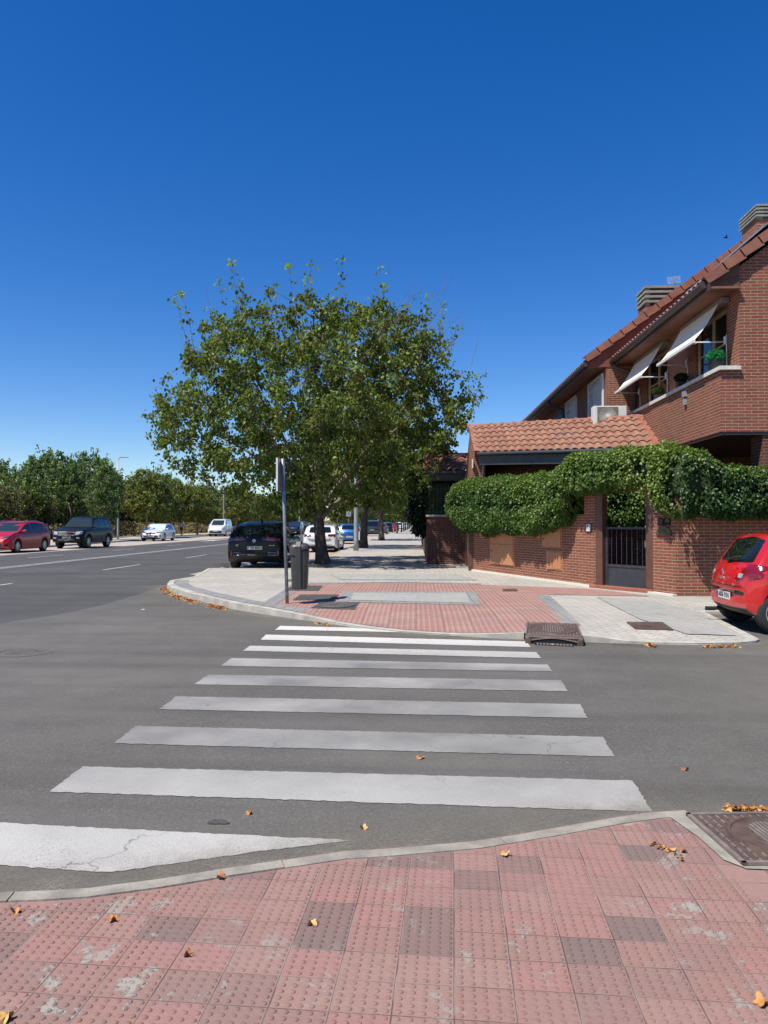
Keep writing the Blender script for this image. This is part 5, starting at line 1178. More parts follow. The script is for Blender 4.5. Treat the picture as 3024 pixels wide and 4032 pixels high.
kind('olive', [(1.6, 1.0), (2.3, 2.2), (3.4, 2.8), (4.6, 2.5), (5.6, 1.7), (6.3, .8)], PALO, [4, 3, 3, 1], trunk_top=2.2, trunk_r=.13, nlimb=7, nsec=60, ntwig=380, per=28, leaf=.20, seed=43, shoots=12, bare=0, bark='bark_pale')
kind('low', [(.9, 1.4), (1.5, 2.2), (2.4, 2.6), (3.4, 2.2), (4.2, 1.2)], [(.085, .088, .035), (.11, .105, .045), (.06, .070, .028), (.15, .13, .07)], [4, 3, 3, 2], trunk_top=1.0, trunk_r=.10, nlimb=8, nsec=60, ntwig=330, per=26, leaf=.17, seed=44, shoots=20, bare=0, droop=.2)
used = set()
def put_tree(key, x, y, label, s=1.0, rz=0, group='trees behind the far pavement', z=.08):
    r = kinds[key]
    if key in used: r = copy_tree(r)
    used.add(key); r.location = (x, y, z); r.rotation_euler = (0, 0, rz); r.scale = (s, s, s); r['label'] = label; r['group'] = group; return r
def at(u, Y): return AY(u, 2060, Y).x
row = [('narrow', 418, 62, 1.0, 'slim young tree on the far pavement right of the black off-roader'), ('olive', 578, 76, 1.12, 'olive green tree with a pale trunk behind the white hatchback'), ('olive', 683, 88, 1.08, 'yellowish tree beside the walking person, to the left'),
       ('olive', 776, 93, 1.0, 'leafy tree on the far pavement between the person and the white van'), ('narrow', 640, 84, 1.1, 'thin tree just behind the white hatchback roof'),
       ('olive', 930, 118, 1.15, 'yellow green tree behind the dark car past the van'), ('olive', 1010, 135, 1.1, 'tree on the far pavement above the black coupe'), ('olive', 1085, 155, 1.2, 'far tree left of the sign post'), ('olive', 1160, 175, 1.15, 'far tree just right of the sign post'), ('broad', 1235, 200, .95, 'far tree directly left of the first trunk'), ('olive', 1330, 200, 1.2, 'far tree right of the first trunk'), ('olive', 1385, 240, 1.3, 'far tree above the blue car'), ('broad', 1440, 290, 1.2, 'distant tree above the dark tall car')]
for k, (key, u, Y, s, lab) in enumerate(row): put_tree(key, at(u, Y), Y, lab, s, k*1.7)
back = [(-30, 70, 1.00, 'dark tree cut by the left edge of the view'), (80, 68, .93, 'dark bushy tree above the red car'), (150, 76, 1.12, 'tall dark tree behind the gap between red and black cars'), (215, 82, 1.22, 'tall dark tree above the black off-roader, left'), (285, 74, 1.12, 'tallest dark tree, straight above the black off-roader'), (350, 82, 1.24, 'large dark tree at the right of the off-roader'),
        (395, 95, 1.1, 'dark tree behind the slim young tree'), (480, 100, 1.0, 'dark green tree behind the far lamp post'), (540, 105, 1.1, 'dark tree behind the olive tree with the pale trunk'), (640, 112, 1.15, 'dark crown above the white hatchback'), (730, 118, 1.1, 'dark crown behind the walking person'), (820, 125, 1.1, 'dark crown left of the white van'), (905, 140, 1.15, 'dark crown above the white van'),
        (990, 160, 1.2, 'distant dark crown above the black coupe'), (1090, 190, 1.3, 'distant dark crown left of the litter bin'), (1210, 230, 1.3, 'distant dark crown behind the sign post'), (1330, 270, 1.5, 'distant dark crown right of the first trunk'), (1480, 330, 1.5, 'distant dark crown at the end of the avenue')]
for k, (u, Y, s, lab) in enumerate(back): put_tree('broad', at(u, Y), Y, lab, s*(.96, .84, .93)[k % 3], k*2.3+.4, 'dark trees of the wood')
rs = random.Random(5)
low = [('dry olive shrub at the left edge behind the red car'), ('brownish scrub bush above the red car'), ('scrub bush between the red car and the black off-roader'), ('scrub bush behind the black off-roader'), ('low bush right of the black off-roader'), ('low bush behind the slim tree'), ('low bush left of the white hatchback'), ('green bush directly behind the white hatchback'), ('low bush right of the white hatchback'),
       ('bush behind the walking person'), ('bush left of the white van'), ('bush behind the white van'), ('bush behind the dark car past the van'), ('far bush above the black coupe'), ('far bush left of the sign post'), ('far bush behind the sign post'), ('far bush right of the sign post'), ('far bush left of the first trunk')]
for k, lab in enumerate(low):
    u = -20+k*72; Y = 56+k*6.2; put_tree('low', at(u, Y)-rs.uniform(0, 2), Y+rs.uniform(-3, 3), lab, rs.uniform(.85, 1.1), k*1.9, 'shrubs of the verge')
# scrub: dense uncountable undergrowth of the wood edge
def scrub(name, x0, x1, y0, y1, n, h, leaf, pal, seed, root=None):
    r = np.random.RandomState(seed); X = r.uniform(x0, x1, n); Y = r.uniform(y0, y1, n); hh = h*(.55+.45*np.array([mnoise.noise(Vector((a*.15, b*.15, 1))) for a, b in zip(X, Y)])*1.3+.15)
    Z = hh*r.uniform(0, 1, n)**.8; P = np.stack([X, Y, Z], -1); D = r.normal(0, 1, (n, 3)); D[:, 2] = np.abs(D[:, 2])+.3
    np.random.seed(seed); o = leaf_object(name, P, D, r.normal(0, 1, (n, 3)), r.uniform(.6, 1.3, n)*leaf, pick_cols(n, pal, [1]*len(pal)), M['leaf']); o['kind'] = 'stuff'; return o
SC = [(.15, .125, .07), (.11, .10, .05), (.085, .095, .035), (.19, .155, .095)]
scrub('undergrowth', -48, -33, 35, 130, 55000, 2.0, .26, SC, 7)
scrub('undergrowth', -90, -36, 130, 330, 40000, 3.8, .65, SC, 8)
scrub('far_wood', -260, -60, 90, 500, 36000, 7.0, 1.1, [(.035, .055, .022), (.05, .07, .028)], 9)
scrub('far_wood', -50, 40, 420, 520, 9000, 9.0, 1.4, [(.035, .055, .022), (.06, .08, .025)], 10)

# ================================================================== vehicles
def interp(x, L): return float(np.interp(x, [p[0] for p in L], [p[1] for p in L]))
def carpaint(name, c, metal=.0, rough=.35, coat=1.0):
    m, nt, b = newmat(name); b.inputs['Base Color'].default_value = c4(c); b.inputs['Metallic'].default_value = metal; b.inputs['Roughness'].default_value = rough
    b.inputs['Coat Weight'].default_value = coat; b.inputs['Coat Roughness'].default_value = .03
    if max(c) < .01: b.inputs['Specular IOR Level'].default_value = .2
    return m
P_ = {'red': carpaint('red_paint', (.46, .004, .004), 0, .4), 'crimson': carpaint('crimson_paint', (.38, .006, .010), .05, .35, .5), 'black': carpaint('black_paint', (.0025, .003, .004), 0, .45, .28), 'white': carpaint('white_paint', (.60, .60, .59), 0, .3),
      'blue': carpaint('blue_paint', (.015, .115, .36), .3, .3), 'slate': carpaint('slate_paint', (.03, .042, .048), .4, .35), 'navy': carpaint('navy_paint', (.008, .014, .035), .3, .3), 'grey': carpaint('grey_paint', (.10, .11, .11), .5, .35)}
M['tyre'] = simple('tyre_rubber', (.018, .018, .018), .8, bump=.002, bscale=60); M['alloy'] = simple('alloy_rim', (.52, .52, .51), .3, .7); M['trim'] = simple('black_trim', (.012, .012, .012), .55)
M['tail'] = simple('tail_lamp', (.17, .002, .004), .12, coat=1); M['tail_dark'] = simple('smoked_tail_lamp', (.10, .003, .004), .12, coat=1); M['lampglass'] = simple('headlamp_glass', (.42, .44, .45), .12, .3, coat=1); M['chrome'] = simple('chrome', (.62, .62, .62), .12, 1.0)
M['plate_white'] = simple('plate_white', (.62, .62, .60), .5); M['plate_blue'] = simple('plate_blue', (.01, .04, .28), .5); M['ink'] = simple('plate_ink', (.01, .01, .012), .6); M['shade'] = simple('silver_sunshade', (.50, .66, .60), .35, .2)
M['wshield'] = simple('windscreen', (.020, .030, .029), .04, spec=.8); M['lampdark'] = simple('headlamp_dark', (.05, .055, .06), .1, coat=1)
class Car:
    def __init__(s, sp):
        s.sp = sp; L, W = sp['L'], sp['W']; s.L = L; top, belt, bot = sp['top'], sp['belt'], sp['bot']; rw = sp['r']
        xs = set(np.linspace(0, L, 41)); xs |= {0.0, .012, .03, .06, .1, .15, .22, .3, L-.012, L-.03, L-.06, L-.1, L-.16, L-.24}
        for wx in sp['wheels']: xs |= set(wx+(rw+.055)*np.cos(np.linspace(0, math.pi, 15))); xs |= {wx-rw-.06, wx+rw+.06}
        for p in top: xs.add(p[0])
        xs = sorted(x for x in xs if 0 <= x <= L); xs = [x for i, x in enumerate(xs) if i == 0 or x-xs[i-1] > .004]
        rows = []; tk = sp.get('tumble', .34)
        for x in xs:
            e = sp.get('round', .42); er = sp.get('rr', .34)
            f = 1.0
            if x < er: f -= sp.get('kr', .13)*((er-x)/er)**2.4
            if x > L-e: f -= sp.get('kf', .22)*((x-(L-e))/e)**2.2
            hw = W/2*f; zt = interp(x, top); zb = interp(x, bot); zs = min(interp(x, belt), zt-.035); za = zb
            arch = 0
            for wx in sp['wheels']:
                d = abs(x-wx); ra = rw+.05
                if d < ra: za = max(za, rw+math.sqrt(ra*ra-d*d)-.0); arch = 1
            zs = max(zs, za+.06); zt = max(zt, zs+.03); gh = zt-zs
            flare = .012 if arch else 0
            def gy(fr): return hw-.045-tk*(fr**1.25)*gh*.95
            r = [(0, zb), (max(.2, hw-.26), zb), (max(.2, hw-.26), za), (hw-.03+flare, za), (hw-.004+flare, za+.018), (hw+.012+flare*.5, za+(zs-za)*.30), (hw+.010, za+(zs-za)*.62), (hw-.004, zs-.055), (hw-.03, zs-.012), (hw-.045, zs),
                 (gy(.33), zs+.33*gh), (gy(.66), zs+.66*gh), (gy(.88), zs+.88*gh-.004), (gy(1)*.93, zt-.016*min(1, gh*3+.3)), (gy(1)*.6, zt-.003), (0, zt)]
            rows.append((x, r))
        mb = MB(); grid = []
        pc_ = sp.get('plan', .10)
        for x, r in rows:
            def bx(y, z):
                q = min(1.0, abs(y)/(W/2))**2.2
                return x+pc_*q*max(0, 1-x/.55)-pc_*1.3*q*max(0, 1-(L-x)/.8)
            grid.append([(bx(y, z), y, z) for y, z in r]+[(bx(y, z), -y, z) for y, z in r[::-1][1:]])
        n = len(grid[0])
        for i in range(len(grid)-1):
            for k in range(n-1):
                mt = 1 if (k < 3 or k > n-5) else 0
                if sp.get('clad') and (k < 5 or k > n-7): mt = 1
                mb.add([grid[i][k], grid[i][k+1], grid[i+1][k+1], grid[i+1][k]], [(0, 1, 2, 3)], mt)
        mb.add(grid[0], [tuple(range(n))], 0); mb.add(grid[-1], [tuple(range(n))], 0)
        me = bpy.data.meshes.new('body'); me.from_pydata(mb.v, [], mb.f); bm = bmesh.new(); bm.from_mesh(me)
        for f, k in zip(bm.faces, mb.m): f.material_index = k
        bmesh.ops.remove_doubles(bm, verts=bm.verts, dist=.0008); bmesh.ops.recalc_face_normals(bm, faces=bm.faces)
        for f in bm.faces: f.smooth = True
        for e_ in bm.edges:
            if len(e_.link_faces) == 2 and e_.calc_face_angle(0) > R(38): e_.smooth = False
        bm.to_mesh(me); s.bvh = BVHTree.FromBMesh(bm); bm.free(); s.me = me
    def hit(s, view, a, b):
        if view == 'rear': o, d = Vector((-3, a, b)), Vector((1, 0, 0))
        elif view == 'front': o, d = Vector((s.L+3, a, b)), Vector((-1, 0, 0))
        elif view == 'left': o, d = Vector((a, 4, b)), Vector((0, -1, 0))
        elif view == 'right': o, d = Vector((a, -4, b)), Vector((0, 1, 0))
        else: o, d = Vector((a, b, 4)), Vector((0, 0, -1))
        h = s.bvh.ray_cast(o, d); return (h[0], d) if h[0] is not None else (None, d)
    def panel(s, view, poly, name, mat, root, off=.006, rnd=.25, rings=5, thick=.02, mirror=False):
        """curved panel laid on the bodywork: polygon corners in the projection plane, rounded"""
        pts = []; n = len(poly)
        for i in range(n):
            p0, p1, p2 = Vector(poly[i-1]), Vector(poly[i]), Vector(poly[(i+1) % n]); a = p1.lerp(p0, rnd*.5); b = p1.lerp(p2, rnd*.5)
            for t in (0, .33, .67, 1): pts.append((1-t)**2*a+2*t*(1-t)*p1+t*t*b)
        # densify straight edges
        q = []
        for i in range(len(pts)):
            a, b = pts[i], pts[(i+1) % len(pts)]; m = max(1, int((b-a).length/.12))
            for j in range(m): q.append(a.lerp(b, j/m))
        pts = q; c = sum(pts, Vector((0, 0)))/len(pts); V = []; m = len(pts)
        for k in range(rings+1):
            for p in pts:
                w = c.lerp(p, .02+.98*k/rings); h, d = s.hit(view, w.x, w.y)
                if h is None: h = V[-1]+d*off if V else Vector((0, 0, 0))
                V.append(h-d*off)
        for p in range(m): V.append(V[rings*m+p]+d*(off+thick))
        F = [tuple(range(m))]+[(k*m+i, k*m+(i+1) % m, (k+1)*m+(i+1) % m, (k+1)*m+i) for k in range(rings+1) for i in range(m)]
        me = bpy.data.meshes.new(name); me.from_pydata([tuple(v) for v in V], [], F); bm = bmesh.new(); bm.from_mesh(me); bmesh.ops.recalc_face_normals(bm, faces=bm.faces)
        for f in bm.faces: f.smooth = True
        for e_ in bm.edges:
            if len(e_.link_faces) == 2 and e_.calc_face_angle(0) > R(50): e_.smooth = False
        # make sure the outer side faces out
        bm.to_mesh(me); bm.free(); return link_mesh(name, me, mat, root)
def wheel_mesh(r, w, spokes, root, x, y, side, seg=36):
    mb = MB(); mb.lathe([(r*.66, -w/2), (r*.90, -w/2), (r*.985, -w*.40), (r, -w*.25), (r, w*.25), (r*.985, w*.40), (r*.90, w/2), (r*.66, w/2)], seg, 'y', (0, 0, 0))
    t = mb.build('wheel', M['tyre'], root, world=False, smooth=True, uv=False); t.location = (x, y, r)
    s = side; f = w/2*s
    mb = MB(); mb.lathe([(r*.67, f*1.0), (r*.69, f*.98), (r*.66, f*.8), (r*.62, f*.8), (r*.62, f*1.0), (r*.67, f*1.0)], seg, 'y')
    for k in range(spokes):
        for dd in ((-.09, .09) if spokes <= 7 else (0,)):
            a = 6.2832*k/spokes; ca, sa = math.cos(a), math.sin(a); wd0, wd1 = r*.075, r*(.05 if spokes <= 7 else .08)
            a2 = a+dd; c2, s2 = math.cos(a2), math.sin(a2)
            P = [(r*.10*ca-wd0*-sa*-1, r*.10*sa-wd0*ca*1), (r*.10*ca+wd0*-sa*-1, r*.10*sa+wd0*ca), (r*.64*c2-s2*wd1*-1, r*.64*s2-c2*wd1*-1), (r*.64*c2+s2*wd1*1*-1, r*.64*s2+c2*wd1*-1)]
            p0 = Vector((ca, sa)); t0 = Vector((-sa, ca)); p1 = Vector((c2, s2)); t1 = Vector((-s2, c2))
            A = [p0*r*.08-t0*wd0, p0*r*.08+t0*wd0, p1*r*.645+t1*wd1, p1*r*.645-t1*wd1]
            mb.add([(q.x, f*1.0 if i < 2 else f*.92, q.y) for i, q in enumerate(A)]+[(q.x, f*.75, q.y) for q in A], [(0, 1, 2, 3), (4, 7, 6, 5), (0, 4, 5, 1), (1, 5, 6, 2), (2, 6, 7, 3), (3, 7, 4, 0)])
    mb.lathe([(r*.13, f*1.02), (r*.10, f*1.05), (.002, f*1.05)], 16, 'y'); mb.lathe([(r*.15, f*.7), (r*.15, f*1.02), (r*.13, f*1.02)], 16, 'y')
    mb.build('rim', M['alloy'], t, world=False, uv=False)
    mb = MB(); mb.lathe([(r*.665, f*.55), (.002, f*.55)], seg, 'y'); mb.build('brake_disc', M['trim'], t, world=False, uv=False)
def plate(car, view, y, z, txt, root, w=.52, h=.11, tilt=0, name='number_plate'):
    hc, d = car.hit(view, y, z); xo = hc.x-d.x*.014; sx = -d.x
    for dz in (-h/2, h/2):
        q, _ = car.hit(view, y, z+dz)
        if q is not None: xo = min(xo, q.x-.014) if view == 'rear' else max(xo, q.x+.014)
    mb = MB(); mb.box(xo-.006, xo+.006, y-w/2, y+w/2, z-h/2, z+h/2); p = mb.build(name, M['plate_white'], root, world=False, uv=False)
    # blue band at the reader's left
    yl = (y+w/2) if view == 'rear' else (y-w/2); s_ = -1 if view == 'rear' else 1
    mb = MB(); mb.box(xo+sx*.0065-.001, xo+sx*.0065+.001, min(yl, yl+s_*w*.085), max(yl, yl+s_*w*.085), z-h/2+.003, z+h/2-.003); mb.build('blue_band', M['plate_blue'], p, world=False, uv=False)
    me = text_mesh(txt, h*.92, .001, True); ang = -90 if view == 'rear' else 90
    me.transform(Matrix.Translation((xo+sx*.0075, y+s_*w*.04, z)) @ Matrix.Rotation(R(ang), 4, 'Z') @ Matrix.Rotation(R(90), 4, 'X')); link_mesh('lettering', me, M['ink'], p)
    return p
def build_car(sp, label, cat, pos, rz, paint, s=1.0, name='parked_car', group=None):
    """pos = centre of the rear end on the ground"""
    root = thing(name, pos, label, cat, group, rz, s); c = Car(sp); body = link_mesh('body', c.me, [P_[paint], M['trim']], root)
    for wx in sp['wheels']:
        for sd in (1, -1): wheel_mesh(sp['r'], sp.get('tw', .20), sp.get('spokes', 5), root, wx, sd*(sp['W']/2-sp.get('tw', .20)/2+.002), sd)
    G_ = M['glass_dark']
    for nm, a in sp.get('side', []):
        for v in ('left', 'right'): c.panel(v, a, nm, sp.get('glass', G_), root, .005, .22)
    if 'rearglass' in sp: c.panel('rear', sp['rearglass'], 'rear_window', G_, root, .006, .25)
    if 'windscreen' in sp: c.panel('front', sp['windscreen'], 'windscreen', sp.get('wsmat', M['wshield']), root, .006, .18)
    for nm, view, poly, mt, rn in sp.get('panels', []):
        c.panel(view, poly, nm, mt, root, .008, rn)
        if nm in ('tail_light', 'headlight', 'fog_light', 'reflector', 'bumper_insert', 'vent'): c.panel(view, [(-a, b) for a, b in poly], nm, mt, root, .008, rn)
    for v, y, z, t in sp.get('plates', []): plate(c, v, y, z, t, root)
    # mirrors
    mx, mz = sp['mirror']
    for sd in (1, -1):
        h, d = c.hit('left' if sd > 0 else 'right', mx, mz); mb = MB(); yy = h.y
        mb.add([(mx-.06, yy-sd*.01, mz-.01), (mx+.07, yy-sd*.01, mz-.01), (mx+.05, yy+sd*.19, mz-.02), (mx-.07, yy+sd*.19, mz-.02), (mx-.05, yy-sd*.01, mz+.05), (mx+.05, yy-sd*.01, mz+.05), (mx+.03, yy+sd*.18, mz+.12), (mx-.07, yy+sd*.18, mz+.12)], [(0,3,2,1),(4,5,6,7),(0,1,5,4),(1,2,6,5),(2,3,7,6),(3,0,4,7)])
        mb.build('mirror', sp.get('mirmat', P_[paint]), root, world=False, bevel=.02, uv=False, smooth=True)
    # seams of doors as thin dark lines
    for xl, z0, z1 in sp.get('seams', []):
        for v in ('left', 'right'): c.panel(v, [(xl-.004, z0), (xl+.004, z0), (xl+.004, z1), (xl-.004, z1)], 'door_gap', M['trim'], root, .0015, .0, 2, .004)
    for xl, z in sp.get('handles', []):
        for v in ('left', 'right'): c.panel(v, [(xl-.09, z-.012), (xl+.09, z-.012), (xl+.09, z+.014), (xl-.09, z+.014)], 'door_handle', P_[paint], root, .03, .5, 2, .03)
    return root, c
def hatch(L=4.25, H=1.46, W=1.79, wh=(.80, 3.42), r=.315, **kw):
    k = H/1.46; f = L/4.25
    sp = dict(L=L, W=W, r=r, wheels=wh, tw=.21,
      top=[(0, .70*k), (.02, .86*k), (.06, .94*k), (.13, 1.0*k), (.30*f, 1.20*k), (.46*f, 1.36*k), (.58*f, 1.40*k), (1.1*f, 1.455*k), (1.7*f, H), (2.2*f, 1.43*k), (2.6*f, 1.27*k), (3.08*f, 1.0*k), (3.2*f, .965*k), (3.7*f, .87*k), (4.0*f, .76*k), (4.18*f, .62*k), (4.25*f, .50*k)],
      belt=[(0, .66*k), (.1, .90*k), (.5, .98*k), (1.5*f, .95*k), (3.0*f, .90*k), (3.7*f, .80*k), (L, .46*k)], bot=[(0, .36), (.12, .26), (.5, .19), (L-.6, .19), (L-.1, .22), (L, .30)],
      side=[('window', [(2.02*f, .965*k), (3.0*f, .945*k), (2.56*f, 1.20*k), (2.08*f, 1.37*k)]), ('window', [(1.06*f, .995*k), (1.94*f, .97*k), (1.98*f, 1.375*k), (1.16*f, 1.375*k)]), ('quarter_window', [(.72*f, 1.03*k), (1.0*f, 1.01*k), (1.08*f, 1.355*k), (.88*f, 1.34*k)])],
      rearglass=[(-.60, 1.035*k), (.60, 1.035*k), (.52, 1.345*k), (-.52, 1.345*k)], windscreen=[(-.70, .985*k), (.70, .985*k), (.56, 1.395*k), (-.56, 1.395*k)], mirror=(2.86*f, .96*k),
      seams=[(1.99*f, .32, .93*k), (1.03*f, .62, .97*k), (3.04*f, .40, .90*k)], handles=[(1.2*f, .86*k), (2.15*f, .85*k)])
    sp.update(kw); return sp
T = M['tail']; TD = M['tail_dark']
# --- red hatchback on the right --------------------------------------------------
sp = hatch(3.99, 1.49, 1.71, (.52, 3.1), .305, kr=.16, rr=.30, plan=.15, spokes=7, plates=[('rear', 0.0, .50, '6006 FXN')],
    panels=[('tail_light', 'rear', [(.46, .70), (.82, .78), (.85, .975), (.70, 1.0), (.56, .95)], T, .35), ('bumper_insert', 'rear', [(.36, .545), (.66, .55), (.66, .60), (.36, .60)], M['trim'], .5), ('hatch_gap', 'rear', [(-.60, .665), (.60, .665), (.60, .672), (-.60, .672)], M['trim'], .0), ('lower_shadow', 'rear', [(-.62, .30), (.62, .30), (.62, .325), (-.62, .325)], M['trim'], .1)])
sp['top'] = [(0, .62), (.015, .76), (.05, .86), (.10, .94), (.16, .99), (.28, 1.15), (.42, 1.33), (.50, 1.395), (.58, 1.43), (1.1, 1.485), (1.7, 1.49), (2.2, 1.43), (2.55, 1.28), (3.0, 1.02), (3.1, .97), (3.5, .87), (3.8, .74), (3.95, .6), (3.99, .5)]
sp['rearglass'] = [(-.63, 1.02), (-.1, 1.005), (.1, 1.005), (.63, 1.02), (.55, 1.34), (.1, 1.385), (-.1, 1.385), (-.55, 1.34)]
wc = G(3003, 2496, 0)
s_ = .95
clio_rz = R(-3.0)
clio_pos = (4.43, 10.95, 0)
cr, cc = build_car(sp, 'bright red hatchback parked by the brick wall, cut by the right edge', 'car', clio_pos, clio_rz, 'red', s_)
def badge(c, root, y, z, txt, size, mat, view='rear', name='badge', off=.010):
    h, d = c.hit(view, y, z); me = text_mesh(txt, size, .002, True); me.transform(Matrix.Translation((h.x-d.x*off, y, z)) @ Matrix.Rotation(R(-90 if view == 'rear' else 90), 4, 'Z') @ Matrix.Rotation(R(90), 4, 'X')); return link_mesh(name, me, mat, root)
def diamond(c, root, y, z, w, h_, view='rear', mat=None):
    h, d = c.hit(view, y, z); s = -d.x; x = h.x+s*.012; mb = MB(); o = [(0, h_), (w, 0), (0, -h_), (-w, 0)]; i_ = [(a*.45, b*.45) for a, b in o]
    V = [(x, y+a, z+b) for a, b in o]+[(x+s*.012, y+a*.75, z+b*.75) for a, b in o]+[(x+s*.004, y+a, z+b) for a, b in i_]
    mb.add(V, [(k, (k+1) % 4, (k+1) % 4+4, k+4) for k in range(4)]+[(k+4, (k+1) % 4+4, (k+1) % 4+8, k+8) for k in range(4)]); return mb.build('emblem', mat or M['chrome'], root, world=False, uv=False)
diamond(cc, cr, 0, .86, .042, .058); badge(cc, cr, 0.0, .765, 'CLIO', .06, M['chrome']); badge(cc, cr, -.42, .685, 'dCi', .05, M['chrome'])
cc.panel('rear', [(-.60, .79), (-.50, .795), (-.50, .86), (-.60, .855)], 'reversing_light', M['lampglass'], cr, .014, .5); cc.panel('rear', [(.60, .79), (.50, .795), (.50, .86), (.60, .855)], 'reversing_light', M['lampglass'], cr, .014, .5)
h, d = cc.hit('rear', .05, 1.02); mb = MB(); mb.tube([(h.x-.03, .12, 1.035), (h.x-.045, .02, 1.045), (h.x+.01, -.30, 1.10)], [.026, .020, .009], 8); mb.tube([(h.x-.035, .14, 1.03), (h.x-.035, .02, 1.03)], .032, 8); mb.build('rear_wiper', M['trim'], cr, world=False, uv=False, smooth=True)
mb = MB(); mb.tube([(.02, .42, .24), (.35, .42, .26)], .03, 10); mb.tube([(-.08, .45, .235), (.06, .45, .235)], .034, 10); mb.build('exhaust', M['trim'], cr, world=False, uv=False)
mb = MB(); mb.tube([(.75, 0, 1.455), (.62, 0, 1.60)], [.014, .005], 6); mb.build('aerial', M['trim'], cr, world=False, uv=False)
cc.panel('right', [(.03, .76), (.26, .80), (.40, .97), (.22, .995), (.06, .95)], 'tail_light', T, cr, .010, .35)
cc.panel('right', [(.64, .78), (.86, .78), (.86, .96), (.64, .96)], 'fuel_flap_gap', M['trim'], cr, .001, .3, 4, .004); cc.panel('right', [(.648, .788), (.852, .788), (.852, .952), (.648, .952)], 'fuel_flap', P_['red'], cr, .003, .3, 4, .004)
# --- black coupe-like SUV -------------------------------------------------------
L = 4.55
sp = dict(L=L, W=1.86, r=.36, wheels=(.88, 3.57), tw=.25, spokes=7, kr=.12, rr=.35, tumble=.42, clad=False,
    top=[(0, .78), (.02, 1.02), (.05, 1.09), (.12, 1.12), (.35, 1.25), (.70, 1.43), (.95, 1.52), (1.4, 1.585), (1.9, 1.59), (2.4, 1.55), (2.8, 1.40), (3.3, 1.13), (3.5, 1.08), (4.0, 1.02), (4.35, .92), (4.5, .75), (4.55, .6)],
    belt=[(0, .80), (.1, 1.03), (.6, 1.10), (1.5, 1.04), (3.3, 1.0), (4.0, .93), (L, .6)], bot=[(0, .46), (.10, .36), (.3, .26), (.6, .22), (L-.6, .22), (L, .32)],
    side=[('window', [(2.15, 1.07), (3.2, 1.05), (2.75, 1.34), (2.2, 1.49)]), ('window', [(1.25, 1.09), (2.08, 1.07), (2.12, 1.495), (1.35, 1.47)]), ('quarter_window', [(.80, 1.15), (1.18, 1.12), (1.28, 1.45), (1.1, 1.42)])],
    rearglass=[(-.70, 1.15), (.70, 1.15), (.56, 1.50), (-.56, 1.50)], windscreen=[(-.7, 1.12), (.7, 1.12), (.58, 1.50), (-.58, 1.50)], mirror=(3.0, 1.12), mirmat=M['trim'],
    seams=[(2.1, .4, 1.03), (1.2, .7, 1.08), (3.2, .5, 1.0)], handles=[(1.4, .96), (2.3, .95)], plates=[('rear', 0, .72, '7195 MZH')],
    panels=[('tail_light', 'rear', [(.28, .985), (.60, .95), (.88, .93), (.88, 1.03), (.60, 1.06), (.30, 1.04)], TD, .3), ('reflector', 'rear', [(.74, .45), (.79, .45), (.79, .64), (.74, .64)], T, .2),
            ('diffuser', 'rear', [(-.62, .40), (.62, .40), (.55, .52), (-.55, .52)], M['trim'], .2), ('vent', 'rear', [(.44, .47), (.71, .47), (.71, .475), (.44, .475)], M['chrome'], .1), ('vent', 'rear', [(.44, .52), (.71, .52), (.71, .525), (.44, .525)], M['chrome'], .1), ('vent', 'rear', [(.44, .57), (.71, .57), (.71, .575), (.44, .575)], M['chrome'], .1),
            ('hatch_gap', 'rear', [(-.62, .66), (.62, .66), (.62, .666), (-.62, .666)], M['black'], 0), ('spoiler', 'rear', [(-.62, 1.085), (.62, 1.085), (.62, 1.105), (-.62, 1.105)], M['glass_dark'], .3)])
br, bc_ = build_car(sp, 'black coupe-roofed car parked at the corner with plate 7195 MZH', 'car', (-5.27, 23.75, 0), R(90), 'black', 1.0)
h, d = bc_.hit('rear', 0, .955); mb = MB(); mb.lathe([(.052, 0), (.052, .012), (.043, .014), (.043, .010), (.001, .010)], 24)
me_v = [(h.x-.008-z, x, .955+y) for (x, y, z) in mb.v]; mb.v = me_v; em = mb.build('emblem', M['chrome'], br, world=False, uv=False)
for a0, mt in ((0, M['plate_blue']), (90, M['plate_white']), (180, M['plate_blue']), (270, M['plate_white'])):
    mb = MB(); mb.add([(h.x-.019, 0, .955)]+[(h.x-.019, .040*math.cos(R(a0+k*15)), .955+.040*math.sin(R(a0+k*15))) for k in range(7)], [(0, k, k+1) for k in range(1, 7)]); mb.build('emblem_quarter', mt, em, world=False, uv=False)
badge(bc_, br, .57, .80, 'X2', .085, M['chrome']); badge(bc_, br, -.57, .80, 'sDrive18d', .045, M['chrome'])
mb = MB(); mb.add([(1.2, -.035, 1.575), (1.2, .035, 1.575), (1.42, .02, 1.58), (1.42, -.02, 1.58), (1.22, 0, 1.66), (1.3, 0, 1.65)], [(0, 1, 4), (1, 2, 5, 4), (2, 3, 5), (3, 0, 4, 5)]); mb.build('roof_aerial', M['black'], br, world=False, uv=False)
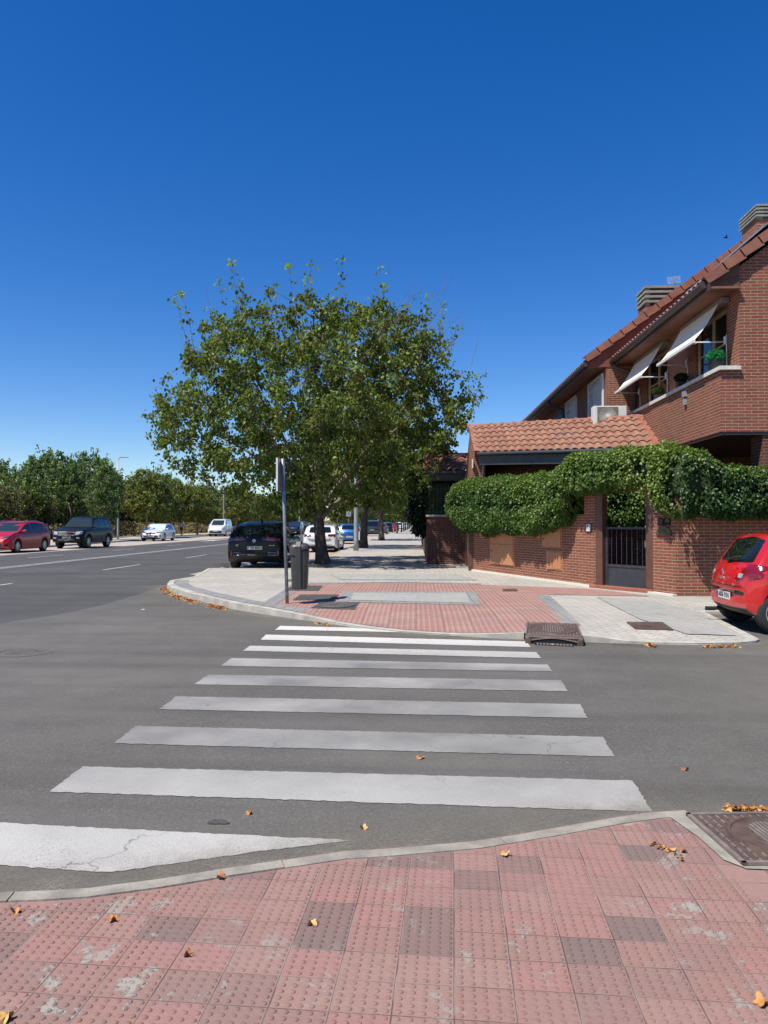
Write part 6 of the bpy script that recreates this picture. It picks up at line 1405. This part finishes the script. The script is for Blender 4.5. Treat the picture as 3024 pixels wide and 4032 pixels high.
# --- white hatchback behind the first tree ---------------------------------------
sp = hatch(4.27, 1.46, 1.80, (.83, 3.45), .32, plates=[('rear', .0, .60, '3184 JFR')], spokes=5,
    panels=[('tail_light', 'rear', [(.42, .86), (.84, .80), (.86, .90), (.80, .97), (.44, .96)], TD, .3), ('diffuser', 'rear', [(-.70, .30), (.70, .30), (.66, .42), (-.66, .42)], M['trim'], .3), ('hatch_gap', 'rear', [(-.6, .70), (.6, .70), (.6, .705), (-.6, .705)], M['trim'], 0)])
gr_, gc_ = build_car(sp, 'white hatchback with dark red tail lights parked behind the first street tree', 'car', (-5.05, 38.3, 0), R(90), 'white', 1.0)
badge(gc_, gr_, .56, .76, 'GOLF', .07, M['chrome']); badge(gc_, gr_, -.52, .76, 'TSI', .06, M['chrome'])
h, d = gc_.hit('rear', 0, .92); mb = MB(); mb.lathe([(.06, 0), (.06, .012), (.045, .014), (.045, .006), (.001, .006)], 20); mb.v = [(h.x-.008-z, x, .92+y) for (x, y, z) in mb.v]; mb.build('emblem', M['chrome'], gr_, world=False, uv=False)
# --- blue hatchback -------------------------------------------------------------
sp = hatch(3.9, 1.52, 1.70, (.7, 3.15), .30, plates=[('rear', 0, .55, '9243 FHK')], panels=[('tail_light', 'rear', [(.62, .80), (.80, .80), (.78, 1.18), (.64, 1.15)], T, .4)], tumble=.25)
cb, cbc = build_car(sp, 'bright blue small car parked behind the white hatchback', 'car', (-5.0, 54.6, 0), R(90), 'blue', 1.0); diamond(cbc, cb, 0, .90, .06, .05)
# --- dark tall car --------------------------------------------------------------
def tall(L=4.4, H=1.85, W=1.86, **kw):
    sp = dict(L=L, W=W, r=.33, wheels=(.85, 3.5), tw=.21, tumble=.2, kr=.10,
      top=[(0, .85), (.02, 1.02), (.05, 1.10), (.12, 1.5*H/1.8), (.2, H-.08), (.35, H-.02), (1.2, H), (2.4, H-.02), (2.75, H-.14), (3.35, 1.22), (3.5, 1.15), (4.05, 1.03), (4.3, .85), (4.38, .7), (L, .6)], belt=[(0, .9), (.1, 1.08), (1.5, 1.08), (3.3, 1.03), (4.0, .92), (L, .6)], bot=[(0, .40), (.15, .28), (.6, .21), (L-.6, .21), (L, .3)],
      side=[('window', [(2.3, 1.12), (3.2, 1.09), (2.75, H-.2), (2.35, H-.15)]), ('window', [(1.3, 1.13), (2.2, 1.12), (2.22, H-.15), (1.33, H-.15)])], rearglass=[(-.68, 1.16), (.68, 1.16), (.62, H-.18), (-.62, H-.18)], windscreen=[(-.72, 1.2), (.72, 1.2), (.62, H-.12), (-.62, H-.12)], mirror=(3.1, 1.15), seams=[(2.25, .4, 1.07), (1.25, .5, 1.07)])
    sp.update(kw); return sp
sp = tall(4.4, 1.88, 1.9, plates=[('rear', 0, .75, '4406 LBC')], panels=[('tail_light', 'rear', [(.74, .95), (.86, .95), (.83, 1.35), (.74, 1.3)], T, .3)])
td, tdc = build_car(sp, 'dark blue grey tall family car with roof bars behind the second tree', 'car', (AY(1465, 2100, 90).x, 90, 0), R(90), 'slate', 1.04); diamond(tdc, td, 0, 1.02, .05, .06)
for y in (-.68, .68): mb = MB(); mb.tube([(.5, y, 1.87), (.7, y, 1.93), (2.4, y, 1.93), (2.6, y, 1.86)], .025, 6); mb.build('roof_bar', M['white'], td, world=False, uv=False)
sp = hatch(4.3, 1.5, 1.8, (.83, 3.45), .32, panels=[('tail_light', 'rear', [(.50, .82), (.84, .80), (.86, .92), (.80, .99), (.54, .97)], T, .3)])
for u, Y, pnt, kd, lab in ((1500, 106, 'grey', 'h', 'grey car half hidden by the third tree trunk'), (1523, 118, 'navy', 't', 'dark blue car with bright red tail lights behind the third tree'), (1538, 131, 'crimson', 'h', 'dark red car in the row beyond the third tree'), (1550, 146, 'black', 't', 'black car farthest in the parked row beyond the third tree')):
    build_car(sp if kd == 'h' else tall(H=1.65, plates=[]), lab, 'car', (AY(u, 2080, Y).x, Y, 0), R(90), pnt, 1.05)
build_car(tall(H=1.8), 'white van-like car far down the street between thin trunks', 'car', (AY(1572, 2075, 190).x, 190, 0), R(90), 'white', 1.1)
build_car(tall(H=1.7), 'white car far down the street right of the other white one', 'car', (AY(1593, 2075, 215).x, 215, 0), R(90), 'white', 1.1)
# --- far side: fronts towards us ------------------------------------------------
HL = M['lampglass']
def faced(sp, label, cat, u, Y, X, paint, s=1, rz=-90, name='parked_car'):
    """front end at depth Y; heading -Y"""
    Lr = sp['L']*s; return build_car(sp, label, cat, (X, Y+Lr, 0), R(rz), paint, s, name)
k = 1.55/1.46
sp = hatch(4.4, 1.57, 1.77, (.85, 3.45), .32, spokes=9, windscreen=[(-.72, 1.05), (.72, 1.05), (.58, 1.50), (-.58, 1.50)],
   panels=[('headlight', 'front', [(.50, .70), (.84, .74), (.84, .86), (.60, .83)], M['lampdark'], .3), ('lower_grille', 'front', [(-.55, .32), (.55, .32), (.62, .46), (-.62, .46)], M['trim'], .3), ('fog_light', 'front', [(.64, .34), (.80, .36), (.80, .46), (.68, .46)], M['trim'], .3), ('grille', 'front', [(-.30, .60), (.30, .60), (.36, .70), (-.36, .70)], M['trim'], .3)])
fl = G(90, 2178, 0)
r1, c1_ = faced(sp, 'crimson family car with roof rails parked at the left edge', 'car', 0, 36.2, -21.5, 'crimson', 1.06)
for y in (-.58, .58): mb = MB(); mb.tube([(.9, y, 1.53), (1.1, y, 1.59), (2.1, y, 1.60), (2.4, y, 1.53)], .018, 6); mb.build('roof_rail', M['galv'], r1, world=False, uv=False)
H = 1.90; L = 4.7
sp = dict(L=L, W=1.88, r=.385, wheels=(.95, 3.72), tw=.26, tumble=.26, kr=.08, kf=.14, spokes=6, clad=False, top=[(0, .95), (.02, 1.1), (.08, 1.2), (.25, 1.6), (.4, 1.8), (.6, 1.86), (1.4, H), (2.3, H-.01), (2.6, 1.83), (3.15, 1.32), (3.25, 1.24), (3.9, 1.19), (4.4, 1.11), (4.6, .98), (L, .75)],
    belt=[(0, .95), (.1, 1.14), (1.5, 1.18), (3.2, 1.14), (4.3, 1.05), (L, .7)], bot=[(0, .5), (.2, .38), (.8, .32), (L-.8, .32), (L, .42)],
    side=[('window', [(2.25, 1.23), (3.05, 1.20), (2.72, 1.68), (2.3, 1.76)]), ('window', [(1.35, 1.24), (2.15, 1.23), (2.2, 1.77), (1.42, 1.76)]), ('quarter_window', [(.5, 1.27), (1.25, 1.25), (1.32, 1.75), (.75, 1.7)])], windscreen=[(-.74, 1.30), (.74, 1.30), (.62, 1.80), (-.62, 1.80)], mirror=(3.0, 1.25), seams=[(2.2, .5, 1.18), (1.3, .6, 1.18)], handles=[(1.45, 1.05), (2.35, 1.05)],
    plates=[('front', 0, .68, '9740 DPB')], panels=[('headlight', 'front', [(.50, .82), (.86, .84), (.88, 1.04), (.56, 1.0)], HL, .3), ('grille', 'front', [(-.44, .80), (.44, .80), (.48, 1.0), (-.48, 1.0)], M['trim'], .25), ('lower_grille', 'front', [(-.5, .48), (.5, .48), (.5, .58), (-.5, .58)], M['trim'], .2), ('fog_light', 'front', [(.60, .60), (.78, .60), (.78, .67), (.60, .67)], HL, .5), ('bumper_line', 'front', [(-.5, .765), (.5, .765), (.5, .79), (-.5, .79)], M['chrome'], .3)])
r2, c2_ = faced(sp, 'black off-roader with a chrome grille parked across the avenue', 'car', 235, 43.4, -21.05, 'black', 1.03)
h, d = c2_.hit('front', 0, .9); mb = MB()
for y in np.linspace(-.38, .38, 12): mb.box(h.x+.01, h.x+.035, y-.012, y+.012, .81, .99)
mb.box(h.x+.005, h.x+.03, -.48, .48, 1.0, 1.025); mb.box(h.x+.005, h.x+.03, -.46, .46, .785, .80); mb.build('grille_bars', M['chrome'], r2, world=False, uv=False)
sp = hatch(4.36, 1.45, 1.81, (.82, 3.47), .33, wsmat=M['shade'], spokes=7, windscreen=[(-.70, .985), (.70, .985), (.56, 1.36), (-.56, 1.36)], plates=[('front', 0, .40, '0482 LFC')],
   panels=[('headlight', 'front', [(.40, .66), (.86, .70), (.86, .80), (.44, .76)], M['lampdark'], .3), ('grille', 'front', [(-.36, .60), (.36, .60), (.40, .70), (-.40, .70)], M['trim'], .25), ('lower_grille', 'front', [(-.55, .30), (.55, .30), (.62, .42), (-.62, .42)], M['trim'], .3), ('fog_light', 'front', [(.62, .34), (.80, .37), (.80, .50), (.74, .50)], M['trim'], .3)])
r3, c3_ = faced(sp, 'white hatchback with a silver sunshade in its windscreen', 'car', 580, 62.6, AY(581, 2100, 62.6).x, 'white', 1.06, -87); diamond(c3_, r3, 0, .67, .07, .09, 'front')
H = 1.86
sp = tall(4.5, H, 1.78, windscreen=[(-.66, 1.2), (.66, 1.2), (.60, H-.14), (-.60, H-.14)], plates=[('front', 0, .58, '7310 KWV')], side=[('window', [(2.55, 1.12), (3.25, 1.09), (2.95, H-.25), (2.6, H-.18)])],
   panels=[('headlight', 'front', [(.48, .82), (.80, .84), (.82, 1.0), (.60, .96)], HL, .3), ('bumper', 'front', [(-.8, .34), (.8, .34), (.82, .62), (-.82, .62)], M['trim'], .15)])
sp['top'] = [(0, 1.0), (.02, 1.6), (.06, H-.06), (.2, H-.01), (1.2, H), (2.5, H-.01), (2.9, H-.12), (3.45, 1.30), (3.6, 1.18), (4.1, 1.06), (4.4, .9), (4.48, .75), (4.5, .6)]
r4, c4_ = faced(sp, 'white delivery van parked across the avenue beyond the walking person', 'van', 845, 86, AY(842, 2100, 86).x, 'white', 1.13, -88, 'parked_van')
faced(hatch(4.3, 1.5, 1.8, (.83, 3.45), .32), 'dark car just behind the white van', 'car', 930, 100, AY(948, 2100, 100).x, 'navy', 1.08, -88)
faced(tall(H=1.7), 'dark blue car seen over the bonnet of the black coupe', 'car', 1160, 112, AY(1152, 2100, 112).x, 'navy', 1.12, -90)
# recycling container
q = AY(1198, 2090, 121); root = thing('recycling_container', (q.x, 121, 0), 'dark grey domed recycling container across the avenue', 'container'); mb = MB()
rows = []
for x in (-.85, .85):
    rows.append([(x*(1+.0), y, z) for y, z in ((-.6, .2), (-.7, 1.3), (-.6, 1.65), (-.3, 1.85), (0, 1.9), (.3, 1.85), (.6, 1.65), (.7, 1.3), (.6, .2), (-.6, .2))])
mb.grid(rows); mb.add(rows[0][:-1], [tuple(range(9))]); mb.add(rows[1][:-1], [tuple(range(9))]); mb.build('body', P_['slate'], root, world=False, uv=False, bevel=.03)
mb = MB(); mb.box(-.9, .9, -.74, .74, 1.28, 1.36); mb.box(-.8, .8, -.62, .62, .02, .2); mb.build('trim', M['lamp_grey'], root, world=False, uv=False)

# ================================================================== person
q = AY(713, 2105, 88); root = thing('person', (q.x, 88, .12), 'person walking in a pale shirt, blue shorts and sun hat on the far pavement', 'person', rz=R(-20)); root.scale = (1.08,)*3
me = bpy.data.meshes.new('body')
Vp = [(0,0,.95),(0,0,1.15),(0,0,1.38),(0,0,1.50),(0,.01,1.58),(0,.0,1.70), (.10,0,.90),(.12,-.06,.50),(.13,.04,.09),(.13,-.11,.04), (-.10,0,.90),(-.12,.16,.52),(-.12,.30,.14),(-.12,.18,.05), (.19,0,1.42),(.27,.06,1.14),(.25,-.06,.90),(.25,-.10,.80), (-.19,0,1.42),(-.27,-.02,1.14),(-.27,-.14,.93),(-.27,-.19,.84)]
Ep = [(0,1),(1,2),(2,3),(3,4),(4,5),(0,6),(6,7),(7,8),(8,9),(0,10),(10,11),(11,12),(12,13),(2,14),(14,15),(15,16),(16,17),(2,18),(18,19),(19,20),(20,21)]
me.from_pydata(Vp, Ep, []); rad = [.14,.13,.15,.06,.07,.085,.09,.06,.04,.035,.09,.06,.04,.035,.06,.045,.032,.03,.06,.045,.032,.03]
skin = simple('skin', (.36, .19, .13), .6); M['skin'] = skin
o = bpy.data.objects.new('body', me); COL.objects.link(o); o.parent = root; me.materials.append(skin); md = o.modifiers.new('skin', 'SKIN')
for i, r in enumerate(rad): me.skin_vertices[0].data[i].radius = (r, r*.8 if i < 3 else r)
me.skin_vertices[0].data[0].use_root = True; sb = o.modifiers.new('sub', 'SUBSURF'); sb.levels = 1; sb.render_levels = 2
def cloth(name, pts, radii, mat):
    mb = MB(); 
    for p, r in zip(pts, radii): mb.tube(p, r, 12, cap=False)
    mb.build(name, mat, root, world=False, uv=False, smooth=True)
cloth('shirt', [[(0,0,.93),(0,0,1.1),(0,0,1.36),(0,0,1.47)], [(.13,0,1.43),(.22,.02,1.36),(.27,.05,1.2)], [(-.13,0,1.43),(-.22,0,1.36),(-.275,-.01,1.2)]], [[.19,.185,.20,.09],[.09,.085,.075],[.09,.085,.075]], simple('pale_shirt', (.55, .52, .52), .9, var=.3, scale=20))
cloth('shorts', [[(0,0,.80),(0,0,.90),(0,0,1.0)], [(.09,0,.88),(.12,-.05,.56)], [(-.09,0,.88),(-.115,.12,.58)]], [[.16,.18,.17],[.11,.105],[.11,.105]], simple('blue_shorts', (.02, .04, .14), .9))
mb = MB(); mb.lathe([(.19, 1.70), (.12, 1.715), (.105, 1.78), (.06, 1.81), (.005, 1.815)], 16); mb.build('sun_hat', simple('straw_hat', (.40, .35, .25), .9), root, world=False, uv=False, smooth=True)
for x, y, z in ((.13, -.03, .04), (-.12, .24, .06)): mb = MB(); mb.box(x-.045, x+.045, y-.14, y+.11, z-.04, z+.04); mb.build('shoe', M['trim'], root, world=False, uv=False, bevel=.02)

# ================================================================== bird
q = AY(2857, 936, 40); mb = MB(); c = q
mb.tube([c+Vector((-.14, 0, -.01)), c+Vector((-.05, 0, .01)), c+Vector((.06, 0, 0)), c+Vector((.15, 0, -.01))], [.008, .035, .03, .01], 8)
mb.add([c+Vector((-.03, -.02, .01)), c+Vector((.05, -.02, .01)), c+Vector((.02, -.20, .07)), c+Vector((-.10, -.38, .03)), c+Vector((-.03, .02, .01)), c+Vector((.05, .02, .01)), c+Vector((.02, .20, .07)), c+Vector((-.10, .38, .03))], [(0, 1, 2, 3), (4, 7, 6, 5)])
props(mb.build('bird', M['black'], uv=False, smooth=True), 'tiny dark bird gliding in the sky above the roofs', 'bird')

# ================================================================== fallen leaves
DRY = [(.42, .17, .05), (.50, .26, .08), (.30, .12, .045), (.55, .36, .13)]
def pile(name, pts, n, w, seed, h=.045, size=.048, z=None):
    r = np.random.RandomState(seed); A = np.array([[p.x, p.y, p.z] for p in pts]); t = r.uniform(0, len(A)-1-1e-6, n); i = t.astype(int); f = (t-i)[:, None]; P = A[i]*(1-f)+A[i+1]*f
    dd = A[i+1]-A[i]; nn = np.stack([dd[:, 1], -dd[:, 0], np.zeros(n)], -1); nn = unit(nn); off = np.abs(r.normal(0, w, n)); P = P+nn*off[:, None]; P[:, 2] += r.uniform(.004, 1, n)*h*np.exp(-off/w)
    D = r.normal(0, 1, (n, 3)); D[:, 2] *= .35; S = r.normal(0, 1, (n, 3)); S[:, 2] *= .5; np.random.seed(seed)
    o = leaf_object(name, P, D, S, r.uniform(.6, 1.2, n)*size, pick_cols(n, DRY, [4, 3, 3, 1.5], .3), M['dry'], fold=.2); o['kind'] = 'stuff'
gz = lambda u, v: G(u, v, .008)
pile('fallen_leaves', [gz(652, 2318), gz(668, 2332), gz(695, 2345)], 150, .07, 1); pile('fallen_leaves', [gz(700, 2348), gz(745, 2362), gz(795, 2377)], 200, .08, 2); pile('fallen_leaves', [gz(828, 2384), gz(860, 2391), gz(900, 2400)], 130, .07, 3)
pile('fallen_leaves', [gz(1240, 2453), gz(1300, 2461)], 14, .04, 4, .02); pile('fallen_leaves', [gz(2760, 2547), gz(2830, 2548), gz(2900, 2546)], 60, .05, 5, .03, .05); pile('fallen_leaves', [gz(2530, 2541), gz(2580, 2543)], 24, .04, 6, .03, .05)
pile('fallen_leaves', [G(2860, 3196, .01), G(2950, 3199, .01), G(3100, 3200, .01)][::-1], 130, .035, 7, .03, .032)
pile('fallen_leaves', [G(2560, 3318, .042), G(2640, 3345, .042), G(2690, 3385, .042)], 24, .02, 8, .01, .024)
lv = [(980, 3204, .006, 'dry orange leaf on the asphalt below the second white stripe'), (1432, 3262, .006, 'small pale leaf on the asphalt near the tip of the white triangle'), (868, 3452, .045, 'dark curled leaf on the near kerb'), (448, 3622, .04, 'pale orange leaf on the near pink tiles, upper left'), (1230, 3640, .04, 'curled orange leaf in the middle of the near pink tiles'), (742, 3760, .04, 'tiny yellow leaf on a dark tile, lower left'),
      (60, 3590, .04, 'brown leaf against the near kerb at the left edge'), (1990, 3362, .045, 'orange leaf lying on the near kerb below the worn stripe'), (2690, 3352, .04, 'yellow leaf on the near tiles beside the iron drain'), (3000, 3950, .04, 'large ochre leaf at the lower right corner'), (20, 4010, .04, 'ochre leaf at the lower left corner'), (2695, 3030, .006, 'single orange leaf on the road right of the crossing'), (1655, 2985, .006, 'tiny leaf on the asphalt in the middle of the crossing')]
for k, (u, v, z, lab) in enumerate(lv):
    p = G(u, v, z); a = random.uniform(0, 6.28); s = random.uniform(.016, .022)*(1.4 if v > 3900 else 1)*(1.5 if v < 3100 else 1); r = thing('fallen_leaf', (p.x, p.y, p.z), lab, 'leaf'); mb = MB(); outl = []
    for i in range(20):
        t = 6.2832*i/20; rr = s*(.62+.38*abs(math.cos(2.5*t))**.7); outl.append((rr*math.cos(t+a), rr*math.sin(t+a), .006+.012*math.sin(2*t+k)+.006*math.cos(3*t)))
    mb.add([(0, 0, .002)]+outl, [(0, i+1, (i+1) % 20+1) for i in range(20)]); m_ = M['leafdry%d' % (k % 3)] if 'leafdry0' in M else None
    if m_ is None:
        for j, cc_ in enumerate(((.45, .19, .05), (.50, .30, .10), (.28, .12, .05))): M['leafdry%d' % j] = simple('dry_leaf_%s' % 'abc'[j], cc_, .7, var=.3, scale=60)
        m_ = M['leafdry%d' % (k % 3)]
    mb.build('blade', m_, r, world=False, uv=False, smooth=True)
    mb = MB(); mb.tube([(0, 0, .004), (s*1.3*math.cos(a+.3), s*1.3*math.sin(a+.3), .004)], .0012, 4); mb.build('stalk', M['leafdry2'], r, world=False, uv=False)
def litter(u, v, z, w, label, mat):
    p = G(u, v, z); mb = MB(); rows = []
    mb.add([(p.x-w, p.y, p.z), (p.x, p.y-w*.5, p.z+.008), (p.x+w, p.y, p.z+.003), (p.x+w*.2, p.y+w*.6, p.z+.012)], [(0, 1, 2, 3)]); props(mb.build('paper_scrap', mat, uv=False), label, 'litter')
litter(560, 2401, .006, .05, 'white paper scrap on the road near the corner kerb', M['white'])
litter(2175, 2540, .012, .035, 'crumpled white paper in the gutter mouth of the far drain', M['white'])
# oil stains
sheet('oil_stain', [(G(860+38*math.cos(t)*(1+.3*math.sin(3*t)), 3241+13*math.sin(t)*(1+.3*math.cos(2*t)), 0).x, G(860+38*math.cos(t), 3241+13*math.sin(t)*(1+.3*math.cos(2*t)), 0).y) for t in np.linspace(0, 6.1, 18)], .0085, simple('oil_stain', (.055, .052, .047), .8, var=.3, scale=60))

# ================================================================== light
SX, SY = .425, .385
sun_dir = Vector((SX, SY, -1)).normalized(); el = math.asin(-sun_dir.z)
sd = bpy.data.lights.new('sun', 'SUN'); sd.energy = 5.0; sd.angle = R(.53); sd.color = (1, .945, .85); so = bpy.data.objects.new('sun', sd); COL.objects.link(so)
so.rotation_euler = sun_dir.to_track_quat('-Z', 'Y').to_euler(); so.location = (0, 0, 40)
w = bpy.data.worlds.new('World'); scene.world = w; w.use_nodes = True; nt = w.node_tree; bg = nt.nodes['Background']
sk = nt.nodes.new('ShaderNodeTexSky'); sk.sky_type = 'NISHITA'; sk.sun_disc = False; sk.sun_elevation = el; az = math.atan2(-SX, -SY); sk.sun_rotation = az % (2*math.pi); sk.altitude = 700; sk.air_density = 1.0; sk.dust_density = .35; sk.ozone_density = 3.5
hs_ = nt.nodes.new('ShaderNodeHueSaturation'); hs_.inputs['Saturation'].default_value = 1.375; hs_.inputs['Value'].default_value = 1.0; hs_.inputs['Hue'].default_value = .512
nt.links.new(sk.outputs[0], hs_.inputs['Color']); nt.links.new(hs_.outputs[0], bg.inputs['Color']); bg.inputs['Strength'].default_value = .105
scene.view_settings.view_transform = 'Standard'; scene.view_settings.look = 'None'; scene.view_settings.exposure = .5; scene.view_settings.gamma = 1
scene.render.engine = 'CYCLES'; scene.cycles.max_bounces = 6; scene.cycles.transparent_max_bounces = 8
scene.render.resolution_x = 768; scene.render.resolution_y = 1024
